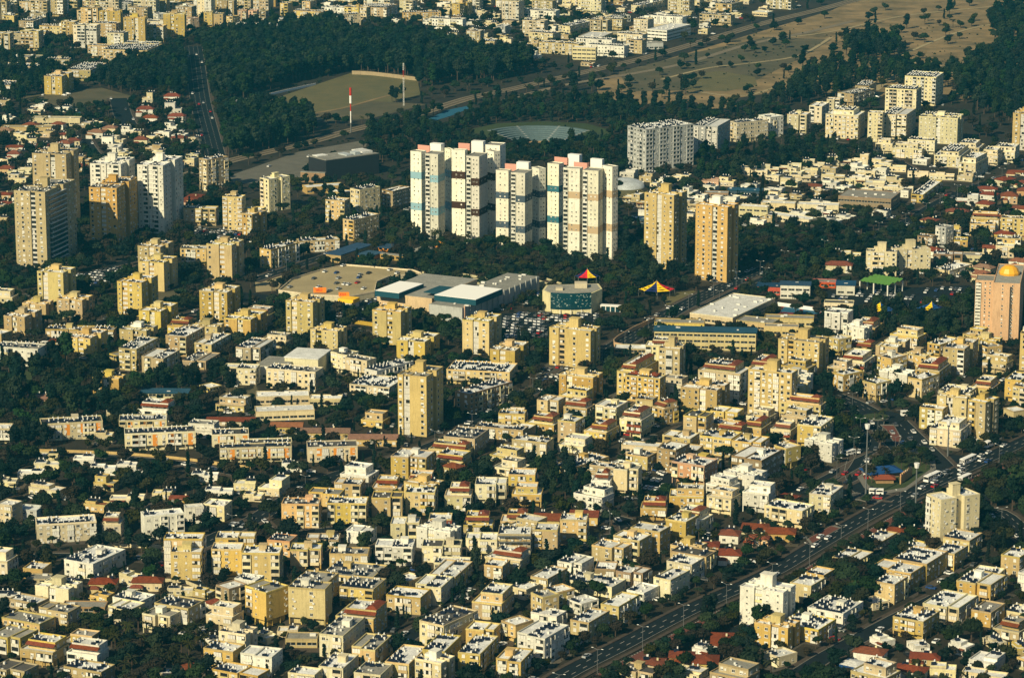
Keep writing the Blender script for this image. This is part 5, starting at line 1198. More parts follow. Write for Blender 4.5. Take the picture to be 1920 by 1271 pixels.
('tiled_house','larger house with rust-red gabled roof beside the curved wall', -149.0, 1186.1, 2.0, 12.2, 6, 5.6, 1, 'c','R',''),
('villa','cream flat-roofed house with white roof left of the rust-gabled house', -156.8, 1194.0, 31.0, 8.1, 5.4, 4.7, 1, 'c','W',''),
('apartment_block','white two-storey block with white roof in front of the rust-gabled house', -151.7, 1162.0, 28.0, 13.4, 10.5, 5.4, 2, 'w','W',''),
('apartment_block','cream three-storey block with white roof in front of the orange-hipped house', -152.6, 1142.6, 28.0, 10.8, 11.4, 8.1, 3, 'c','W',''),
('apartment_block','cream three-storey block with grey roof in front of the rust-gabled house', -137.2, 1133.2, 28.0, 11.9, 9.6, 8.2, 3, 'c','G',''),
('apartment_block','yellow three-storey block with dark roof left of the narrow brown-yellow block', -131.1, 1142.4, 28.0, 15.8, 12.0, 9.5, 3, 'y','D',''),
('villa','cream flat-roofed house, white roof in front of the front block of the pale yellow pair', -134.9, 1179.6, 2.0, 10.5, 5, 3.0, 1, 'c','W',''),
('villa','yellow flat-roofed house, white roof in front of the front block of the pale yellow pair', -125.0, 1177.1, 26.0, 8.0, 5, 3.0, 1, 'y','W',''),
('tiled_house','cream house with red tiled roof left of the narrow brown-yellow block', -118.2, 1160.8, 44.0, 8.0, 6.3, 4.1, 1, 'c','R',''),
('apartment_block','narrow brown-yellow block alone beside a cypress', -112.9, 1167.1, 45.0, 8.1, 9.5, 8.5, 3, 'b','W',''),
('villa','white flat-roofed house with white roof left of the orange-hipped house', -203.5, 1171.4, 2.0, 8.5, 5.7, 3.5, 1, 'w','W',''),
('apartment_block','sand-coloured one-storey block with white roof left of the orange-hipped house', -194.0, 1163.2, 28.0, 13.9, 8.0, 3.9, 1, 'p','W',''),
('apartment_block','sand-coloured three-storey block with grey roof in front of the orange-hipped house', -178.6, 1139.9, 24.0, 14.4, 9.7, 8.1, 3, 'p','G',''),
('slab_block','yellow two-storey long slab with grey roof left of the orange-hipped house', -189.4, 1132.9, 28.0, 18.2, 10.5, 6.3, 2, 'y','G',''),
('apartment_block','yellow two-storey block with grey roof left of the orange-hipped house', -192.0, 1113.3, 28.0, 13.2, 13.8, 6.9, 2, 'y','G',''),
('low_hall','brown low hall with grey roof in front of the orange-hipped house', -171.0, 1158.5, 2.0, 17.4, 8, 3.0, 1, 'b','G',''),
('low_hall','sand-coloured low hall with grey roof left of the orange-hipped house', -194.5, 1194.4, 2.0, 9.5, 7.2, 3.0, 1, 'p','G',''),
('villa','cream flat-roofed house with white roof left of the orange-hipped house', -183.3, 1190.5, 19.0, 8.0, 6, 3.0, 1, 'c','W',''),
('apartment_block','sand-coloured two-storey block with dark roof in front of the orange-hipped house', -186.4, 1080.2, 28.0, 13.8, 11.1, 4.9, 2, 'p','D',''),
('apartment_block','sand-coloured two-storey block with white roof in front of the orange-hipped house', -158.2, 1077.9, 25.0, 16.4, 9.6, 5.9, 2, 'p','W',''),
('apartment_block','leftmost yellow two-storey block with white roof in front of the plain yellow block', -109.4, 1096.2, 23.0, 12.6, 9.6, 7.1, 2, 'y','W',''),
('apartment_block','rightmost yellow two-storey block with white roof in front of the plain yellow block', -101.2, 1075.3, 28.0, 19.5, 10.0, 5.4, 2, 'y','W',''),
('villa','yellow villa with grey roof left of the plain yellow block', -107.3, 1122.8, 22.0, 8.9, 5.7, 5.8, 2, 'y','G',''),
('villa','white flat-roofed house with grey roof in front of the narrow brown-yellow block', -116.8, 1118.7, 2.0, 8.2, 5, 3.0, 1, 'w','G',''),
('villa','cream flat-roofed house with white roof in front of the plain yellow block', -95.7, 1122.1, 44.0, 8.0, 6, 3.3, 1, 'c','W',''),
('villa','cream flat-roofed house with white roof in front of the narrow brown-yellow block', -128.1, 1079.3, 5.0, 8.0, 6, 3.2, 1, 'c','W',''),
('tiled_house','pink house with red tiled roof in front of the narrow brown-yellow block', -121.7, 1087.4, 2.0, 8.0, 7, 3.0, 1, 'k','R',''),
('villa','yellow flat-roofed house with grey roof in front of the orange-hipped house', -165.8, 1172.1, 26.0, 8.0, 6, 3.0, 1, 'y','G',''),
('villa','white flat-roofed house with white roof in front of the ribbon-windowed school', -102.1, 1360.9, 2.0, 9.3, 6, 4.7, 1, 'w','W',''),
('villa','cream villa with white roof behind the pink corner block', -108.0, 1326.3, 18.0, 10.3, 13.1, 6.9, 2, 'c','W',''),
('apartment_block','pink block standing on the bend of the curving street', -92.1, 1276.4, 3.0, 16.4, 9.7, 11.0, 4, 'k','G',''),
('apartment_block','yellow three-storey block with grey roof right of the pink corner block', -82.6, 1299.6, 12.0, 14.6, 9.5, 8.8, 3, 'y','G',''),
('apartment_block','yellow three-storey block with white roof right of the pink corner block', -72.2, 1283.0, 3.0, 17.3, 10.6, 9.5, 3, 'y','W',''),
('apartment_block','yellow two-storey block with white roof right of the pink corner block', -73.5, 1321.6, 10.0, 12.7, 9.8, 6.9, 2, 'y','W',''),
('apartment_block','yellow three-storey block with dark roof behind the bright white lane block', -54.9, 1290.3, 3.0, 13.3, 10.9, 9.8, 3, 'y','D',''),
('terraced_block','yellow two-storey stepped block with white roof in front of the brown-tiled row house', -56.1, 1324.4, 8.0, 13.6, 10.1, 7.5, 2, 'y','W',''),
('apartment_block','yellow four-storey block with white roof in front of the slender pale high-rise', -45.6, 1352.6, 18.0, 16.6, 15.0, 11.2, 4, 'y','W',''),
('terraced_block','yellow three-storey stepped block with white roof left of the broad-balconied cream block', -40.9, 1330.8, 6.0, 12.2, 10.4, 7.9, 3, 'y','W',''),
('apartment_block','yellow three-storey block with white roof left of the broad-balconied cream block', -40.3, 1296.1, 4.0, 13.0, 9.9, 10.4, 3, 'y','W',''),
('terraced_block','cream three-storey stepped block with white roof left of the broad-balconied cream block', -23.7, 1303.4, 4.0, 11.9, 11.0, 10.1, 3, 'c','W',''),
('apartment_block','cream block with broad white balconies along each storey', -9.3, 1309.9, 3.0, 13.8, 11.9, 10.4, 3, 'c','W',''),
('tiled_house','yellow house with red tiled roof left of the broad-balconied cream block', -27.0, 1356.7, 39.0, 8.0, 6.3, 5.6, 1, 'y','R',''),
('terraced_block','yellow two-storey stepped block with white roof behind the broad-balconied cream block', -28.7, 1369.1, 23.0, 15.9, 12.9, 6.9, 2, 'y','W',''),
('apartment_block','cream two-storey block with white roof behind the bright white lane block', -46.0, 1260.2, 3.0, 12.2, 11.0, 7.0, 2, 'c','W',''),
('terraced_block','yellow two-storey stepped block with white roof right of the bright white lane block', -30.2, 1263.4, 2.0, 12.7, 12.4, 7.5, 2, 'y','W',''),
('terraced_block','leftmost yellow two-storey stepped block with white roof in front of the broad-balconied cream block', -14.4, 1268.4, 4.0, 12.7, 11.4, 7.2, 2, 'y','W',''),
('apartment_block','cream three-storey block with white roof left of the scaffolded block', -12.7, 1232.4, 3.0, 13.3, 10.8, 8.6, 3, 'c','W',''),
('apartment_block','cream two-storey block with dark roof right of the bright white lane block', -29.5, 1226.6, 3.0, 16.3, 10.3, 7.4, 2, 'c','D',''),
('apartment_block','bright white block with glazed balconies above the dark lane', -49.1, 1221.4, 4.0, 15.8, 11.0, 9.0, 3, 'w','W',''),
('apartment_block','leftmost yellow two-storey block with grey roof left of the bright white lane block', -67.9, 1215.6, 2.0, 16.1, 9.5, 7.5, 2, 'y','G',''),
('apartment_block','yellow three-storey block with white roof in front of the pink corner block', -85.7, 1212.1, 2.0, 12.7, 9.5, 10.4, 3, 'y','W',''),
('apartment_block','white two-storey block with white roof left of the bright white lane block', -64.9, 1252.9, 17.0, 11.1, 9.5, 5.6, 2, 'w','W',''),
('apartment_block','sand-coloured one-storey block with white roof in front of the pink corner block', -80.9, 1246.7, 2.0, 14.0, 9.5, 4.0, 1, 'p','W',''),
('apartment_block','pink two-storey block with grey roof in front of the pink corner block', -97.5, 1235.3, 16.0, 10.1, 9.8, 7.1, 2, 'k','G',''),
('apartment_block','rightmost yellow two-storey block with grey roof left of the bright white lane block', -64.6, 1192.8, 18.0, 21.7, 18.6, 6.6, 2, 'y','G',''),
('apartment_block','yellow three-storey block with grey roof in front of the bright white lane block', -60.1, 1169.6, 18.0, 14.4, 15.0, 8.5, 3, 'y','G',''),
('apartment_block','yellow two-storey block with white roof behind the dark-roofed long block', -41.5, 1160.9, 18.0, 14.5, 12.2, 7.4, 2, 'y','W',''),
('apartment_block','cream one-storey block with white roof in front of the bright white lane block', -42.4, 1192.1, 38.0, 8.0, 9.5, 3.6, 1, 'c','W',''),
('apartment_block','cream three-storey block with white roof behind the dark-roofed long block', -31.7, 1173.3, 18.0, 11.7, 15.6, 8.0, 3, 'c','W',''),
('apartment_block','yellow two-storey block with white roof right of the bright white lane block', -25.2, 1191.3, 18.0, 11.6, 22.2, 7.6, 2, 'y','W',''),
('apartment_block','cream one-storey block with white roof right of the bright white lane block', -24.9, 1215.7, 6.0, 14.6, 8.8, 3.3, 1, 'c','W',''),
('apartment_block','yellow three-storey block with white roof in front of the scaffolded block', -6.1, 1196.4, 20.0, 8.0, 9.5, 8.4, 3, 'y','W',''),
('terraced_block','yellow three-storey stepped block with white roof right of the dark-roofed long block', -7.5, 1156.0, 18.0, 12.3, 16.5, 10.1, 3, 'y','W','nored'),
('apartment_block','bigger half of the bulky plain yellow pair joined by a white stair tower', -97.5, 1146.6, 40.0, 12.9, 12.6, 14.6, 5, 'y','G','plain'),
('apartment_block','yellow five-storey block with grey roof right of the plain yellow block', -79.8, 1145.4, 13.0, 15.1, 9.7, 15.5, 5, 'y','G','plain'),
('apartment_block','sand-coloured four-storey block with grey roof right of the plain yellow block', -78.5, 1168.7, 18.0, 13.5, 13.4, 11.4, 4, 'p','G',''),
('terraced_block','yellow four-storey stepped block with white roof left of the dark-roofed long block', -59.0, 1133.8, 18.0, 15.7, 15.5, 10.7, 4, 'y','W',''),
('apartment_block','cream three-storey block with grey roof right of the plain yellow block', -65.4, 1114.2, 18.0, 9.7, 23.9, 9.3, 3, 'c','G',''),
('apartment_block','yellow two-storey block with grey roof left of the dark-roofed long block', -53.9, 1101.6, 18.0, 10.2, 18.3, 7.1, 2, 'y','G',''),
('slab_block','long pale block whose dark roof is lined with tanks', -24.6, 1124.1, 35.0, 11.6, 22.5, 9.9, 3, 'c','D',''),
('apartment_block','yellow two-storey block with white roof in front of the dark-roofed long block', -26.7, 1098.7, 18.0, 8.9, 19.4, 7.7, 2, 'y','W',''),
('apartment_block','yellow two-storey block with white roof right of the dark-roofed long block', -11.1, 1119.5, 18.0, 10.9, 10.2, 7.2, 2, 'y','W',''),
('apartment_block','yellow three-storey block with white roof in front of the dark-roofed long block', -12.8, 1096.6, 18.0, 8.8, 22.1, 7.8, 3, 'y','W',''),
('apartment_block','yellow two-storey block with white roof left of the dark-roofed long block', -39.9, 1088.2, 18.0, 9.5, 20.6, 6.7, 2, 'y','W',''),
('apartment_block','rightmost cream two-storey block with white roof in front of the plain yellow block', -65.2, 1083.8, 18.0, 9.7, 16.3, 5.8, 2, 'c','W',''),
('apartment_block','cream two-storey block with grey roof left of the dark-roofed long block', -51.7, 1073.2, 18.0, 10.5, 13.0, 6.5, 2, 'c','G',''),
('apartment_block','white three-storey block with white roof in front of the plain yellow block', -94.7, 1087.4, 18.0, 13.2, 10.8, 8.2, 3, 'w','W',''),
('apartment_block','rightmost yellow three-storey block with white roof left of the white double block', 0.8, 1084.0, 18.0, 10.3, 15.6, 8.1, 3, 'y','W',''),
('villa','cream flat-roofed house with white roof right of the plain yellow block', -87.5, 1129.3, 2.0, 8.1, 6, 3.1, 1, 'c','W',''),
('low_hall','sand-coloured low hall with grey roof right of the plain yellow block', -81.2, 1117.8, 2.0, 12.3, 8, 3.8, 1, 'p','G',''),
('apartment_block','leftmost cream two-storey block with white roof in front of the plain yellow block', -77.2, 1074.6, 18.0, 10.6, 8.0, 5.1, 2, 'c','W',''),
('slab_block','yellow one-storey long slab with white roof behind the narrow white block', 32.1, 1367.9, 42.0, 11.0, 28.0, 3.5, 1, 'y','W',''),
('terraced_block','narrow white block with stacked rust-red balconies beside dark pines', 40.8, 1320.5, 11.0, 8.6, 10.0, 11.3, 4, 'w','W',''),
('apartment_block','cream four-storey block with grey roof right of the narrow white block', 52.4, 1323.9, 16.0, 10.9, 10.0, 13.0, 4, 'c','G',''),
('apartment_block','yellow two-storey block with grey roof in front of the red-banded block', 60.6, 1367.4, 30.0, 11.3, 10.4, 7.2, 2, 'y','G',''),
('apartment_block','brown four-storey block with white roof left of the pinkish white block', 75.2, 1365.8, 30.0, 9.9, 14.3, 11.3, 4, 'b','W',''),
('apartment_block','pinkish white four-storey block beside an open car park', 83.9, 1343.7, 30.0, 16.7, 13.6, 10.5, 3, 'k','W',''),
('apartment_block','brown three-storey block with white roof behind the greyish white stepped block', 113.3, 1357.2, 30.0, 15.8, 22.6, 10.2, 3, 'b','W',''),
('terraced_block','yellow three-storey stepped block with white roof in front of the pinkish white block', 78.2, 1304.6, 6.0, 15.2, 11.5, 9.1, 3, 'y','W','nored'),
('terraced_block','cream four-storey stepped block with white roof left of the greyish white stepped block', 94.0, 1296.0, 30.0, 12.0, 9.7, 10.6, 4, 'c','W','nored'),
('terraced_block','tall greyish white stepped block behind the red-roofed terraces', 109.8, 1298.4, 23.0, 12.1, 9.8, 12.3, 4, 'w','W','nored'),
('terraced_block','yellow three-storey stepped block with white roof right of the narrow white block', 62.7, 1286.6, 7.0, 11.3, 10.5, 8.5, 3, 'y','W',''),
('terraced_block','yellow three-storey stepped block with white roof right of the broad-balconied cream block', 7.0, 1308.6, 5.0, 13.2, 11.1, 8.6, 3, 'y','W','nored'),
('apartment_block','yellow three-storey block with white roof right of the broad-balconied cream block', 4.9, 1328.7, 5.0, 12.1, 11.0, 9.4, 3, 'y','W',''),
('apartment_block','yellow three-storey block with white roof in front of the pinkish white block', 73.4, 1254.6, 30.0, 9.6, 12.6, 10.3, 3, 'y','W',''),
('terraced_block','cream three-storey stepped block with white roof in front of the pinkish white block', 78.6, 1268.8, 30.0, 14.0, 12.0, 9.5, 3, 'c','W',''),
('apartment_block','yellow three-storey block with white roof right of the skylit red-roofed house', 59.1, 1241.9, 30.0, 14.0, 9.8, 9.8, 3, 'y','W',''),
('apartment_block','rightmost yellow three-storey block with white roof in front of the skylit red-roofed house', 50.5, 1230.8, 30.0, 13.4, 11.0, 9.4, 3, 'y','W',''),
('apartment_block','second-from-left yellow three-storey block with white roof in front of the skylit red-roofed house', 42.1, 1223.3, 30.0, 13.8, 10.4, 7.8, 3, 'y','W',''),
('row_house','yellow row house with red tiled roof behind the slim shopfront block', 15.5, 1273.2, 6.0, 11.1, 9.3, 6.3, 2, 'y','R',''),
('row_house','gabled house with two skylights in its red roof beside a corner', 31.9, 1279.7, 7.0, 12.2, 8.7, 5.7, 2, 'y','R',''),
('apartment_block','leftmost yellow three-storey block with white roof in front of the skylit red-roofed house', 26.9, 1257.4, 6.0, 11.6, 9.8, 9.6, 3, 'y','W',''),
('apartment_block','slim yellow block with a white shopfront canopy at its foot', 15.0, 1237.7, 7.0, 9.9, 10.9, 11.3, 4, 'y','W',''),
('terraced_block','rightmost yellow two-storey stepped block with white roof in front of the broad-balconied cream block', 1.8, 1275.1, 5.0, 12.8, 10.4, 6.2, 2, 'y','W',''),
('apartment_block','block wrapped in scaffolding floors beside the slim shopfront block', 1.3, 1234.4, 3.0, 13.9, 12.7, 10.7, 4, 'p','W','scaf'),
('apartment_block','white two-storey block with white roof in front of the slim shopfront block', 26.6, 1209.1, 30.0, 10.6, 12.7, 5.9, 2, 'w','W',''),
('apartment_block','brown one-storey block with white roof right of the slim shopfront block', 39.2, 1204.5, 8.0, 8.5, 10.8, 4.6, 1, 'b','W',''),
('apartment_block','brown two-storey block with white roof behind the tan columned block by the boulevard', 50.1, 1193.2, 30.0, 11.2, 10.3, 6.4, 2, 'b','W',''),
('apartment_block','yellow two-storey block with white roof in front of the slim shopfront block', 15.2, 1190.6, 30.0, 8.1, 16.9, 6.1, 2, 'y','W',''),
('slab_block','cream one-storey long slab with white roof behind the tan columned block by the boulevard', 34.2, 1185.1, 30.0, 21.5, 12.4, 4.8, 1, 'c','W',''),
('apartment_block','white two-storey block with white roof right of the tan columned block by the boulevard', 53.0, 1172.5, 34.0, 8.1, 11.8, 5.3, 2, 'w','W',''),
('apartment_block','cream three-storey block with white roof behind the orange-roofed villa', 65.1, 1181.9, 33.0, 8.0, 15.9, 8.3, 3, 'c','W',''),
('apartment_block','yellow three-storey block with white roof right of the tan columned block by the boulevard', 43.0, 1149.5, 30.0, 8.0, 17.7, 8.1, 3, 'y','W',''),
('apartment_block','cream three-storey block with white roof left of the tall white boulevard block', 71.6, 1200.6, 30.0, 11.6, 11.0, 8.4, 3, 'c','W',''),
('apartment_block','yellow three-storey block with dark roof left of the tall white boulevard block', 75.6, 1210.8, 30.0, 16.7, 9.8, 8.8, 3, 'y','D',''),
('apartment_block','white two-storey block with white roof behind the tan columned block by the boulevard', 28.5, 1159.1, 48.0, 8.1, 9.5, 4.9, 2, 'w','W',''),
('apartment_block','white one-storey block with white roof left of the tan columned block by the boulevard', 14.5, 1144.7, 30.0, 11.7, 8.0, 4.6, 1, 'w','W',''),
('apartment_block','tan block with columns standing nearest the boulevard', 30.5, 1130.1, 30.0, 8.2, 17.1, 8.0, 3, 'y','W',''),
('apartment_block','large white double block with blank side walls near the boulevard', 11.5, 1104.6, 30.0, 13.0, 18.6, 11.0, 4, 'w','W',''),
('apartment_block','yellow three-storey block with grey roof behind the white double block', 13.1, 1152.6, 54.0, 8.0, 8.0, 9.6, 3, 'y','G',''),
('apartment_block','cream one-storey block with white roof in front of the scaffolded block', 5.4, 1178.5, 36.0, 8.0, 9.9, 4.5, 1, 'c','W',''),
('apartment_block','yellow two-storey block with white roof behind the tan columned block by the boulevard', 19.1, 1169.2, 52.0, 8.0, 9.5, 6.2, 2, 'y','W',''),
('apartment_block','leftmost yellow three-storey block with white roof left of the white double block', 2.1, 1124.0, 47.0, 8.1, 9.5, 8.0, 3, 'y','W',''),
('tiled_house','leftmost white house with red tiled roof in front of the greyish white stepped block', 93.8, 1251.7, 14.0, 8.2, 7.0, 5.6, 1, 'w','R',''),
('tiled_house','cream house with red tiled roof in front of the greyish white stepped block', 105.9, 1265.2, 10.0, 11.6, 8.3, 4.0, 1, 'c','R',''),
('tiled_house','pink house with red tiled roof left of the greyish white stepped block', 83.0, 1241.4, 7.0, 10.6, 7.2, 3.2, 1, 'k','R',''),
('tiled_house','pink house with red tiled roof in front of the greyish white stepped block', 105.2, 1248.5, 10.0, 9.9, 6, 4.4, 1, 'k','R',''),
('tiled_house','rightmost white house with red tiled roof in front of the greyish white stepped block', 92.0, 1224.1, 7.0, 9.0, 8.7, 5.6, 1, 'w','R',''),
('tiled_house','yellow villa with orange-red hip roof beside the boulevard trees', 64.7, 1097.9, 6.0, 9.2, 7.4, 4.3, 1, 'y','R',''),
('villa','leftmost white flat-roofed house with white roof right of the orange-roofed villa', 74.1, 1106.9, 35.0, 8.0, 6, 3.4, 1, 'w','W',''),
('tiled_house','yellow house with red tiled roof right of the orange-roofed villa', 73.4, 1091.2, 6.0, 9.3, 10.1, 5.0, 1, 'y','R',''),
('tiled_house','cream house with red tiled roof right of the orange-roofed villa', 81.5, 1118.3, 5.0, 8.3, 12.8, 3.6, 1, 'c','R',''),
('tiled_house','pink house with red tiled roof left of the orange-roofed villa', 53.4, 1091.9, 5.0, 9.3, 9.7, 3.0, 1, 'k','R',''),
('apartment_block','sand-coloured one-storey block with dark roof left of the orange-roofed villa', 48.2, 1081.3, 30.0, 13.6, 9.1, 3.5, 1, 'p','D',''),
('villa','rightmost white flat-roofed house with white roof right of the orange-roofed villa', 85.6, 1084.7, 30.0, 13.0, 6.0, 3.7, 1, 'w','W',''),
('villa','cream flat-roofed house with white roof in front of the orange-roofed villa', 66.1, 1082.7, 30.0, 13.3, 8.0, 3.0, 1, 'c','W',''),
('tower_block','tall white block with two columns of dark windows beside the boulevard', 100.8, 1141.6, 29.0, 18.5, 12.0, 16.5, 6, 'w','W',''),
('apartment_block','yellow three-storey block with white roof in front of the red-eaved grove block', 128.7, 1369.2, 51.0, 8.1, 9.5, 10.5, 3, 'y','W',''),
('apartment_block','white-roofed cream block on the near side of the busy junction', 140.1, 1301.6, 25.0, 10.0, 17.4, 8.8, 3, 'c','W',''),
('apartment_block','cream three-storey block with white roof right of the greyish white stepped block', 121.5, 1277.4, 32.0, 18.5, 12.0, 8.9, 3, 'c','W',''),
('tiled_house','pink house with red tiled roof right of the greyish white stepped block', 124.4, 1313.3, 37.0, 8.0, 7, 3.0, 1, 'k','R',''),
('tiled_house','yellow house with red tiled roof in front of the greyish white stepped block', 115.9, 1254.9, 7.0, 12.3, 8.7, 5.4, 1, 'y','R',''),
('tower_block','wide cream tower with balcony columns beside the busy junction', 190.0, 1256.7, 62.0, 10.5, 20.4, 20.0, 7, 'c','W','keep'),
('tiled_house','leftmost yellow house with red tiled roof left of the wide cream junction tower', 166.3, 1261.3, 13.0, 8.0, 7, 3.5, 1, 'y','R',''),
('tiled_house','rightmost yellow house with red tiled roof left of the wide cream junction tower', 175.5, 1257.3, 10.0, 11.0, 6, 4.3, 1, 'y','R',''),
('apartment_block','sand-coloured one-storey block with white roof left of the wide cream junction tower', 158.6, 1250.4, 32.0, 8.2, 15.5, 3.2, 1, 'p','W',''),
('apartment_block','yellow two-storey block with white roof in front of the cream block by the junction', 142.8, 1216.8, 32.0, 11.5, 15.6, 5.4, 2, 'y','W',''),
('apartment_block','leftmost yellow three-storey block with white roof in front of the wide cream junction tower', 169.6, 1205.8, 32.0, 15.1, 20.8, 8.7, 3, 'y','W',''),
('apartment_block','yellow one-storey block with white roof left of the wide cream junction tower', 172.7, 1235.4, 44.0, 8.1, 9.5, 3.9, 1, 'y','W',''),
('apartment_block','rightmost yellow three-storey block with white roof in front of the wide cream junction tower', 183.9, 1218.1, 32.0, 9.5, 14.1, 7.8, 3, 'y','W',''),
('apartment_block','yellow two-storey block with white roof in front of the wide cream junction tower', 192.2, 1240.6, 32.0, 12.1, 13.7, 6.6, 2, 'y','W',''),
('apartment_block','rightmost yellow three-storey block with white roof behind the yellow block with brown roof room', 158.2, 1191.5, 32.0, 18.0, 12.9, 8.4, 3, 'y','W',''),
('apartment_block','leftmost yellow three-storey block with white roof behind the yellow block with brown roof room', 153.6, 1173.7, 32.0, 8.8, 12.7, 8.7, 3, 'y','W',''),
('apartment_block','rightmost yellow three-storey block with white roof right of the tall white boulevard block', 125.9, 1185.6, 32.0, 8.3, 10.3, 8.3, 3, 'y','W',''),
('apartment_block','leftmost yellow three-storey block with white roof right of the tall white boulevard block', 119.6, 1173.2, 32.0, 9.4, 12.6, 8.3, 3, 'y','W',''),
('apartment_block','white two-storey block with white roof behind the wide-roofed white villa', 128.5, 1149.6, 32.0, 15.6, 18.3, 5.9, 2, 'w','W',''),
('apartment_block','cream one-storey block with white roof left of the yellow block with brown roof room', 145.8, 1164.2, 58.0, 8.1, 8.0, 3.0, 1, 'c','W',''),
('apartment_block','yellow two-storey block with white roof right of the tall white boulevard block', 115.8, 1129.6, 32.0, 16.5, 15.7, 5.8, 2, 'y','W',''),
('apartment_block','yellow block with a brown upper room and terrace near the red-roofed villas', 158.1, 1130.6, 32.0, 12.9, 15.4, 8.4, 3, 'y','W',''),
('apartment_block','cream two-storey block with white roof right of the yellow block with brown roof room', 174.9, 1154.6, 32.0, 14.8, 20.5, 6.4, 2, 'c','W',''),
('apartment_block','yellow three-storey block with white roof right of the yellow block with brown roof room', 190.5, 1176.6, 32.0, 14.3, 17.5, 8.3, 3, 'y','W',''),
('apartment_block','cream one-storey block with white roof in front of the wide cream junction tower', 198.0, 1203.7, 26.0, 11.1, 8.0, 3.0, 1, 'c','W',''),
('apartment_block','yellow three-storey block with white roof right of the wide cream junction tower', 210.0, 1210.0, 32.0, 8.2, 12.7, 8.5, 3, 'y','W',''),
('apartment_block','white two-storey block with white roof right of the wide cream junction tower', 212.9, 1187.5, 37.0, 8.0, 9.5, 7.6, 2, 'w','W',''),
('apartment_block','yellow two-storey block with grey roof right of the yellow block with brown roof room', 188.6, 1145.8, 32.0, 8.3, 14.0, 6.3, 2, 'y','G',''),
('apartment_block','cream one-storey block with white roof right of the yellow block with brown roof room', 203.2, 1152.5, 32.0, 9.5, 10.7, 3.0, 1, 'c','W',''),
('villa','white flat-roofed house with white roof right of the yellow block with brown roof room', 172.7, 1108.3, 43.0, 8.0, 6, 4.6, 1, 'w','W',''),
('villa','white villa with white roof right of the dark red roofed villa', 180.2, 1092.6, 32.0, 10.3, 10.7, 5.0, 2, 'w','W',''),
('villa','cream flat-roofed house with white roof right of the yellow block with brown roof room', 186.7, 1116.4, 66.0, 8.1, 6, 3.0, 1, 'c','W',''),
('villa','yellow flat-roofed house with white roof right of the yellow block with brown roof room', 195.5, 1110.1, 75.0, 8.1, 6, 3.0, 1, 'y','W',''),
('apartment_block','yellow one-storey block with white roof right of the dark red roofed villa', 197.5, 1091.5, 50.0, 8.1, 9.5, 4.4, 1, 'y','W',''),
('tiled_house','white villa with wide orange-red hip roof beside the blue pool', 136.9, 1101.2, 23.0, 11.4, 7.2, 4.9, 1, 'w','R',''),
('villa','white villa with red tiled roof in front of the wide-roofed white villa', 139.0, 1085.7, 39.0, 8.0, 6, 4.9, 2, 'w','R',''),
('villa','white flat-roofed house with white roof behind the wide-roofed white villa', 143.6, 1118.6, 53.0, 8.0, 6, 3.0, 1, 'w','W',''),
('tiled_house','yellow house with red tiled roof behind the dark red roofed villa', 157.3, 1097.3, 11.0, 10.9, 7.3, 3.9, 1, 'y','R',''),
('tiled_house','villa with a big dark red double-pitched roof near the bottom edge', 149.9, 1081.7, 25.0, 11.6, 7.2, 4.6, 1, 'w','R',''),
('villa','leftmost cream flat-roofed house with white roof right of the dark red roofed villa', 162.2, 1082.9, 11.0, 9.7, 6.3, 4.2, 1, 'c','W',''),
('apartment_block','cream one-storey block with white roof in front of the tall white boulevard block', 102.3, 1097.4, 52.0, 8.1, 9.5, 4.3, 1, 'c','W',''),
('villa','rightmost cream flat-roofed house with white roof right of the dark red roofed villa', 177.2, 1078.0, 21.0, 16.3, 6.3, 3.4, 1, 'c','W',''),
('villa','white flat-roofed house with white roof in front of the yellow block with brown roof room', 156.6, 1112.2, 73.0, 8.1, 6, 3.0, 1, 'w','W','')]

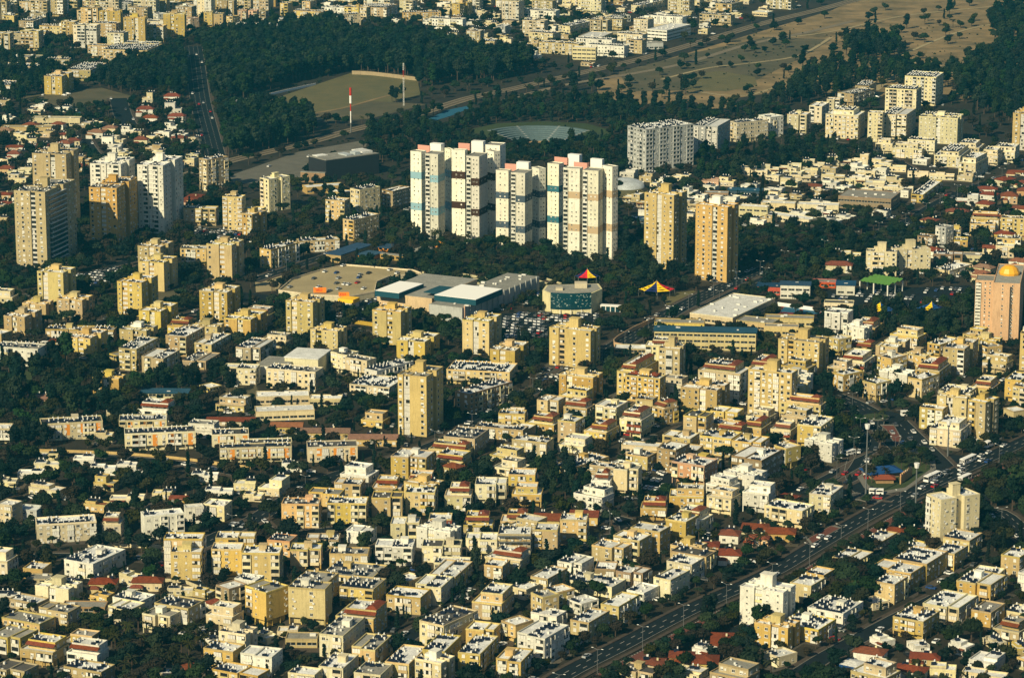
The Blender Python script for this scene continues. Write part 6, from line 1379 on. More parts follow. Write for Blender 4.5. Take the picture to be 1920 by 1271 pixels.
for i, q in enumerate(BUILDINGS):
    building(*q, i)
LANDMARKS = [('blue-roofed villa', -297, 2231), ('rear sand tower', -296, 1941), ('rear white high-rise', -258, 1932), ('two-stack white high-rise', -227, 1933), ('orange-yellow high-rise', -253, 1895), ('dark-glazed sand high-rise', -286, 1832), ('lone beige railside block', -206, 2070), ('red-bayed row block', -88, 2958), ('cream block before the theatre', -158, 1994), ('cream block beside the brick flats', -97, 1976), ('brown brick flats', -78, 1998), ('white railside warehouse', 147, 2834), ('grey balcony block', 107, 2156), ('grey-white block', 147, 2211), ('pale yellow high-rise', 93, 1816), ('orange-yellow parkside high-rise', 122, 1779), ('white stepped terrace block', 253, 2284), ('field-edge cream block', 334, 2444), ('two-winged pale block', 323, 2261), ('brown flat school', 240, 2006), ('rear tower of the yellow pair', -214, 1788), ('front tower of the yellow pair', -209, 1754), ('yellow block by the red roof', -229, 1595), ('orange-panelled cream slab', -213, 1422), ('long orange-panelled slab', -168, 1402), ('long red-tiled hall', -138, 1445), ('yellow tower by the car park', -114, 1639), ('yellow tower below the mall', -66, 1618), ('yellow tower near the cinema', -16, 1598), ('long white slab', -64, 1539), ('slender pale high-rise', -44, 1434), ('long yellow slab', -16, 1531), ('tan street slab', -14, 1478), ('ribbon-windowed school', -113, 1458), ('brown-tiled row house', -66, 1408), ('pale yellow balcony tower', 33, 1567), ('red-banded block', 61, 1428), ('tall block of the red-tiled cluster', 82, 1522), ('front block of the red-tiled cluster', 68, 1491), ('red-canopied sand block', 108, 1499), ('yellow white-balconied block', 130, 1465), ('blue-roofed school', 105, 1603), ('vast cream hall', 126, 1686), ('curved cream block', 223, 1791), ('red-hipped villa', 198, 1799), ('blue-edged white school', 165, 1729), ('white block by the courts', 181, 1639), ('dark-balconied yellow block', 154, 1558), ('corner block by the roundabout', 185, 1496), ('tall yellow junction block', 228, 1424), ('white-awned pale block', 211, 1411), ('red-eaved grove block', 144, 1455), ('boxy yellow villa', -185, 1331), ('pink-panelled slab', -192, 1256), ('glazed white slab', -151, 1258), ('rear block of the pale yellow pair', -136, 1211), ('front block of the pale yellow pair', -134, 1202), ('orange-hipped house', -167, 1185), ('rust-gabled house', -149, 1186), ('narrow brown-yellow block', -113, 1167), ('pink corner block', -92, 1276), ('broad-balconied cream block', -9, 1310), ('bright white lane block', -49, 1221), ('plain yellow block', -98, 1147), ('dark-roofed long block', -25, 1124), ('narrow white block', 41, 1321), ('pinkish white block', 84, 1344), ('greyish white stepped block', 110, 1298), ('skylit red-roofed house', 32, 1280), ('slim shopfront block', 15, 1238), ('scaffolded block', 1, 1234), ('tan columned block by the boulevard', 30, 1130), ('white double block', 12, 1105), ('orange-roofed villa', 65, 1098), ('tall white boulevard block', 101, 1142), ('cream block by the junction', 140, 1302), ('wide cream junction tower', 190, 1257), ('yellow block with brown roof room', 158, 1131), ('wide-roofed white villa', 137, 1101), ('dark red roofed villa', 150, 1082), ('black theatre', -122, 2139), ('striped chimney', -124, 2311), ('white high-rises with brown bands', -20, 1894), ('white mall halls', -34, 1725), ('open car park', -117, 1753), ('glass cinema', 34, 1697), ('orange school', -73, 1845), ('amphitheatre', 20, 2262), ('green shade roof', 222, 1768), ('golden-domed pink tower', 268, 1625), ('small roundabout', 181, 1455), ('busy junction', 192, 1346), ('sports courts', 165, 1700), ('far sports field', -141, 2482), ('railway', 88, 2615)]

# ---------------------------------------------------------------- landmark buildings
def wing(root, q, base, col, n, fr, bandm, bands, balc, r, name='wing'):
    """one square wing of a point tower; q is (cx, cy, a, L, D, h) in the world; base is the root's frame"""
    cx, cy, a, L, D, h = q
    bx, by, ba = base
    c, s_ = math.cos(R(ba)), math.sin(R(ba))
    dx, dy = cx - bx, cy - by
    lx, ly = dx * c - dy * s_, dx * s_ + dy * c
    w = thing(name, None, None, lx, ly, -(R(a) - R(ba))); w.parent = root
    hl, hd = L / 2, D / 2
    b = MB(); b.box(-hl, hl, -hd, hd, 0, h - .6); parapet(b, -hl, hl, -hd, hd, h - .6, h)
    b.build('wall', TOWERWALL.get(col, WALL[col]), w)
    d = MB(); d.box(-hl + .2, hl - .2, -hd + .2, hd - .2, h - .6, h - .45); d.build('roof', ROOF['G'], w)
    if bandm:
        for f0, f1 in bands:
            b = MB(); b.box(-hl - .03, hl + .03, -hd - .03, hd + .03, h * (1 - f1), h * (1 - f0)); b.build('colour_band', bandm, w)
    j = dict(win=MB(), bal=MB(), ac=MB(), sol=MB())
    sh = (h - 1) / n
    F1 = Facade(w, False, (-hl, -hd - .03), (1, 0), (0, -1), j, r, col, 'w')
    bw = min(3.0, L * .45) if balc else 0
    for k in range(n):
        if balc: F1.balcony(bw / 2 + .2, k * sh, bw, 'open', sh)
        for u in ((bw + (L - bw) * .35, bw + (L - bw) * .72)): 
            if r.random() < .85: F1.window(u, k * sh + 1.0, True)
    F2 = Facade(w, False, (hl + .03, -hd), (0, 1), (1, 0), j, r, col, 'w')
    for k in range(n):
        for u in (D * .3, D * .7):
            if r.random() < .9: F2.window(u, k * sh + 1.0, True)
    finish(w, j, col, 'w')
    mark(rect(cx, cy, a, L, D, 1.5), 4)
    return w
def point_tower(label, wings, huts, screens, seed):
    r = random.Random(seed)
    q0 = wings[0][0]
    root = thing('point_tower', label, 'tower', q0[0], q0[1], -R(q0[2]), 'tall white banded towers')
    for q, bm, bands, balc in wings:
        wing(root, q, (q0[0], q0[1], q0[2]), 'e', 20, 0, bm, bands, balc, r)
    c, s_ = math.cos(R(q0[2])), math.sin(R(q0[2]))
    for (cx, cy, a, L, D, h), z0 in huts:
        dx, dy = cx - q0[0], cy - q0[1]; b = MB()
        b.box(-L / 2, L / 2, -D / 2, D / 2, h - 9, h)
        o = b.build('lift_tower', M['whitepaint'], root); o.location = (dx * c - dy * s_, dx * s_ + dy * c, 0)
    for (cx, cy, a, L, D, h) in screens:
        dx, dy = cx - q0[0], cy - q0[1]; b = MB()
        b.box(-L / 2, L / 2, -.3, .1, h - 4.5, h, 0); b.box(L / 2 - .3, L / 2, -.3, 3, h - 4.5, h, 0)
        o = b.build('roof_screen', M['pinkroof'], root); o.location = (dx * c - dy * s_, dx * s_ + dy * c, 0)
T1B = [(.25, .335), (.63, .72)]; T2B = [(.25, .335), (.60, .68)]; T3B = [(.28, .365), (.66, .745)]; T4B = [(.26, .335), (.62, .70)]
point_tower('tall white tower with pale blue bands, leftmost of the white tower cluster', [
    ((-59.9, 1919.2, 29.0, 8.0, 6.4, 53.0), M['skyblue'], T1B, 0), ((-48.9, 1903.3, 20.0, 8.6, 11.8, 54.7), M['skyblue'], T1B, 1), ((-39.9, 1918.6, 61.0, 8.0, 3.0, 54.5), M['skyblue'], T1B, 0)],
    [((-47.9, 1922.7, 54.0, 8.2, 4.6, 57.2), 0)], [(-56.4, 1924.7, 19.0, 9.0, 3.1, 55.6)], 1)
point_tower('tall white tower with two dark brown bands', [
    ((-33.4, 1909.0, 20.0, 9.1, 4.6, 55.7), M['brownband'], T2B, 0), ((-22.1, 1888.8, 20.0, 8.6, 15.1, 56.1), M['brownband'], T2B, 1), ((-12.1, 1902.8, 50.0, 8.1, 5.2, 56.1), M['brownband'], T2B, 0), ((-10.7, 1932.2, 20.0, 10.1, 10.8, 55.3), None, [], 0)],
    [((-21.6, 1930.1, 53.0, 8.0, 4.7, 57.5), 0)], [(-30.8, 1939.7, 26.0, 8.0, 3.0, 54.3)], 2)
point_tower('tall white tower with slate grey bands, lowest roofed of the cluster', [
    ((-5.2, 1873.7, 20.0, 8.3, 5.6, 49.0), M['slate'], T3B, 0), ((6.0, 1859.2, 20.0, 9.2, 13.5, 50.8), M['slate'], T3B, 1), ((16.7, 1872.7, 57.0, 8.2, 5.0, 50.6), M['slate'], T3B, 0)],
    [((7.3, 1882.9, 50.0, 8.1, 4.4, 52.3), 0)], [(-0.6, 1888.1, 17.0, 8.0, 3.0, 50.1)], 3)
point_tower('broad white tower with beige bands and one teal-banded wing, rightmost of the cluster', [
    ((27.3, 1872.1, 29.0, 8.0, 6.7, 53.6), M['tealband'], T4B, 0), ((37.6, 1842.3, 20.0, 10.7, 6.1, 56.1), M['beige'], T4B, 1), ((49.9, 1836.4, 20.0, 10.1, 11.0, 56.2), M['beige'], T4B, 1), ((60.3, 1838.9, 43.0, 8.0, 5.3, 57.9), M['beige'], T4B, 0)],
    [((39.7, 1890.0, 52.0, 8.1, 4.1, 55.9), 0), ((53.3, 1872.2, 63.0, 8.2, 3.0, 56.2), 0)], [(31.0, 1891.4, 10.0, 9.3, 3.1, 53.7), (43.0, 1873.6, 9.0, 9.6, 3.0, 53.6)], 4)
# pink tower with the golden dome
r = random.Random(5)
q0 = (274.8, 1641.8, 12.0, 14.4, 50.3, 33.0)
root = thing('domed_tower', 'pink tower with a golden dome on its roof', 'tower', q0[0], q0[1], -R(q0[2]), 'tower blocks')
wing(root, q0, (q0[0], q0[1], q0[2]), 'k', 17, 0, None, [], 0, r)
wing(root, (260.8, 1635.8, 12.0, 9.9, 15.4, 32.1), (q0[0], q0[1], q0[2]), 'k', 17, 0, None, [], 1, r)
b = MB()
rr, hh = 5.6, q0[5] - .4
for k, (r0, z0, r1, z1) in enumerate(((rr, 0, rr * 1.04, 1.2), (rr * 1.04, 1.2, rr * .80, 3.6), (rr * .80, 3.6, rr * .45, 5.0), (rr * .45, 5.0, .3, 5.4))): b.cyl(0, 0, hh + z0, hh + z1, r0, 12, 0, r1)
b.build('dome', M['gold'], root)
b = MB(); b.box(q0[3] * .12, q0[3] * .22, -q0[4] / 2 - .05, -q0[4] / 2, 0, q0[5] - 2); b.build('painted_slot', M['recess_shade'], root)  # flat strip on the wall, slot shade painted in its dark colour
# shopping mall
def qbox(root, base, q, z0, z1, m, name, inset=0.0, ov=0.0):
    cx, cy, a, L, D, h = q; dx, dy = cx - base[0], cy - base[1]; c, s_ = math.cos(R(base[2])), math.sin(R(base[2]))
    b = MB(); b.box(-L / 2 - ov, L / 2 + ov, -D / 2 - ov, D / 2 + ov, z0, z1, 0, z0 > 0)
    o = b.build(name, m, root); o.location = (dx * c - dy * s_, dx * s_ + dy * c, 0); o.rotation_euler = (0, 0, R(base[2]) - R(a))
    return o
A_ = (-48.8, 1717.0, 26.0, 35.4, 57.4, 9.6); B_ = (-15.4, 1710.2, 28.0, 21.5, 94.0, 8.5)
base = (A_[0], A_[1], A_[2])
mark(rect(*A_[:5], 2), 4); mark(rect(*B_[:5], 2), 4)
mall = thing('shopping_mall', 'wide shopping mall with white roofed halls, teal fascias and grey pilastered side wall', 'shopping mall', A_[0], A_[1], -R(A_[2]))
qbox(mall, base, A_, 0, 9.4, WALL['k'], 'hall'); qbox(mall, base, (A_[0], A_[1], A_[2], A_[3] - .6, A_[4] - .6, 0), 9.4, 9.55, ROOF['G'], 'roof')
qbox(mall, base, B_, 0, 8.4, WALL['g'], 'side_hall'); qbox(mall, base, (B_[0], B_[1], B_[2], B_[3] - .6, B_[4] - .6, 0), 8.4, 8.55, ROOF['G'], 'roof')
for q in ((-64.6, 1702.3, 28.0, 15.2, 27.6, 13.5), (-24.8, 1689.5, 28.0, 26.2, 31.0, 13.6)):
    qbox(mall, base, q, 8.6, 11.8, M['tealwall'], 'fascia', 0, .4); qbox(mall, base, q, 11.8, 12.0, mat('white membrane', (0.85, 0.84, 0.80)), 'hall_roof', 0, .2)
qbox(mall, base, (-41.8, 1695.5, 28.0, 9.5, 18.7, 12.8), 11.6, 12.0, M['tealwall'], 'dark_canopy')
qbox(mall, base, (-38.9, 1686.0, 55.0, 8.0, 3.0, 11.0), 8.5, 11.4, WALL['k'], 'plant_room')
cx, cy, a, L, D, h = B_; dx, dy = cx - base[0], cy - base[1]; c, s_ = math.cos(R(base[2])), math.sin(R(base[2]))
for i in range(14):
    b = MB(); y = -D / 2 + (i + .3) * D / 14; b.box(L / 2, L / 2 + .6, y, y + .5, 0, 9.4)
    if i % 2 == 0 and i > 2: b.box(L / 2 + .02, L / 2 + .1, y + 1.4, y + 2.6, 3.4, 5.0); 
    o = b.build('pilaster', WALL['g'] if i else WALL['k'], mall); o.location = (dx * c - dy * s_, dx * s_ + dy * c, 0); o.rotation_euler = (0, 0, R(base[2]) - R(a))
b = MB()
for i in range(26):
    x, y = rnd.uniform(-L / 2 + 1, L / 2 - 1), rnd.uniform(-D / 2 + 1, D / 2 - 1); t = rnd.uniform(.5, 1.5); b.box(x - t, x + t, y - .7, y + .7, 8.5, 8.9 + rnd.random())
o = b.build('roof_unit', M['ac'], mall); o.location = (dx * c - dy * s_, dx * s_ + dy * c, 0); o['kind'] = 'stuff'
# raised car park with the orange signs
DK = [(-136.2, 1730.4), (-130.4, 1762.3), (-115.4, 1786.2), (-100.8, 1801.5), (-83.7, 1795.3), (-59.3, 1786.2), (-54.2, 1777.2), (-73.0, 1768.2), (-80.0, 1753.5), (-80.1, 1727.5), (-94.1, 1714.8), (-114.3, 1717.6)]
b = MB(); b.prism(DK, 0, 3.2, 0, 1); dk = b.build('parking_deck', [WALL['c'], M['lot']]); tag(dk, 'raised sandy car park deck with cream wall beside the mall', 'car park'); mark(DK, 4)
b = MB()
for i in range(len(DK)):
    p, q = DK[i], DK[(i + 1) % len(DK)]
    strip(b, [p, q], .3, 4.1, 0, 0, .9)
b.build('deck_parapet', WALL['c'], dk)
GLY = ['111,001,001,001,001', '11,01,01,01,11', '101,101,111,001,001', '110,010,010,010,111', '111,101,101,101,101', '1,1,1,1,1']
def sign(x, y, z, w, h, m, label, seq, rz=0.0):
    t = thing('sign_board', label, 'sign', x, y, rz, 'orange signs of the mall', 0)
    b = MB(); b.box(-w / 2, w / 2, -.15, .15, z, z + h, 0, True); b.build('panel', m, t)
    b = MB(); u = -w * .36; cell = w * .72 / (len(seq) * 4.2)
    for gi in seq:
        rows = GLY[gi].split(',')
        for ri, row in enumerate(rows):
            for ci, ch in enumerate(row):
                if ch == '1': b.box(u + ci * cell, u + (ci + 1) * cell, -.22, -.16, z + h * .75 - (ri + 1) * h * .1, z + h * .75 - ri * h * .1, 0, True)
        u += (len(rows[0]) + 1) * cell
    b.build('lettering', M['redpaint'], t)['kind'] = 'stuff'
    b = MB(); b.cyl(-w * .3, 0, 0, z, .15, 6); b.cyl(w * .3, 0, 0, z, .15, 6); b.build('post', M['steel'], t)
p = (-111.7, 1724.8); sign(p[0], p[1], 3.6, 7.4, 3.0, M['sign'], 'orange sign board with dark red letters on the parking deck edge, farther from the mall', (0, 1, 4, 3, 5, 1))
p = (-96.8, 1708.1); sign(p[0], p[1], 5.0, 6.0, 2.6, M['sign'], 'smaller orange sign board with dark letters above the yellow shop', (4, 0, 3, 1, 5))
q = (-93.8, 1703.8, 25.0, 9.5, 7.8, 4.7)
t = thing('shop', 'yellow and white shop with a bright fascia below the smaller orange sign', 'shop', q[0], q[1], -R(q[2])); bs = (q[0], q[1], q[2])
qbox(t, bs, q, 0, 3.0, WALL['w'], 'wall'); qbox(t, bs, q, 3.0, 5.2, M['yellowsign'], 'fascia', 0, .2); mark(rect(*q[:5], 1), 4)
# curved cream ramp wall beyond the mall
L_ = smooth_line([(-54.2, 1776.9), (-35.0, 1773.9), (-19.0, 1763.6), (0.0, 1763.6), (12.7, 1765.0), (22.1, 1753.4), (31.2, 1736.1)], 5)
b = MB(); strip(b, L_, 7, 3.0, 0, 0, 3.0); o = b.build('access_ramp', M['walk']); tag(o, 'curved cream access ramp running behind the mall', 'ramp')
b = MB(); strip(b, L_, .4, 4.2, -3.5, 0, 4.2); strip(b, L_, .4, 4.2, 3.5, 0, 4.2); b.build('parapet', WALL['c'], o)
# glass fronted cinema
CB = [(17.4, 1695.7), (21.9, 1686.9), (27.3, 1685.3), (33.4, 1684.5), (39.5, 1685.3), (45.0, 1686.9), (51.7, 1699.8), (49.9, 1713.6), (19.7, 1709.5)]
t = thing('cinema', 'cinema with a curved dark teal glass front between cream walls', 'cinema', CB[0][0], CB[0][1])
loc = [(p[0] - CB[0][0], p[1] - CB[0][1]) for p in CB]
b = MB(); b.prism(loc, 0, 11.5); b.build('wall', WALL['c'], t); mark(CB, 4)
b = MB(); gl = loc[1:6]
b.prism([(p[0], p[1] - .3) for p in gl] + [(p[0], p[1] + .5) for p in gl[::-1]], 2.6, 12.2); b.build('glass_front', M['teal'], t)
b = MB()
for i in range(5): b.cyl(gl[i][0], gl[i][1] - 1.2, 0, 2.8, .25, 6)
b.build('column', WALL['w'], t)['kind'] = 'stuff'
cxm = sum(p[0] for p in loc) / len(loc); cym = sum(p[1] for p in loc) / len(loc)
b = MB(); b.prism([(cxm + (p[0] - cxm) * .93, cym + (p[1] - cym) * .93) for p in loc], 11.5, 11.65); b.build('roof', ROOF['G'], t)
b = MB(); b.box(cxm + 2, cxm + 9, cym + 6, cym + 12, 11.5, 14.5); b.box(cxm - 9, cxm - 5, cym, cym + 4, 11.6, 13.0); b.build('plant_room', WALL['c'], t)
rc = random.Random(9); b = MB()
for i in range(70):
    k = rc.randrange(4); f = rc.random(); x = gl[k][0] + (gl[k + 1][0] - gl[k][0]) * f; y = gl[k][1] + (gl[k + 1][1] - gl[k][1]) * f - .36; z = rc.uniform(4, 11); w = rc.uniform(.2, .5)
    b.face([(x - w, y, z), (x + w, y, z), (x + w, y, z + w), (x - w, y, z + w)])
b.build('poster_figures', mat('pale poster print', (.25, .33, .30)), t)['kind'] = 'stuff'
q = (56.6, 1692.7, 14.0, 11.2, 3.0, 3.5); t2 = thing('glass_pavilion', 'low white framed glass pavilion beside the cinema', 'pavilion', q[0], q[1], -R(q[2])); bs = (q[0], q[1], q[2]); mark(rect(*q[:5], 1), 4)
qbox(t2, bs, q, 0, 3.0, M['teal'], 'glazing'); qbox(t2, bs, q, 3.0, 3.6, M['whitepaint'], 'roof', 0, .4)
for i in range(5):
    x = -q[3] / 2 + i * q[3] / 4; b = MB(); b.box(x - .2, x + .2, -q[4] / 2 - .3, -q[4] / 2 - .02, 0, 3.0); b.build('post', M['whitepaint'], t2)
# orange school with dark blue roofs
def simple(name, label, cat, qs, parts):
    q = qs[0]; t = thing(name, label, cat, q[0], q[1], -R(q[2])); bs = (q[0], q[1], q[2])
    for i, (q, (wm, rm, ov)) in enumerate(zip(qs, parts)):
        mark(rect(*q[:5], 1), 4)
        qbox(t, bs, q, 0, q[5] - .5, wm, 'wall'); qbox(t, bs, q, q[5] - .5, q[5], rm, 'roof', 0, ov)
        k = int(q[3] / 3.2); b = MB(); dx, dy = q[0] - bs[0], q[1] - bs[1]; c, s_ = math.cos(R(bs[2])), math.sin(R(bs[2]))
        for u in range(k):
            x = -q[3] / 2 + (u + .5) * q[3] / k; b.box(x - 1.1, x + 1.1, -q[4] / 2 - .05, -q[4] / 2 - .01, 1.2, 2.5)
        if k:
            o = b.build('window', M['glass'], t); o.location = (dx * c - dy * s_, dx * s_ + dy * c, 0); o.rotation_euler = (0, 0, R(bs[2]) - R(q[2])); o['kind'] = 'stuff'
    return t
WY, WO = WALL['y'], M['orange']
simple('primary_school', 'orange and yellow school with dark blue roofs round a yard', 'school',
       [(-100.7, 1841.0, 30.0, 10.9, 35.6, 5.4), (-91.9, 1841.8, 28.0, 20.1, 13.4, 3.0), (-76.3, 1861.1, 28.0, 10.6, 11.0, 3.0), (-72.8, 1833.0, 28.0, 17.8, 3.1, 3.6), (-55.7, 1846.1, 30.0, 9.7, 18.9, 3.9), (-45.3, 1852.5, 68.0, 8.1, 3.0, 7.0)],
       [(WY, ROOF['B'], .5), (WO, ROOF['B'], .5), (WO, ROOF['B'], .5), (WY, ROOF['G'], .1), (WO, ROOF['G'], .1), (WO, M['orange'], 0)])
# curved white school in the middle
t = simple('curved_school', 'white school with ribbon windows and a sweeping curved grey roof', 'school', [(-122.9, 1542.9, 15.0, 16.0, 20.3, 7.6), (-107.3, 1551.1, 15.0, 18.4, 21.1, 10.0)], [(WALL['w'], ROOF['G'], 0), (WALL['c'], ROOF['W'], .3)])
# black theatre
simple('theatre', 'big windowless black theatre with pale roof panels beside the gravel car park', 'theatre', [(-119.0, 2121.1, 52.0, 21.7, 45.4, 14.9), (-138.9, 2094.2, 15.0, 18.0, 3.1, 7.3)], [(M['black'], ROOF['G'], 0), (WALL['b'], ROOF['G'], 0)])
q = (-119.0, 2121.1, 52.0, 21.7, 45.4, 14.9)
for i, (u, v, w, d) in enumerate(((-.3, -.35, .3, .2), (.1, 0, .5, .12), (0, .35, .6, .2), (.2, .15, .3, .1))):
    b = MB(); b.box(q[3] * (u - w / 2), q[3] * (u + w / 2), q[4] * (v - d / 2), q[4] * (v + d / 2), q[5], q[5] + .5 + .5 * i)
    o = b.build('roof_panel', ROOF['S'] if i % 2 else ROOF['W'], bpy.data.objects['theatre'])
# amphitheatre
c0 = (19.9, 2243.6); t = thing('amphitheatre', 'open-air amphitheatre with fan of grey benches around a stage', 'amphitheatre', c0[0], c0[1])
for k in range(9):
    b = MB(); r0, r1 = 13 + k * 3.4, 13 + (k + 1) * 3.4; z = .6 + k * .9; n = 18; a0, a1 = R(28), R(152)
    for i in range(n):
        p0, p1 = a0 + (a1 - a0) * i / n, a0 + (a1 - a0) * (i + 1) / n
        b.face([(r0 * math.cos(p0), r0 * math.sin(p0), z), (r1 * math.cos(p0), r1 * math.sin(p0), z), (r1 * math.cos(p1), r1 * math.sin(p1), z), (r0 * math.cos(p1), r0 * math.sin(p1), z)])
        b.face([(r0 * math.cos(p0), r0 * math.sin(p0), z - .9), (r0 * math.cos(p0), r0 * math.sin(p0), z), (r0 * math.cos(p1), r0 * math.sin(p1), z), (r0 * math.cos(p1), r0 * math.sin(p1), z - .9)])
    b.build('tier', M['seat'], t)
for an in (R(28), R(68), R(112), R(152)):
    b = MB(); 
    for k in range(9):
        r0, r1 = 13 + k * 3.4, 13 + (k + 1) * 3.4; z = .68 + k * .9; u = (math.cos(an), math.sin(an)); w = (-u[1] * .8, u[0] * .8)
        b.face([(u[0] * r0 - w[0], u[1] * r0 - w[1], z), (u[0] * r1 - w[0], u[1] * r1 - w[1], z), (u[0] * r1 + w[0], u[1] * r1 + w[1], z), (u[0] * r0 + w[0], u[1] * r0 + w[1], z)])
    b.build('stair', WALL['g'], t)
b = MB(); b.box(-9, 9, -6, 4, 0, 1.0); b.build('stage', WALL['k'], t); b = MB(); b.box(-9, 9, -6.5, -6, 0, 4.5); b.build('stage_wall', WALL['b'], t)
mark([(c0[0] + x, c0[1] + y) for x, y in ((-40, 0), (-40, 45), (40, 45), (40, 0), (10, -8), (-10, -8))], 4)
# tents of stretched canvas on a mast
def tent(x, y, R_, z0, z1, cols, label, seed):
    mark([(x + R_ * 1.1 * math.cos(i), y + R_ * math.sin(i) - 4) for i in range(6)], 4)
    t = thing('canopy_tent', label, 'canopy', x, y, 0.0, 'stretched canvas tents'); r = random.Random(seed); n = len(cols)
    for i in range(n):
        a0, a1 = 2 * PI * i / n, 2 * PI * (i + 1) / n; b = MB(); N = 4
        def P(a, f, valley):
            zz = z1 + (z0 - z1) * (f ** .6) - (.5 if valley else 0) * f
            return (R_ * f * math.cos(a), R_ * .8 * f * math.sin(a), zz)
        am = (a0 + a1) / 2
        for k in range(N):
            f0, f1 = k / N, (k + 1) / N
            for p0, p1, v0, v1 in ((a0, am, 0, 1), (am, a1, 1, 0)):
                q = [P(p0, f0 + 1e-3, v0), P(p0, f1, v0), P(p1, f1 * (.86 if v1 else 1), v1), P(p1, f0 + 1e-3, v1)]
                if v0: q = [P(p0, f0 + 1e-3, 1), P(p0, f1 * .86, 1), P(p1, f1, 0), P(p1, f0 + 1e-3, 0)]
                b.face(q)
        b.build('canvas_panel', M[cols[i]], t)
        b = MB(); b.tube((R_ * math.cos(a0), R_ * .8 * math.sin(a0), 0), (R_ * math.cos(a0), R_ * .8 * math.sin(a0), z0), .12); b.build('guy_post', M['steel'], t)
    b = MB(); b.cyl(0, 0, 0, z1 + .4, .25, 8); b.build('mast', M['steel'], t)
p = (44.4, 1751.9); tent(p[0], p[1], 7.4, 7.6, 12.0, ['yellowc', 'navy', 'yellowc', 'redc', 'navy', 'redc', 'redc', 'navy', 'yellowc'][::-1][:8], 'red, yellow and navy canvas tent high on its mast above the trees', 1)
p = (84.4, 1731.9); tent(p[0], p[1], 10.5, 4.2, 9.2, ['navy', 'yellowc', 'redc', 'yellowc', 'yellowc', 'navy', 'yellowc', 'redc'], 'wide red and yellow canvas tent on the lawn beside the pale yellow high-rise', 2)
p = (208.2, 1675.5); tent(p[0], p[1], 8.5, 5.2, 9.0, ['bluec', 'navy', 'bluec', 'bluec', 'yellowc', 'yellowc', 'bluec', 'bluec'], 'blue canvas tent with one yellow panel, nearer the sports courts', 3)
p = (237.6, 1678.2); tent(p[0], p[1], 8.5, 5.2, 9.0, ['bluec', 'bluec', 'navy', 'bluec', 'bluec', 'yellowc', 'bluec', 'navy'], 'blue canvas tent with a yellow edge, nearer the golden-domed pink tower', 4)
# green shade roof over the playground
q = (216.9, 1744.0, 38.0, 19.9, 16.6, 5.6); t = thing('shade_roof', 'green corrugated shade roof in three steps over a sports yard', 'shade roof', q[0], q[1], -R(q[2]))
hl, hd = q[3] / 2, q[4] / 2
for k in range(3):
    y0 = -hd + k * q[4] / 3; y1 = y0 + q[4] / 3 - .3
    b = MB()
    for i in range(8):
        x0 = -hl + i * q[3] / 8; x1 = -hl + (i + 1) * q[3] / 8; xm = (x0 + x1) / 2
        b.face([(x0, y0, 6.3), (xm, y0, 6.7), (xm, y1, 8.0), (x0, y1, 7.6)]); b.face([(xm, y0, 6.7), (x1, y0, 6.3), (x1, y1, 7.6), (xm, y1, 8.0)])
    b.build('roof_sheet', M['green'], t)
for x in (-hl + .5, 0, hl - .5):
    for y in (-hd, 0, hd):
        b = MB(); b.box(x - .35, x + .35, y - .35, y + .35, 0, 6.3); b.build('column', WALL['w'], t)
# striped chimney, lattice mast
p = (-123.2, 2298.3); t = thing('striped_chimney', 'red and white striped chimney standing by the railway', 'chimney', *p)
for z0, z1, r_, m in ((0, 8, .5, 'steel'), (8, 17, .45, 'whitepaint'), (17, 23, .45, 'redpaint'), (23, 29, .9, 'whitepaint'), (29, 35, .9, 'redpaint')):
    b = MB(); b.cyl(0, 0, z0, z1, r_, 10); b.build('shaft_band', M[m], t)
p = (-87.4, 2429.2); t = thing('radio_mast', 'thin red and white lattice mast behind the dark cypress pair', 'mast', *p)
for k in range(6):
    b = MB()
    for sx, sy in ((-.4, -.3), (.4, -.3), (0, .4)): b.tube((sx, sy, k * 5.8), (sx, sy, k * 5.8 + 5.8), .1, 4)
    for i in range(4):
        z = k * 5.8 + i * 1.45; b.tube((-.4, -.3, z), (.4, -.3, z + 1.45), .06, 4); b.tube((.4, -.3, z), (0, .4, z + 1.45), .06, 4)
    b.build('lattice_section', M['redpaint' if k == 4 else 'whitepaint'], t)
# sports courts, blue ground sheets, white fence
field('sports_court', [(148.6, 1683.6), (156.3, 1709.5), (179.3, 1702.6), (176.5, 1680.9)], M['courtred'], .10)
field('sports_court', [(152.8, 1690.3), (157.4, 1705.3), (166.1, 1702.6), (162.9, 1687.6)], M['court'], .14); field('sports_court', [(164.6, 1686.2), (167.8, 1701.2), (176.7, 1698.5), (174.6, 1683.6)], M['court'], .14)
field('blue_court', [(-65.8, 2363.3), (-52.1, 2407.7), (-35.3, 2429.2), (-34.2, 2415.7), (-48.5, 2378.8), (-61.8, 2353.0)], M['court'], .12)
field('blue_court', [(-356.8, 2378.8), (-344.5, 2399.7), (-341.5, 2384.0), (-352.9, 2363.3)], M['court'], .12)
field('blue_court', [(-236.3, 1462.4), (-219.5, 1456.3), (-218.6, 1450.2), (-235.3, 1456.3)], M['court'], .12)
mark([(-73.0, 2353.0), (-51.3, 2413.0), (-34.5, 2437.3), (-23.5, 2410.4), (-45.5, 2332.8), (-60.4, 2298.3)], 1)
low_wall([(-225.5, 2448.3), (-210.4, 2464.9), (-194.2, 2493.0), (-165.3, 2539.4)], 1.8, M['whitepaint'], 'picket_fence', 'white fence along the near side of the sports field')
low_wall([(134.4, 1717.8), (141.8, 1713.6), (176.5, 1690.3)], 2.2, M['whitepaint'], 'panel_fence', 'white panel fence beside the sports courts')
low_wall([(82.7, 1670.2), (65.0, 1637.8), (55.7, 1606.5), (79.2, 1594.2)], 2.6, WALL['k'], 'boundary_wall', 'angled pinkish wall around the yard below the blue-roofed school')
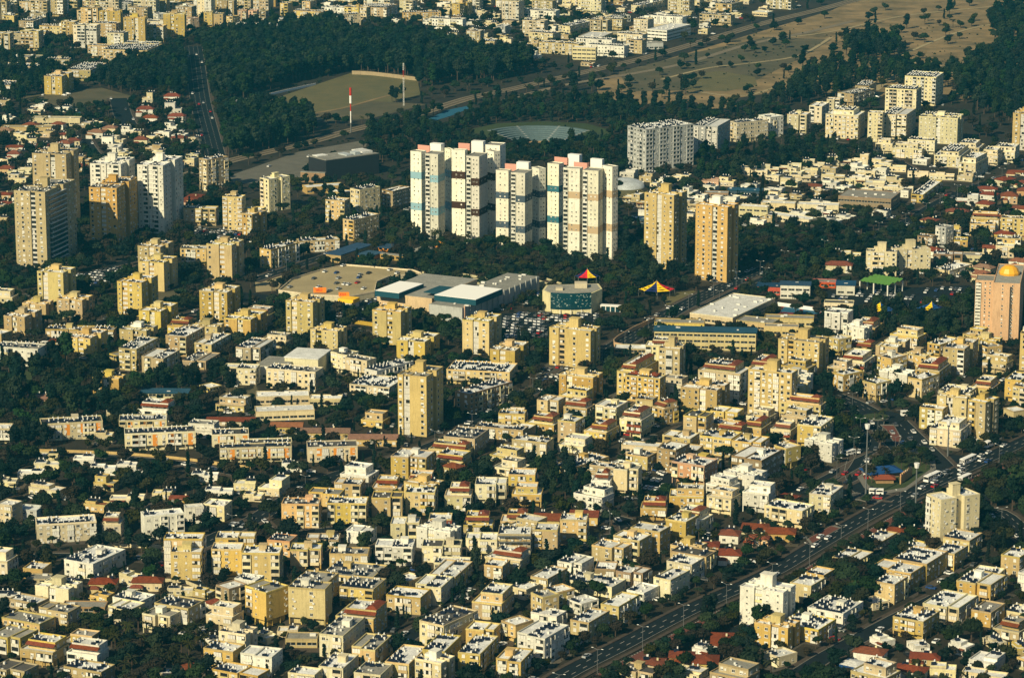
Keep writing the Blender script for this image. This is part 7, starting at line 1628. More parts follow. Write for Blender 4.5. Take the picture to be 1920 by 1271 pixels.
# clubhouse of the far field
simple('greenhouse_hall', 'pale rounded inflatable hall below the grey balcony block', 'sports hall', [(79.2, 2082.8, 20.0, 9.1, 12.0, 3.4)], [(M['whitepaint'], ROOF['S'], .1)])
b = MB(); p = (78.5, 2077.4)
for k in range(4):
    a0, a1 = k * PI / 8, (k + 1) * PI / 8
    b.cyl(0, 0, 6 * math.sin(a0), 6 * math.sin(a1), 14 * math.cos(a0), 20, 0, 14 * math.cos(a1) + .01)
o = b.build('dome_hall', ROOF['S'], None, True); o.location = (*p, 0); tag(o, 'pale domed sports hall between the banded towers and the grey block', 'dome'); mark([(p[0] + x, p[1] + y) for x, y in ((-14, -14), (14, -14), (14, 14), (-14, 14))], 4)
# island pavilion at the junction
q = (170.9, 1352.1, -18.0, 12.2, 11.0, 3.0); t = thing('island_pavilion', 'low pavilion with a deep blue roof on the junction island', 'pavilion', q[0], q[1], -R(q[2])); bs = (q[0], q[1], q[2])
b = MB(); b.box(-7, 7, -4, 4, 0, 3.2); b.build('wall', WALL['b'], t); b = MB(); hip(b, -8.5, 8.5, -5.5, 5.5, 3.2, 2.0); b.build('roof', M['bluec'], t)
p = (170.9, 1341.8); t = thing('island_kiosk', 'small kiosk with a dark red roof on the junction island', 'kiosk', *p); b = MB(); b.box(-4, 4, -2.5, 2.5, 0, 2.6); b.build('wall', WALL['b'], t); b = MB(); hip(b, -4.6, 4.6, -3, 3, 2.6, 1.4); b.build('roof', M['terr'], t)
p = [(177.8, 1338.3), (184.8, 1352.4)]; t = thing('crenellated_wall', 'short pink wall with battlements on the junction island', 'wall', *p[0])
dx, dy = p[1][0] - p[0][0], p[1][1] - p[0][1]; l = math.hypot(dx, dy)
b = MB(); b.box(0, l, -.3, .3, 0, 4.0); o = b.build('wall', WALL['k'], t); o.rotation_euler = (0, 0, math.atan2(dy, dx))
for k in range(7):
    b = MB(); b.box(k * l / 7 + .1, k * l / 7 + l / 12, -.3, .3, 4.0, 5.2); o = b.build('battlement', WALL['k'], t); o.rotation_euler = (0, 0, math.atan2(dy, dx))
q = (129.2, 1090.2, 35.0, 8.1, 7.6, 3.0); t = thing('blue_marquee', 'blue sided marquee with a crumpled white top near the bottom edge', 'marquee', q[0], q[1], -R(q[2])); bs = (q[0], q[1], q[2])
qbox(t, bs, q, 0, 2.4, M['bluec'], 'side_sheet'); b = MB(); hip(b, -q[3] / 2, q[3] / 2, -q[4] / 2, q[4] / 2, 2.4, .8, .2); b.build('top_sheet', ROOF['W'], t); mark(rect(*q[:5], 1), 4)

# ---------------------------------------------------------------- labels told from landmarks
NUMW = 'zero first second third fourth fifth sixth seventh eighth ninth tenth eleventh twelfth thirteenth fourteenth fifteenth sixteenth seventeenth eighteenth nineteenth twentieth'.split()
def ordinal(i):
    if i <= 20: return NUMW[i]
    t = ['twenty', 'thirty', 'forty', 'fifty', 'sixty', 'seventy'][i // 10 - 2]
    return t + ('-' + NUMW[i % 10] if i % 10 else 'th').replace('yth', 'ieth') if i % 10 else t[:-1] + 'ieth'
LM2 = [(s, px(x, y)) for s, x, y in LANDMARKS]
def label_all(items, step=''):
    """items: (object, noun phrase, x, y)"""
    gr = {}
    for o, noun, x, y in items:
        X, Y, _ = px(x, y); best = min(LM2, key=lambda l: math.hypot(l[1][0] - X, 1.4 * (l[1][1] - Y)))
        dx, dy = X - best[1][0], Y - best[1][1]
        rl = ('behind' if dy < 0 else 'in front of') if abs(dy) * 1.3 > abs(dx) else ('left of' if dx < 0 else 'right of')
        gr.setdefault((noun, rl, best[0]), []).append((X, o))
    for (noun, rl, s), v in gr.items():
        v.sort(key=lambda t: t[0])
        for i, (X, o) in enumerate(v):
            pre = '' if len(v) == 1 else 'leftmost ' if i == 0 else 'rightmost ' if i == len(v) - 1 else ordinal(i + 1) + '-from-left '
            o['label'] = f'{pre}{noun} {rl} the {s}'

# ---------------------------------------------------------------- trees
def crown_mesh(name, kind, seed, leaf, mats):
    """loose leaf clumps spread through several lobes, with a few big inner masses; about 1 m radius unit scaled to r"""
    r = np.random.RandomState(seed); V = []; Fc = []
    lobes = []
    if kind == 'round':
        H, Rr = 7.5, 3.6
        for i in range(9):
            a = r.rand() * 6.28; q = r.rand() ** .5 * Rr * .6; lobes.append((q * math.cos(a), q * math.sin(a), H * (.45 + .4 * r.rand()), Rr * (.42 + .25 * r.rand()), Rr * (.34 + .2 * r.rand())))
        n = 420; sz = .62
    elif kind == 'cypress':
        for i in range(7): lobes.append((r.randn() * .15, r.randn() * .15, 1.6 + i * 1.35, 1.15 - .09 * i + .12 * r.rand(), 1.2))
        n = 260; sz = .42
    elif kind == 'tall':
        for i in range(10):
            a = r.rand() * 6.28; q = r.rand() * 1.9; lobes.append((q * math.cos(a), q * math.sin(a), 5.0 + 7.5 * r.rand(), 1.6 + .9 * r.rand(), 1.5 + .9 * r.rand()))
        n = 420; sz = .7
    elif kind == 'umbrella':
        for i in range(9):
            a = r.rand() * 6.28; q = r.rand() ** .5 * 3.4; lobes.append((q * math.cos(a), q * math.sin(a), 6.2 + .8 * r.rand(), 1.7, 1.0))
        n = 360; sz = .6
    for k in range(n):
        lb = lobes[r.randint(len(lobes))]; d = r.randn(3); d /= np.linalg.norm(d)
        if d[2] < -.4: d[2] *= -.5
        rad = .8 + .3 * r.rand()
        c = np.array([lb[0] + d[0] * lb[3] * rad, lb[1] + d[1] * lb[3] * rad, lb[2] + d[2] * lb[4] * rad])
        nrm = d + .9 * r.randn(3); nrm /= np.linalg.norm(nrm); t = np.cross(nrm, r.randn(3)); t /= np.linalg.norm(t); u = np.cross(nrm, t); s = sz * (.5 + .8 * r.rand())
        b = len(V); V += [tuple(c + t * s), tuple(c + u * s * .8), tuple(c - t * s * .9), tuple(c - u * s * .7)]; Fc.append((b, b + 1, b + 2, b + 3))
    for lb in lobes:     # inner mass of each lobe
        b = len(V); n1, n2 = 7, 4
        for i in range(n2 + 1):
            ph = -PI / 2 + PI * i / n2
            for k in range(n1):
                q = .8 * (1 + .22 * (r.rand() - .5)); V.append((lb[0] + lb[3] * q * math.cos(ph) * math.cos(k * 2 * PI / n1), lb[1] + lb[3] * q * math.cos(ph) * math.sin(k * 2 * PI / n1), lb[2] + lb[4] * q * math.sin(ph)))
        for i in range(n2):
            for k in range(n1): Fc.append((b + i * n1 + k, b + i * n1 + (k + 1) % n1, b + (i + 1) * n1 + (k + 1) % n1, b + (i + 1) * n1 + k))
    me = bpy.data.meshes.new(name); me.from_pydata(V, [], Fc); me.materials.append(leaf); me.update()
    return me
def palm_mesh(seed):
    r = random.Random(seed); b = MB()
    for i in range(16):
        a = 2 * PI * i / 16 + r.uniform(-.15, .15); up = r.uniform(-.3, .9); L = r.uniform(2.4, 3.2); prev = (0, 0, 0); w = .34
        for k in range(1, 4):
            f = k / 3; p = (math.cos(a) * L * f, math.sin(a) * L * f, up * L * f - 1.5 * f * f); nx, ny = -math.sin(a) * w, math.cos(a) * w
            z1 = .0
            b.face([(prev[0] - nx, prev[1] - ny, prev[2] - .2), prev, p, (p[0] - nx, p[1] - ny, p[2] - .25)]); b.face([prev, (prev[0] + nx, prev[1] + ny, prev[2] - .2), (p[0] + nx, p[1] + ny, p[2] - .25), p]); prev = p
    return b.mesh('palm_fronds', M['leafc'])
LEAF = [M['leafa'], M['leafb'], M['leafc'], M['leafa'], M['leafb'], M['leafd']]
CR = {'round': [crown_mesh('crown', 'round', i, LEAF[i % 6], None) for i in range(6)], 'cypress': [crown_mesh('crown', 'cypress', 20 + i, M['leafb'], None) for i in range(2)],
      'tall': [crown_mesh('crown', 'tall', 30 + i, LEAF[i % 2], None) for i in range(4)], 'umbrella': [crown_mesh('crown', 'umbrella', 40 + i, M['leafa'], None) for i in range(2)], 'palm': [palm_mesh(i) for i in range(3)]}
def trunk_mesh(h, r0, limbs):
    b = MB(); b.cyl(0, 0, 0, h, r0, 6, 0, r0 * .6); rr = random.Random(int(h * 10))
    for i in range(limbs):
        a = rr.uniform(0, 6.28); b.tube((0, 0, h * .7), (math.cos(a) * 1.8, math.sin(a) * 1.8, h * 1.25), .12, 4)
    return b.mesh('trunk', M['bark'])
TRK = {'round': trunk_mesh(3.6, .32, 4), 'cypress': trunk_mesh(2.0, .2, 0), 'tall': trunk_mesh(7.5, .38, 5), 'umbrella': trunk_mesh(5.4, .3, 5), 'palm': trunk_mesh(7.0, .3, 0)}
WOODS = [  # polygon, kind weights, spacing, size range
    ([(-284.8, 2746.1), (-252.3, 2864.0), (-162.3, 2878.9), (-148.0, 2798.5), (-78.6, 2784.3), (-28.5, 2688.9), (18.9, 2679.1), (11.5, 2599.7), (-13.6, 2563.2), (-36.3, 2563.2), (-76.0, 2527.6), (-109.0, 2569.2), (-135.4, 2624.6), (-181.3, 2563.2), (-218.0, 2462.1), (-242.8, 2448.3), (-267.4, 2599.7)], 'tall', 6.0, (1.0, 1.5)),
    ([(-230.4, 2353.0), (-203.3, 2389.2), (-158.9, 2358.1), (-148.3, 2269.4), (-174.2, 2227.4), (-209.7, 2182.5)], 'tall', 6.0, (1.0, 1.4)),
    ([(-352.6, 2539.4), (-333.9, 2662.8), (-295.7, 2702.2), (-269.8, 2569.2), (-270.8, 2487.3), (-311.2, 2476.1)], 'tall', 6.5, (.9, 1.3)),
    ([(-451.4, 2662.8), (-420.7, 2646.8), (-390.5, 2599.7), (-377.8, 2481.7), (-395.5, 2426.5), (-417.2, 2453.8)], 'tall', 7, (.8, 1.1)),
    ([(-110.7, 2310.5), (-67.7, 2386.6), (-25.9, 2437.3), (17.5, 2464.9), (95.0, 2437.3), (140.7, 2405.0), (214.5, 2421.1), (218.4, 2368.4), (141.3, 2342.9), (90.3, 2313.0), (84.9, 2169.4), (71.0, 2097.6), (-3.9, 2182.5), (-73.8, 2182.5), (-100.0, 2160.7), (-106.9, 2227.4)], 'mix', 6.2, (.7, 1.15)),
    ([(201.0, 2413.0), (245.3, 2569.2), (279.5, 2637.2), (320.0, 2624.6), (376.8, 2599.7), (395.2, 2569.2), (372.3, 2504.4), (348.8, 2527.6), (305.4, 2539.4), (266.5, 2467.7), (223.6, 2426.5)], 'tall', 8.0, (.8, 1.3)),
    ([(296.6, 2756.4), (352.6, 2777.3), (346.5, 2688.9), (301.7, 2669.3)], 'tall', 8, (1, 1.5)),
    ([(399.7, 2646.8), (499.5, 2834.5), (408.0, 2298.3), (376.8, 2360.7), (364.4, 2464.9)], 'tall', 7.2, (.9, 1.4)),
    ([(461.8, 2948.1), (539.9, 3071.0), (487.4, 2763.3), (445.7, 2746.1)], 'tall', 7.5, (1.0, 1.5)),
    ([(137.8, 2182.5), (228.4, 2255.3), (271.8, 2182.5), (205.3, 2135.0), (182.5, 2135.0), (140.5, 2073.4), (127.1, 2097.6)], 'mix', 6, (.7, 1.1)),
    ([(-81.0, 1885.5), (13.4, 1867.4), (32.9, 1835.2), (64.8, 1805.6), (72.0, 1741.8), (37.6, 1741.8), (12.6, 1759.2), (-28.6, 1770.9), (-58.0, 1794.9)], 'park', 6.6, (.8, 1.25)),
    ([(63.5, 1864.1), (81.0, 1805.6), (81.6, 1782.8), (107.1, 1753.4), (134.6, 1741.8), (108.6, 1724.8), (74.7, 1730.4), (64.0, 1782.8)], 'mix', 6.2, (.9, 1.3)),
    ([(157.8, 1873.9), (232.5, 1910.8), (221.5, 1844.7), (173.6, 1790.4), (149.0, 1805.6)], 'mix', 6, (.8, 1.2)),
    ([(-270.6, 1558.7), (-240.1, 1582.2), (-211.8, 1519.0), (-207.5, 1465.5), (-219.5, 1420.3), (-225.2, 1373.1), (-240.2, 1373.1)], 'mix', 5.6, (.9, 1.3)),
    ([(-231.5, 1502.6), (-190.6, 1502.6), (-183.1, 1440.1), (-197.6, 1430.2), (-221.2, 1450.2)], 'mix', 6, (.9, 1.3)),
    ([(-192.1, 1533.5), (-149.9, 1533.5), (-145.7, 1511.3), (-186.0, 1504.7)], 'tall', 5.5, (.6, .9)),
    ([(191.1, 1670.2), (222.2, 1690.3), (263.8, 1683.6), (254.2, 1618.8), (202.3, 1625.1)], 'mix', 5.6, (.8, 1.2)),
    ([(218.6, 1346.2), (250.2, 1373.1), (230.1, 1255.3), (220.1, 1278.9), (216.9, 1303.4)], 'mix', 5.5, (1.0, 1.4)),
    ([(6.2, 1355.0), (25.0, 1373.1), (37.5, 1324.5), (34.6, 1303.4), (19.1, 1307.6), (7.3, 1333.1)], 'tall', 5.2, (.6, .85)),
    ([(-178.4, 1122.7), (-149.6, 1141.9), (-119.3, 1122.7), (-112.6, 1068.6), (-144.7, 1068.6), (-156.1, 1110.3)], 'park', 5.4, (.8, 1.2)),
    ([(129.2, 1168.4), (141.6, 1203.2), (149.6, 1196.1), (144.8, 1155.0), (133.5, 1148.4)], 'round', 4.6, (1.0, 1.4)),
    ([(-148.8, 2087.5), (-100.5, 2087.5), (-69.7, 2057.5), (-71.4, 2000.1), (-85.0, 1981.6), (-130.3, 2028.4)], 'mix', 6.0, (.6, .9)),
    ([(-113.8, 1990.8), (-70.5, 1972.5), (-61.5, 1910.8), (-106.0, 1910.8)], 'mix', 6.0, (.7, 1.0)),
    ([(167.2, 1391.7), (188.9, 1403.0), (193.9, 1382.3), (181.5, 1364.0), (164.9, 1371.3)], 'park', 5.0, (.6, .8)),
    ([(152.7, 1450.2), (167.5, 1440.1), (168.3, 1401.1), (151.1, 1382.3), (146.3, 1410.7)], 'mix', 5.2, (.8, 1.1)),
]
def hedge(off0, off1):
    A = offset_line(BLVD, off0); B = offset_line(BLVD, off1); return A + B[::-1]
WOODS += [(hedge(15.2, 24.5), 'round', 3.3, (.55, .9)), (hedge(33, 44), 'round', 4.2, (.6, 1.0)), (hedge(-15, -7.5), 'round', 4.6, (.45, .85))]
rt = random.Random(77)
TREES = []      # x, y, kind, variant, scale
CELL = {}
def free(x, y, d):
    ci, cj = int(x // 8), int(y // 8)
    for i in (-1, 0, 1):
        for k in (-1, 0, 1):
            for (a, b) in CELL.get((ci + i, cj + k), ()):
                if (a - x) ** 2 + (b - y) ** 2 < d * d: return False
    return True
def occ(x, y):
    i, k = int(y - 950), int(x + 600)
    return OCC[i, k] if 0 <= i < 2400 and 0 <= k < 1200 else 0
def add_tree(x, y, kind, s, d, force=False):
    if not force and (occ(x, y) or not free(x, y, d)): return False
    v = rt.randrange(len(CR[kind])); CELL.setdefault((int(x // 8), int(y // 8)), []).append((x, y)); TREES.append((x, y, kind, v, s)); return True
def pick(k):
    t = rt.random()
    if k == 'mix': return 'round' if t < .72 else 'tall' if t < .9 else 'cypress'
    if k == 'park': return 'round' if t < .6 else 'palm' if t < .85 else 'umbrella'
    if k == 'urban': return 'round' if t < .80 else 'cypress' if t < .92 else 'palm' if t < .95 else 'umbrella'
    return k
# houses and blocks that the photograph shows too small or too hidden to survey one by one
INFILL = []
ri = random.Random(31)
def angle_at(X, Y):
    return 12 + 20 * min(1, max(0, X / 1700)) + (6 if Y > 850 else 0)
def crowded(x, y, a, L, D, m):
    for u in np.linspace(-L / 2 - m, L / 2 + m, 6):
        for v in np.linspace(-D / 2 - m, D / 2 + m, 5):
            r_ = R(a)
            if occ(x + u * math.cos(r_) + v * math.sin(r_), y - u * math.sin(r_) + v * math.cos(r_)): return True
    return False
ZONES = [  # picture area, kinds, tries, margin, noun
    ([(-523.9, 3105.4), (-236.3, 3204.1), (-202.8, 2878.9), (-269.7, 2834.5), (-304.1, 2735.8), (-342.6, 2695.5), (-390.3, 2662.8), (-436.1, 2569.2)], ('F', 'F', 'S'), 230, 5),
    ([(-436.1, 2569.2), (-355.4, 2510.2), (-334.3, 2386.6), (-406.2, 2386.6)], ('V', 'S'), 160, 4),
    ([(-236.3, 3204.1), (131.2, 3251.0), (188.6, 3158.5), (166.9, 2871.4), (105.3, 2712.2), (65.4, 2646.8), (23.7, 2688.9), (-28.9, 2729.0), (-81.4, 2890.2), (-159.2, 2917.0), (-203.6, 2890.2)], ('V', 'V', 'F', 'S'), 900, 3),
    ([(127.6, 3158.5), (337.5, 3204.1), (249.1, 2948.1), (169.4, 2827.2)], ('S', 'V'), 200, 4),
    ([(-401.9, 2360.7), (-324.9, 2348.0), (-228.5, 2298.3), (-207.5, 2118.3), (-308.5, 2139.3), (-334.0, 1945.6)], ('V', 'R', 'V', 'V'), 420, 3),
    ([(79.2, 2118.3), (127.1, 2097.6), (184.6, 2160.7), (287.3, 2182.5), (358.1, 2139.3), (269.1, 2038.0), (236.6, 1945.6), (82.8, 1928.1)], ('V', 'V', 'V'), 700, 1.6),
    ([(269.1, 1981.6), (362.2, 2118.3), (333.4, 1860.8), (285.0, 1683.6), (269.9, 1724.8), (246.7, 1860.8)], ('F', 'R', 'V'), 420, 2.5),
    ([(-243.2, 1391.7), (-202.1, 1387.0), (-109.4, 1364.0), (-83.5, 1346.2), (-113.4, 1291.1), (-143.3, 1240.0), (-214.8, 1217.7)], ('V', 'V', 'V'), 700, 1.8),
    ([(-214.8, 1217.7), (-122.5, 1189.1), (-89.5, 1217.7), (-52.0, 1079.6), (-190.3, 1068.6)], ('B', 'T', 'T', 'V'), 1400, 1.7),
    ([(-100.7, 1382.3), (10.7, 1481.2), (151.1, 1547.1), (147.4, 1346.2), (102.9, 1217.7), (7.9, 1068.6), (-51.5, 1068.6), (-102.9, 1217.7)], ('B', 'T', 'T', 'V'), 3600, 1.6),
    ([(67.4, 1068.6), (119.5, 1203.2), (206.1, 1295.1), (221.2, 1203.2), (198.3, 1068.6)], ('T', 'V', 'B', 'V'), 1800, 1.8),
    ([(171.9, 1644.2), (280.4, 1618.8), (268.7, 1481.2), (228.7, 1502.6), (165.6, 1524.5)], ('T', 'F', 'T'), 450, 2.2),
    ([(-297.8, 1724.8), (-134.4, 1697.1), (-56.0, 1547.1), (-50.4, 1382.3), (-123.2, 1410.7), (-251.2, 1440.1)], ('T', 'B', 'T', 'S'), 420, 2.6),
    ([(-219.8, 2018.9), (-73.4, 2057.5), (-68.4, 1910.8), (-153.7, 1782.8), (-200.0, 1860.8)], ('F', 'V'), 200, 4.0),
]
count = {}
for nm, *_ in BUILDINGS: count[nm] = count.get(nm, 0) + 1
items = []
NN = {'villa': 'flat-roofed house', 'tiled_house': 'red-tiled house', 'slab_block': 'long slab', 'apartment_block': 'plain block', 'terraced_block': 'terraced block', 'winged_block': 'winged block'}
for poly, kinds, tries, m in ZONES:
    xs = [p[0] for p in poly]; ys = [p[1] for p in poly]
    for _ in range(tries):
        x, y = ri.uniform(min(xs), max(xs)), ri.uniform(min(ys), max(ys)); X, Y, _d = px(x, y)
        if not inside(poly, x, y) or occ(x, y) or X < -30 or X > 1950 or any(inside(w[0], x, y) for w in WOODS): continue
        k = ri.choice(kinds); a = angle_at(X, Y) + ri.choice((-4, 0, 0, 3, 0))
        if k == 'V': nm, L, D, h, n, col, rf = 'villa', ri.uniform(8, 13), ri.uniform(6, 9), ri.uniform(3.6, 6.5), 2, ri.choice('cwwcp'), 'W'
        elif k == 'R': nm, L, D, h, n, col, rf = 'tiled_house', ri.uniform(9, 13), ri.uniform(7, 9), ri.uniform(5, 7), 2, ri.choice('cwy'), ri.choice('RRT')
        elif k == 'S': nm, L, D, h, n, col, rf = 'slab_block', ri.uniform(24, 42), ri.uniform(10, 12), 10.5, 3, ri.choice('cpyw'), ri.choice('WG')
        elif k == 'F': n = ri.choice((4, 5, 6, 7)); nm, L, D, h, col, rf = 'apartment_block', ri.uniform(14, 24), ri.uniform(10, 13), n * 2.9 + .7, ri.choice('cypp'), ri.choice('WWG')
        elif k == 'T': n = ri.choice((2, 3, 3)); nm, L, D, h, col, rf = 'winged_block' if ri.random() < .4 else 'terraced_block', ri.uniform(11, 17), ri.uniform(9.5, 12), n * 2.9 + .7, ri.choice('yypcw'), ri.choice('WWG')
        else: n = ri.choice((2, 3, 3)); nm, L, D, h, col, rf = 'apartment_block', ri.uniform(11, 16), ri.uniform(9, 12), n * 2.9 + .7, ri.choice('yypcw'), ri.choice('WWGD')
        if count.get(nm, 0) >= 285:
            continue
        if crowded(x, y, a, L, D, m): continue
        count[nm] = count.get(nm, 0) + 1
        q = (nm, '', round(x, 1), round(y, 1), a, L, D, h, n, col, rf, 'nored' if nm == 'terraced_block' and ri.random() < .7 else '')
        INFILL.append(q); building(*q, 2000 + len(INFILL))
        items.append((LASTROOT[0], {'c': 'cream', 'w': 'white', 'p': 'sand', 'y': 'yellow'}[col] + ' ' + NN[nm] + (' with grey roof' if rf == 'G' else ' with dark roof' if rf == 'D' else ' with brown roof' if rf == 'T' else ''), x, y))
label_all(items)
# trees that stand out one by one in the photograph: (x, y) on the ground, kind, size
for (p, k, s) in zip([(328.3, 2791.4), (315.8, 2798.5), (253.3, 2630.9), (202.7, 2669.3), (180.8, 2637.2), (153.4, 2630.9), (-97.8, 2453.8), (-94.5, 2448.3), (-89.3, 2459.3), (66.5, 2504.4), (51.0, 2504.4), (90.6, 2495.9), (127.7, 2487.3), (143.1, 2487.3), (235.9, 2467.7), (376.7, 2890.2), (404.7, 2948.1), (431.1, 2988.0), (372.9, 3028.9), (367.9, 2569.2), (-251.7, 1847.9), (-251.7, 1860.8), (-248.6, 1854.4), (35.2, 2487.3), (39.6, 2182.5), (-143.4, 1508.0), (-144.9, 1502.6), (-56.4, 1558.7), (73.7, 2067.4), (-22.7, 1263.1), (-23.5, 1255.3), (-33.8, 1341.8), (-32.4, 1324.5), (-31.1, 1307.6), (-15.7, 1217.7), (-14.7, 1209.0), (-14.8, 1199.7), (77.1, 1145.1), (79.5, 1148.4), (-62.9, 1223.6), (-61.3, 1236.2), (-139.7, 1299.3), (-173.9, 1274.9), (-166.1, 1255.3), (-163.3, 1240.0), (-167.0, 1295.1), (-167.7, 1341.8), (11.2, 1547.1), (-151.4, 1251.4), (-167.2, 1450.2), (-253.7, 1558.7), (-277.2, 1631.4), (98.3, 1132.2), (95.9, 1129.0), (100.6, 1135.4), (34.6, 1175.2), (19.6, 1182.1), (22.7, 1183.5), (27.1, 1175.2), (-114.0, 1155.0), (138.4, 1355.0), (137.6, 1373.1), (143.5, 1382.3), (198.8, 1513.5), (196.7, 1519.0), (200.8, 1497.2), (199.1, 1247.6), (171.3, 1263.1), (172.1, 1251.4), (178.1, 1236.2), (134.6, 1189.1), (137.1, 1182.1), (140.8, 1185.6), (136.4, 1196.1), (141.2, 1199.7), (-50.2, 1185.6), (-46.8, 1182.1), (-19.3, 1320.2), (-90.5, 1232.5), (-93.4, 1225.0), (113.9, 1618.8), (118.9, 1606.5), (40.6, 2286.2), (183.0, 1450.2), (179.3, 1452.2), (187.9, 1371.3), (181.3, 1362.2), (171.9, 1346.2)],
        ['tall', 'round', 'tall', 'round', 'round', 'round', 'tall', 'tall', 'tall', 'tall', 'tall', 'round', 'tall', 'tall', 'tall', 'tall', 'round', 'tall', 'round', 'round', 'round', 'round', 'round', 'round', 'round', 'tall', 'tall', 'palm', 'round', 'cypress', 'cypress', 'cypress', 'cypress', 'tall', 'cypress', 'tall', 'cypress', 'tall', 'tall', 'tall', 'tall', 'round', 'tall', 'cypress', 'tall', 'tall', 'tall', 'round', 'round', 'round', 'cypress', 'round', 'tall', 'tall', 'tall', 'round', 'cypress', 'cypress', 'round', 'cypress', 'round', 'round', 'round', 'tall', 'tall', 'round', 'round', 'round', 'round', 'round', 'round', 'round', 'round', 'round', 'round', 'round', 'round', 'round', 'palm', 'palm', 'round', 'round', 'cypress', 'palm', 'palm', 'palm', 'palm', 'palm'],
        [1.5, 1.1, 1.2, .9, .8, .8, .9, .9, 1.0, 1.2, 1.2, 1.0, 1.1, 1.2, 1.1, 1.1, 1.0, 1.2, 1.0, .9, 1.3, 1.4, 1.2, 1.0, 1.0, .8, .9, .9, .9, 1.0, 1.1, 1.1, 1.1, .75, 1.2, .8, 1.1, .8, .8, .9, .7, 1.1, .8, 1.0, .7, .8, .8, 1.1, .9, 1.0, .8, 1.0, .8, .9, .8, 1.0, .9, .8, 1.0, .8, 1.3, 1.1, 1.0, .8, .8, 1.0, 1.0, 1.0, .9, .9, 1.4, 1.5, 1.4, 1.3, 1.3, 1.2, 1.1, .9, .7, .7, 1.2, 1.1, .8, .8, .7, .8, .7, .8]):
    add_tree(p[0], p[1], k, s, 1.0, True)
for p in [(-54.7, 1847.9), (-45.8, 1825.7), (-36.1, 1828.9), (-30.0, 1816.4), (-24.3, 1804.0), (-17.9, 1816.4), (-11.3, 1801.0), (-6.6, 1828.9), (0.0, 1805.6), (8.1, 1794.9), (13.0, 1816.4), (-66.1, 1844.7), (-75.0, 1860.8), (-86.1, 1847.9), (-47.4, 1890.5), (-32.9, 1873.9), (-27.6, 1877.2), (-8.4, 1873.9), (16.5, 1844.7), (26.1, 1821.0), (-142.5, 1125.9), (56.0, 1547.1), (26.0, 1600.3), (-83.7, 1307.6), (-99.0, 1240.0), (80.1, 1247.6), (100.1, 1240.0), (105.5, 1236.2), (-59.8, 1255.3), (-362.2, 2332.8), (-371.0, 2322.9), (-384.2, 2327.8)]:
    add_tree(p[0], p[1], 'palm', .85 + .3 * rt.random(), 1.0, True)

ISL = [(161.6, 1341.8), (172.3, 1380.5), (187.7, 1393.5), (197.4, 1380.5), (195.2, 1364.0), (180.9, 1339.2), (168.8, 1330.5), (163.1, 1333.1)]
for _ in range(160):
    x, y = rt.uniform(min(p[0] for p in ISL), max(p[0] for p in ISL)), rt.uniform(min(p[1] for p in ISL), max(p[1] for p in ISL))
    q = (179.5, 1357.7)
    if inside(ISL, x, y) and free(x, y, 3.2) and not (abs(x - q[0]) < 13 and -24 < y - q[1] < 7): add_tree(x, y, rt.choice(('round', 'round', 'palm')), rt.uniform(.6, .95), 1, True)
for poly, kd, sp, (s0, s1) in WOODS:
    xs = [p[0] for p in poly]; ys = [p[1] for p in poly]; ar = (max(xs) - min(xs)) * (max(ys) - min(ys))
    for _ in range(int(ar / (sp * sp) * 2.2)):
        x, y = rt.uniform(min(xs), max(xs)), rt.uniform(min(ys), max(ys))
        if inside(poly, x, y): add_tree(x, y, pick(kd), rt.uniform(s0, s1), sp)
# gardens and streets between the buildings, thinning out into the open country beyond
for _ in range(34000):
    y = 1020 + rt.random() ** 1.15 * 2050; x = rt.uniform(-1, 1) * (y * .18 + 12)
    X, Y, _d = px(x, y)
    if Y < 350 and (X > 430 or Y < 60):
        if rt.random() > (.6 if Y < 110 and X < 1150 else .12 if not inside(dryland, x, y) else .05): continue
    elif 430 < X < 1200 and Y < 420: 
        if rt.random() > .25: continue
    if 1.2 < (occ(x, y) & 3) or occ(x, y): continue
    # leave the sunny fronts of the buildings mostly clear: tall crowns only where nothing stands just behind
    blocked = any(occ(x + dx, y + dy) & 4 for dx in (-3, 0, 3) for dy in (4, 8, 13))
    s = rt.uniform(.38, .64) if blocked else rt.uniform(.75, 1.25)
    if blocked and rt.random() < .4: continue
    add_tree(x, y, pick('urban'), s, 4.2 if blocked else 5.4)
# silhouettes of the buildings, to find the trees that show
BUF = np.full((640, 960), 1e9, dtype=np.float32)
for (nm, lb, cx, cy, a, L, D, h, n, c_, r_, f_) in BUILDINGS + INFILL:
    P = [px(x, y, z) for x, y in rect(cx, cy, a, L, D) for z in (0, h)]
    x0, x1 = int(min(p[0] for p in P) / 2), int(max(p[0] for p in P) / 2) + 1; y0, y1 = int(min(p[1] for p in P) / 2), int(max(p[1] for p in P) / 2) + 1
    x0, x1, y0, y1 = max(0, x0), min(960, x1), max(0, y0), min(640, y1)
    if x1 > x0 and y1 > y0: BUF[y0:y1, x0:x1] = np.minimum(BUF[y0:y1, x0:x1], cy)
def shows(x, y, h):
    X, Y, _ = px(x, y, h); X, Y = int(X / 2), int(Y / 2)
    return 0 <= X < 960 and 0 <= Y < 640 and BUF[Y, X] > y
vis = [t for t in TREES if shows(t[0], t[1], 6 * t[4]) and shows(t[0], t[1], 4 * t[4])]
vis.sort(key=lambda t: -t[4] / t[1] * (1.2 if t[2] != 'cypress' else .6))
single = vis[:295]; sset = set(id(t) for t in single)
NOUN = {'round': ('small rounded dark tree', 'rounded dark tree', 'broad dark tree'), 'cypress': ('slim cypress', 'tall cypress', 'tall cypress'), 'tall': ('slender tall tree', 'tall dark tree', 'very tall dark tree'), 'umbrella': ('flat-topped pine',) * 3, 'palm': ('short palm', 'feathery palm', 'tall palm')}
TNAME = {'round': 'tree', 'cypress': 'cypress_tree', 'tall': 'tall_tree', 'umbrella': 'pine_tree', 'palm': 'palm_tree'}
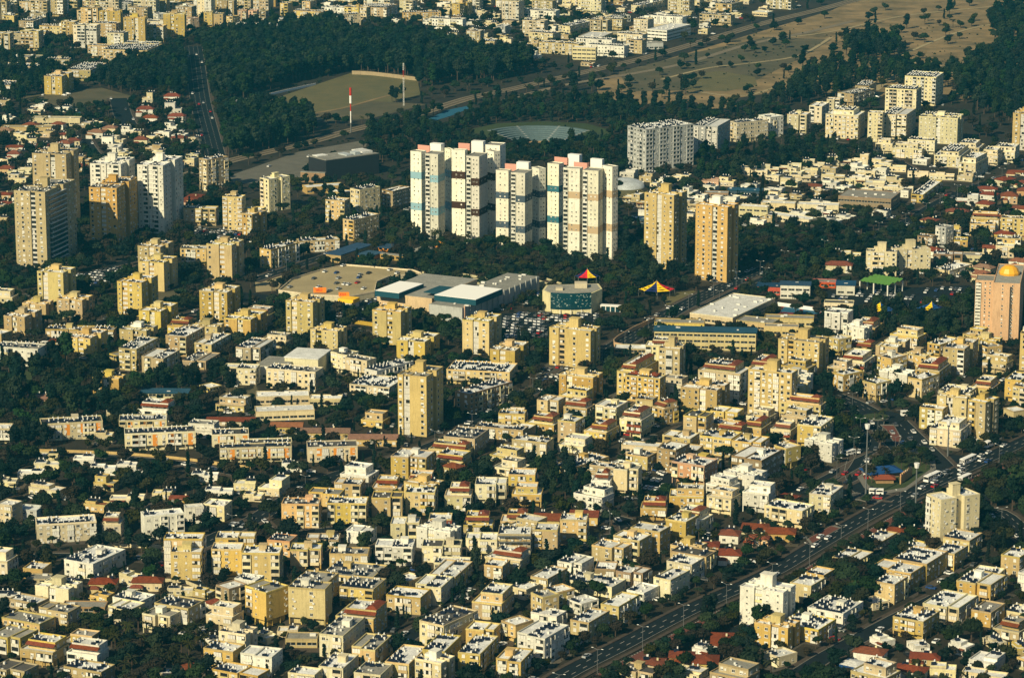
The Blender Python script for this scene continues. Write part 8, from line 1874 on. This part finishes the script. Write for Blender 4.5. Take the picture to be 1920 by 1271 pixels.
items = []
for t in single:
    x, y, k, v, s = t
    o = thing(TNAME[k], None, 'tree' if k != 'palm' else 'palm', x, y, rt.uniform(0, 6.28), 'trees between the buildings'); o.scale = (s, s, s)
    put('trunk', TRK[k], o); put('crown', CR[k][v], o, (0, 0, 7.0 if k == 'palm' else 0))
    items.append((o, NOUN[k][0 if s < .75 else 1 if s < 1.05 else 2], x, y))
label_all(items)
# everything farther or hidden more: one wood per kind, instanced on points
def scatter(name, label, kind, pts):
    srcc = bpy.data.collections.new('src_' + kind)
    for v in range(len(CR[kind])):
        o = bpy.data.objects.new(kind + '_source', CR[kind][v]); 
        tr = bpy.data.objects.new(kind + '_source_trunk', TRK[kind]); 
        # join crown and trunk in one mesh
        bm = bmesh.new(); bm.from_mesh(CR[kind][v])
        if kind == 'palm': bmesh.ops.translate(bm, vec=(0, 0, 7), verts=bm.verts)
        nf = len(bm.faces); bm.from_mesh(TRK[kind]); bm.faces.ensure_lookup_table()
        for f in bm.faces[nf:]: f.material_index = 1
        me = bpy.data.meshes.new(kind + '_src'); bm.to_mesh(me); bm.free(); me.materials.append(CR[kind][v].materials[0]); me.materials.append(M['bark'])
        o.data = me; srcc.objects.link(o); bpy.data.objects.remove(tr)
    me = bpy.data.meshes.new(name); me.from_pydata([(p[0], p[1], 0) for p in pts], [], [])
    at = me.attributes.new('sc', 'FLOAT', 'POINT'); at.data.foreach_set('value', [p[4] for p in pts])
    o = bpy.data.objects.new(name, me); COL.objects.link(o)
    ng = bpy.data.node_groups.new('scatter ' + kind, 'GeometryNodeTree')
    ng.interface.new_socket('Geometry', in_out='INPUT', socket_type='NodeSocketGeometry'); ng.interface.new_socket('Geometry', in_out='OUTPUT', socket_type='NodeSocketGeometry')
    N = ng.nodes; i_ = N.new('NodeGroupInput'); o_ = N.new('NodeGroupOutput'); ci = N.new('GeometryNodeCollectionInfo'); ci.inputs[0].default_value = srcc; ci.inputs[1].default_value = True; ci.inputs[2].default_value = True
    mp = N.new('GeometryNodeMeshToPoints'); ip = N.new('GeometryNodeInstanceOnPoints'); ip.inputs['Pick Instance'].default_value = True
    ri = N.new('FunctionNodeRandomValue'); ri.data_type = 'INT'; ri.inputs[4].default_value = 0; ri.inputs[5].default_value = 50
    rr = N.new('FunctionNodeRandomValue'); rr.data_type = 'FLOAT_VECTOR'; rr.inputs[0].default_value = (0, 0, 0); rr.inputs[1].default_value = (0, 0, 6.28)
    na = N.new('GeometryNodeInputNamedAttribute'); na.data_type = 'FLOAT'; na.inputs[0].default_value = 'sc'
    lk = ng.links.new
    lk(i_.outputs[0], mp.inputs[0]); lk(mp.outputs[0], ip.inputs['Points']); lk(ci.outputs[0], ip.inputs['Instance']); lk(ri.outputs[2], ip.inputs['Instance Index'])
    lk(rr.outputs[0], ip.inputs['Rotation']); lk(na.outputs[0], ip.inputs['Scale']); lk(ip.outputs[0], o_.inputs[0])
    md = o.modifiers.new('scatter', 'NODES'); md.node_group = ng
    tag(o, label, 'trees', None, 'stuff')
rest = [t for t in TREES if id(t) not in sset]
for k, nm, lb in (('round', 'wood', 'dark rounded trees filling the gardens and parks'), ('tall', 'tall_wood', 'tall dark eucalyptus woods beyond the towers'), ('cypress', 'cypress_wood', 'thin dark cypresses scattered among the houses'), ('umbrella', 'pine_wood', 'flat-topped pines scattered in the parks'), ('palm', 'palm_grove', 'feathery palms along the park below the towers')):
    P = [t for t in rest if t[2] == k]
    if P: scatter(nm, lb, k, P)
# low shrubs
sh = MB(); rs = random.Random(4)
for _ in range(5200):
    y = 1020 + rs.random() ** 1.2 * 1900; x = rs.uniform(-1, 1) * (y * .175 + 10)
    if occ(x, y): continue
    s = rs.uniform(.5, 1.3)
    n0 = len(sh.v)
    for k in range(5):
        a = rs.uniform(0, 6.28); dx, dy = math.cos(a) * s, math.sin(a) * s; sh.face([(x - dx, y - dy, 0), (x + dx, y + dy, .1), (x + dx * .5 + dy * .3, y + dy * .5, s), (x - dx * .6, y - dy * .5 + .2, s * .9)])
    sh.face([(x - s * .7, y - s * .6, s * .7), (x + s * .7, y - s * .6, s * .75), (x + s * .6, y + s * .7, s * .8), (x - s * .6, y + s * .6, s * .8)])
tag(sh.build('shrubbery', M['leafa']), 'low dark shrubs growing between the buildings', 'shrubs', None, 'stuff')

# ---------------------------------------------------------------- vehicles
def car_geo(b, g_, L=4.3, W=1.75, van=False, m=0):
    z1 = .95 if not van else 1.2; zt = 1.45 if not van else 2.1; h = W / 2
    b.box(-L / 2, L / 2, -h, h, .3, z1, m)
    for x in (-L * .31, L * .31):
        for y in (-h, h): b.box(x - .32, x + .32, y - .06, y + .06, 0, .62, m + 1)
    x0, x1, t0, t1 = (-L * .36, L * .24, -L * .26, L * .10) if not van else (-L * .48, L * .40, -L * .47, L * .30)
    lo = [(x0, -h + .08, z1), (x1, -h + .08, z1), (x1, h - .08, z1), (x0, h - .08, z1)]; hi = [(t0, -h + .25, zt), (t1, -h + .25, zt), (t1, h - .25, zt), (t0, h - .25, zt)]
    for i in range(4): g_.face([lo[i], lo[(i + 1) % 4], hi[(i + 1) % 4], hi[i]], m + 2)
    b.face([(p[0], p[1], p[2] + .01) for p in hi], m)
CARM = {}
for k in CARC:
    b = MB(); g_ = MB(); car_geo(b, g_); CARM[k] = (b.mesh('body', [M['car_' + k], M['tyre']]), None); g_.m = [0] * len(g_.f); CARM[k] = (CARM[k][0], g_.mesh('cabin', M['glass']))
CW = ['white'] * 9 + ['silver'] * 5 + ['black'] * 2 + ['grey'] * 3 + ['red', 'blue']
cars = []     # x, y, heading, colour, where
rv = random.Random(21)
def on_line(L, offs, p, where, dirs=(1, 1)):
    for oi, o_ in enumerate(offs):
        A = offset_line(L, o_); acc = 0
        for i in range(len(A) - 1):
            seg = math.hypot(A[i + 1][0] - A[i][0], A[i + 1][1] - A[i][1]); acc += seg
            if acc > 6.0:
                acc = 0
                if rv.random() < p: cars.append((A[i][0], A[i][1], math.atan2(A[i + 1][1] - A[i][1], A[i + 1][0] - A[i][0]), rv.choice(CW), where))
on_line(BLVD, (-3.6, 0, 3.6), .06, 'driving')
on_line(BLVD, (27.5, 30.5), .05, 'driving')
for k, Lr in enumerate(RL):
    w = ROADS[k][2]
    if w >= 16: on_line(Lr, (-w * .36, -w * .12, w * .12, w * .36), .28 if w > 20 else .07, 'driving')
    else: on_line(Lr, (-w * .25, w * .25), .10 if w > 8 else .04, 'driving'); on_line(Lr, (-w * .5 + .9, w * .5 - .9), .16, 'parked')
# dense queue right of the junction
Q_ = [p for p in BLVD if px(*p)[0] > 1700]
on_line(Q_, (-3.8, 0, 3.4), .42, 'driving')
def car_park(poly, p, ang, rowsp=6.6, z=0.0):
    xs = [q[0] for q in poly]; ys = [q[1] for q in poly]; cx, cy = sum(xs) / len(xs), sum(ys) / len(ys); c, s = math.cos(ang), math.sin(ang)
    for i in range(-30, 31):
        for k in range(-60, 61):
            u, v = k * 2.6, i * rowsp; x, y = cx + u * c - v * s, cy + u * s + v * c
            if inside(poly, x, y) and not (z == 0 and (occ(x, y) & 4)) and rv.random() < p: cars.append((x, y, ang + PI / 2 + rv.uniform(-.05, .05), rv.choice(CW), 'parked', z))
car_park([(-169.8, 1716.4), (-123.9, 1722.0), (-97.0, 1683.6), (-78.2, 1670.2), (-95.9, 1662.3), (-140.0, 1690.3), (-168.7, 1703.9)], .62, -.4)
car_park([(-99.3, 1724.8), (-75.3, 1746.1), (-51.5, 1683.6), (-72.2, 1670.2), (-97.0, 1683.6)], .4, -.4)
car_park([(-13.6, 1680.9), (42.7, 1694.4), (57.0, 1664.9), (29.3, 1623.8), (-13.1, 1618.8)], .62, -.4)
car_park([(58.7, 1340.0), (73.7, 1356.8), (74.2, 1327.0), (60.5, 1324.5)], .4, -.5)
car_park([(184.7, 1741.8), (269.4, 1753.4), (267.1, 1716.4), (226.7, 1702.6), (185.9, 1708.1)], .3, -.3)
car_park([(11.3, 1556.3), (31.1, 1565.7), (34.6, 1530.1), (16.3, 1502.6)], .35, -.3)
car_park([(-215.2, 1924.6), (-186.2, 1928.1), (-164.0, 1900.6), (-188.6, 1880.5)], .6, -.4)
car_park([(-265.7, 1782.8), (-237.9, 1816.4), (-226.5, 1797.9), (-245.4, 1750.5)], .5, -.4)
car_park([(-18.3, 1690.3), (0.0, 1724.8), (15.7, 1741.8), (18.6, 1724.8), (0.0, 1697.1)], .4, .5)
car_park([(-200.4, 2143.5), (-157.1, 2209.3), (-141.8, 2216.0), (-139.8, 2182.5), (-180.3, 2107.9)], .02, -.3)
car_park(DK, .08, -.4, 6.6, 3.2)
for (nm, lb, cx, cy, a, L, D, h, n, c_, r_, f_) in BUILDINGS + INFILL:
    if nm in ('low_hall',) : continue
    for _ in range(rv.choice((0, 1, 2, 3))):
        u = rv.uniform(-L / 2, L / 2 + 6); v = -D / 2 - rv.uniform(3.4, 5) if rv.random() < .6 else rv.uniform(-D / 2, D / 2)
        if v > -D / 2: u = L / 2 + rv.uniform(3, 5)
        r_a = R(a); x = cx + u * math.cos(r_a) + v * math.sin(r_a); y = cy - u * math.sin(r_a) + v * math.cos(r_a)
        if not (occ(x, y) & 6) and free(x, y, 2.0): cars.append((x, y, -r_a + rv.choice((0, PI / 2)), rv.choice(CW), 'parked', 0.0))
cars = [c for c in cars if abs(c[0]) < c[1] * .176 + 3]
def cvis(c): return shows(c[0], c[1], 1.0)
cars.sort(key=lambda c: (not cvis(c), c[1]))
items = []; fb = {k: MB() for k in ('body',)}
far = MB()
CI = {k: i for i, k in enumerate(CARC)}
for n_, c in enumerate(cars):
    z = c[5] if len(c) > 5 else .25 if c[4] == 'driving' or True else 0
    if n_ < 290 and cvis(c):
        o = thing('car', None, 'car', c[0], c[1], c[2], 'cars on the streets and car parks', z)
        put('body', CARM[c[3]][0], o); put('cabin', CARM[c[3]][1], o)
        items.append((o, f'{c[3]} car', c[0], c[1]))
    elif cvis(c):
        b = MB(); car_geo(b, b)
        mi = CI[c[3]]; b.m = [{0: mi, 1: 6, 2: 7}[m] for m in b.m]; ca, sa = math.cos(c[2]), math.sin(c[2]); n0 = len(far.v)
        far.v += [(c[0] + p[0] * ca - p[1] * sa, c[1] + p[0] * sa + p[1] * ca, z + p[2]) for p in b.v]; far.f += [tuple(n0 + i for i in f) for f in b.f]; far.m += b.m
label_all(items)
if far.f: tag(far.build('distant_cars', [M['car_' + k] for k in CARC] + [M['tyre'], M['glass']]), 'tiny distant cars in the farther car parks and roads', 'cars', None, 'stuff')
# buses and a minibus
def bus(x, y, a, L, label, m='whitepaint', H_=3.0):
    t = thing('bus', label, 'bus', x, y, a, 'buses', .25)
    b = MB(); b.box(-L / 2, L / 2, -1.25, 1.25, .35, 1.35); b.box(-L / 2, L / 2, -1.25, 1.25, H_ - .35, H_); b.build('body', M[m], t)
    b = MB(); b.box(-L / 2 + .05, L / 2 - .05, -1.2, 1.2, 1.35, H_ - .35); b.build('window_band', M['glass'], t)
    for i in range(int(L / 2.4) + 1):
        b = MB(); xx = -L / 2 + .05 + i * (L - .3) / int(L / 2.4); b.box(xx, xx + .18, -1.25, 1.25, 1.35, H_ - .35); b.build('pillar', M[m], t)
    for xx in (-L * .3, L * .3):
        for yy in (-1.15, 1.15):
            b = MB(); b.cyl(0, 0, -.15, .15, .48, 10); o = b.build('wheel', M['tyre'], t); o.location = (xx, yy, .48); o.rotation_euler = (PI / 2, 0, 0)
def heading(p):
    i = min(range(len(BLVD) - 1), key=lambda i: (BLVD[i][0] - p[0]) ** 2 + (BLVD[i][1] - p[1]) ** 2); return math.atan2(BLVD[i + 1][1] - BLVD[i][1], BLVD[i + 1][0] - BLVD[i][0])
for P_, L, lb in (((193.5, 1346.2), 12, 'long white bus turning beside the junction island'), ((214.2, 1375.0), 12, 'white bus with a pale roof queueing right of the junction island'), ((229.6, 1404.9), 12, 'dark windowed bus farther along the boulevard below the tall yellow junction block'), ((208.1, 1343.5), 9, 'grey white bus at the stop across the boulevard')):
    bus(P_[0], P_[1], heading(P_), L, lb)
p = (165.0, 1322.8); bus(p[0], p[1], -.15, 6.5, 'white minibus crossing in front of the junction island', 'whitepaint', 2.5)
p = (160.1, 1388.8); bus(p[0], p[1], .7, 6.0, 'white van parked at the bend left of the junction island', 'whitepaint', 2.4)
p = (197.2, 1460.4); bus(p[0], p[1], .2, 8.0, 'short white bus just right of the small roundabout', 'whitepaint', 2.7)

# ---------------------------------------------------------------- street lamps
lp = MB(); lp.cyl(0, 0, 0, 9.5, .12, 6, 0, .08); LPM = lp.mesh('pole', M['steel'])
la = MB(); la.tube((0, 0, 9.4), (1.9, 0, 9.9), .08, 5); la.tube((0, 0, 9.4), (-1.9, 0, 9.9), .08, 5); LAM = la.mesh('arm', M['steel'])
lh = MB(); lh.box(-.4, .4, -.14, .14, -.08, .08, 0, True); LHM = lh.mesh('lamp_head', M['lamp'])
items = []
def lamp(x, y, a, double=True):
    o = thing('street_lamp', None, 'street lamp', x, y, a, 'street lamps'); put('pole', LPM, o); put('arm', LAM, o)
    put('lamp_head', LHM, o, (2.2, 0, 9.95)); put('lamp_head', LHM, o, (-2.2, 0, 9.95))
    items.append((o, 'grey double street lamp', x, y))
A = offset_line(BLVD, 9.2); acc = 0
for i in range(len(A) - 1):
    acc += math.hypot(A[i + 1][0] - A[i][0], A[i + 1][1] - A[i][1])
    if acc > 27: acc = 0; lamp(A[i][0], A[i][1], math.atan2(A[i + 1][1] - A[i][1], A[i + 1][0] - A[i][0]) + PI / 2)
for k, Lr in enumerate(RL):
    if ROADS[k][3] and 1000 < Lr[0][1] < 2300:
        A = offset_line(Lr, ROADS[k][2] / 2 + .8); acc = 0
        for i in range(len(A) - 1):
            acc += math.hypot(A[i + 1][0] - A[i][0], A[i + 1][1] - A[i][1])
            if acc > 32 and not (occ(*A[i]) & 4): acc = 0; lamp(A[i][0], A[i][1], math.atan2(A[i + 1][1] - A[i][1], A[i + 1][0] - A[i][0]) + PI / 2)
label_all(items)
for P_, h, lb in (((159.2, 1314.3), 35.3, 'tallest floodlight mast with a white lamp box standing on the junction'), ((178.4, 1289.4), 24.3, 'floodlight mast beside the wide cream junction tower'), ((206.2, 1386.0), 17.8, 'floodlight mast in front of the white-awned pale block')):
    t = thing('floodlight_mast', lb, 'floodlight mast', P_[0], P_[1], 0, 'floodlight masts')
    b = MB(); b.cyl(0, 0, 0, h, .42, 8, 0, .25); b.build('pole', M['steel'], t)
    b = MB(); b.cyl(0, 0, h - 2.2, h, .9, 8, 0, 1.3); b.build('lamp_box', M['lamp'], t)

# ---------------------------------------------------------------- the hazy air
hz = MB(); hz.box(-3900, 3900, 320, 9100, -1.2, 470, 0, True)
hz.box(-1500, 1500, -400, 320.0, -1.2, 470, 0, True) if False else None
hz.v = []; hz.f = []; hz.m = []; hz.box(-4100, 4100, -600, 9400, -1.5, 470, 0, True)
HM = bpy.data.materials.new('haze air'); HM.use_nodes = True; HM.node_tree.nodes.clear()
pv = HM.node_tree.nodes.new('ShaderNodeVolumePrincipled'); pv.inputs['Density'].default_value = 0.000062; pv.inputs['Color'].default_value = (0.06, 0.50, 0.72, 1); pv.inputs['Anisotropy'].default_value = 0.2
mo = HM.node_tree.nodes.new('ShaderNodeOutputMaterial'); HM.node_tree.links.new(pv.outputs[0], mo.inputs['Volume'])
tag(hz.build('haze', HM), kind='stuff')
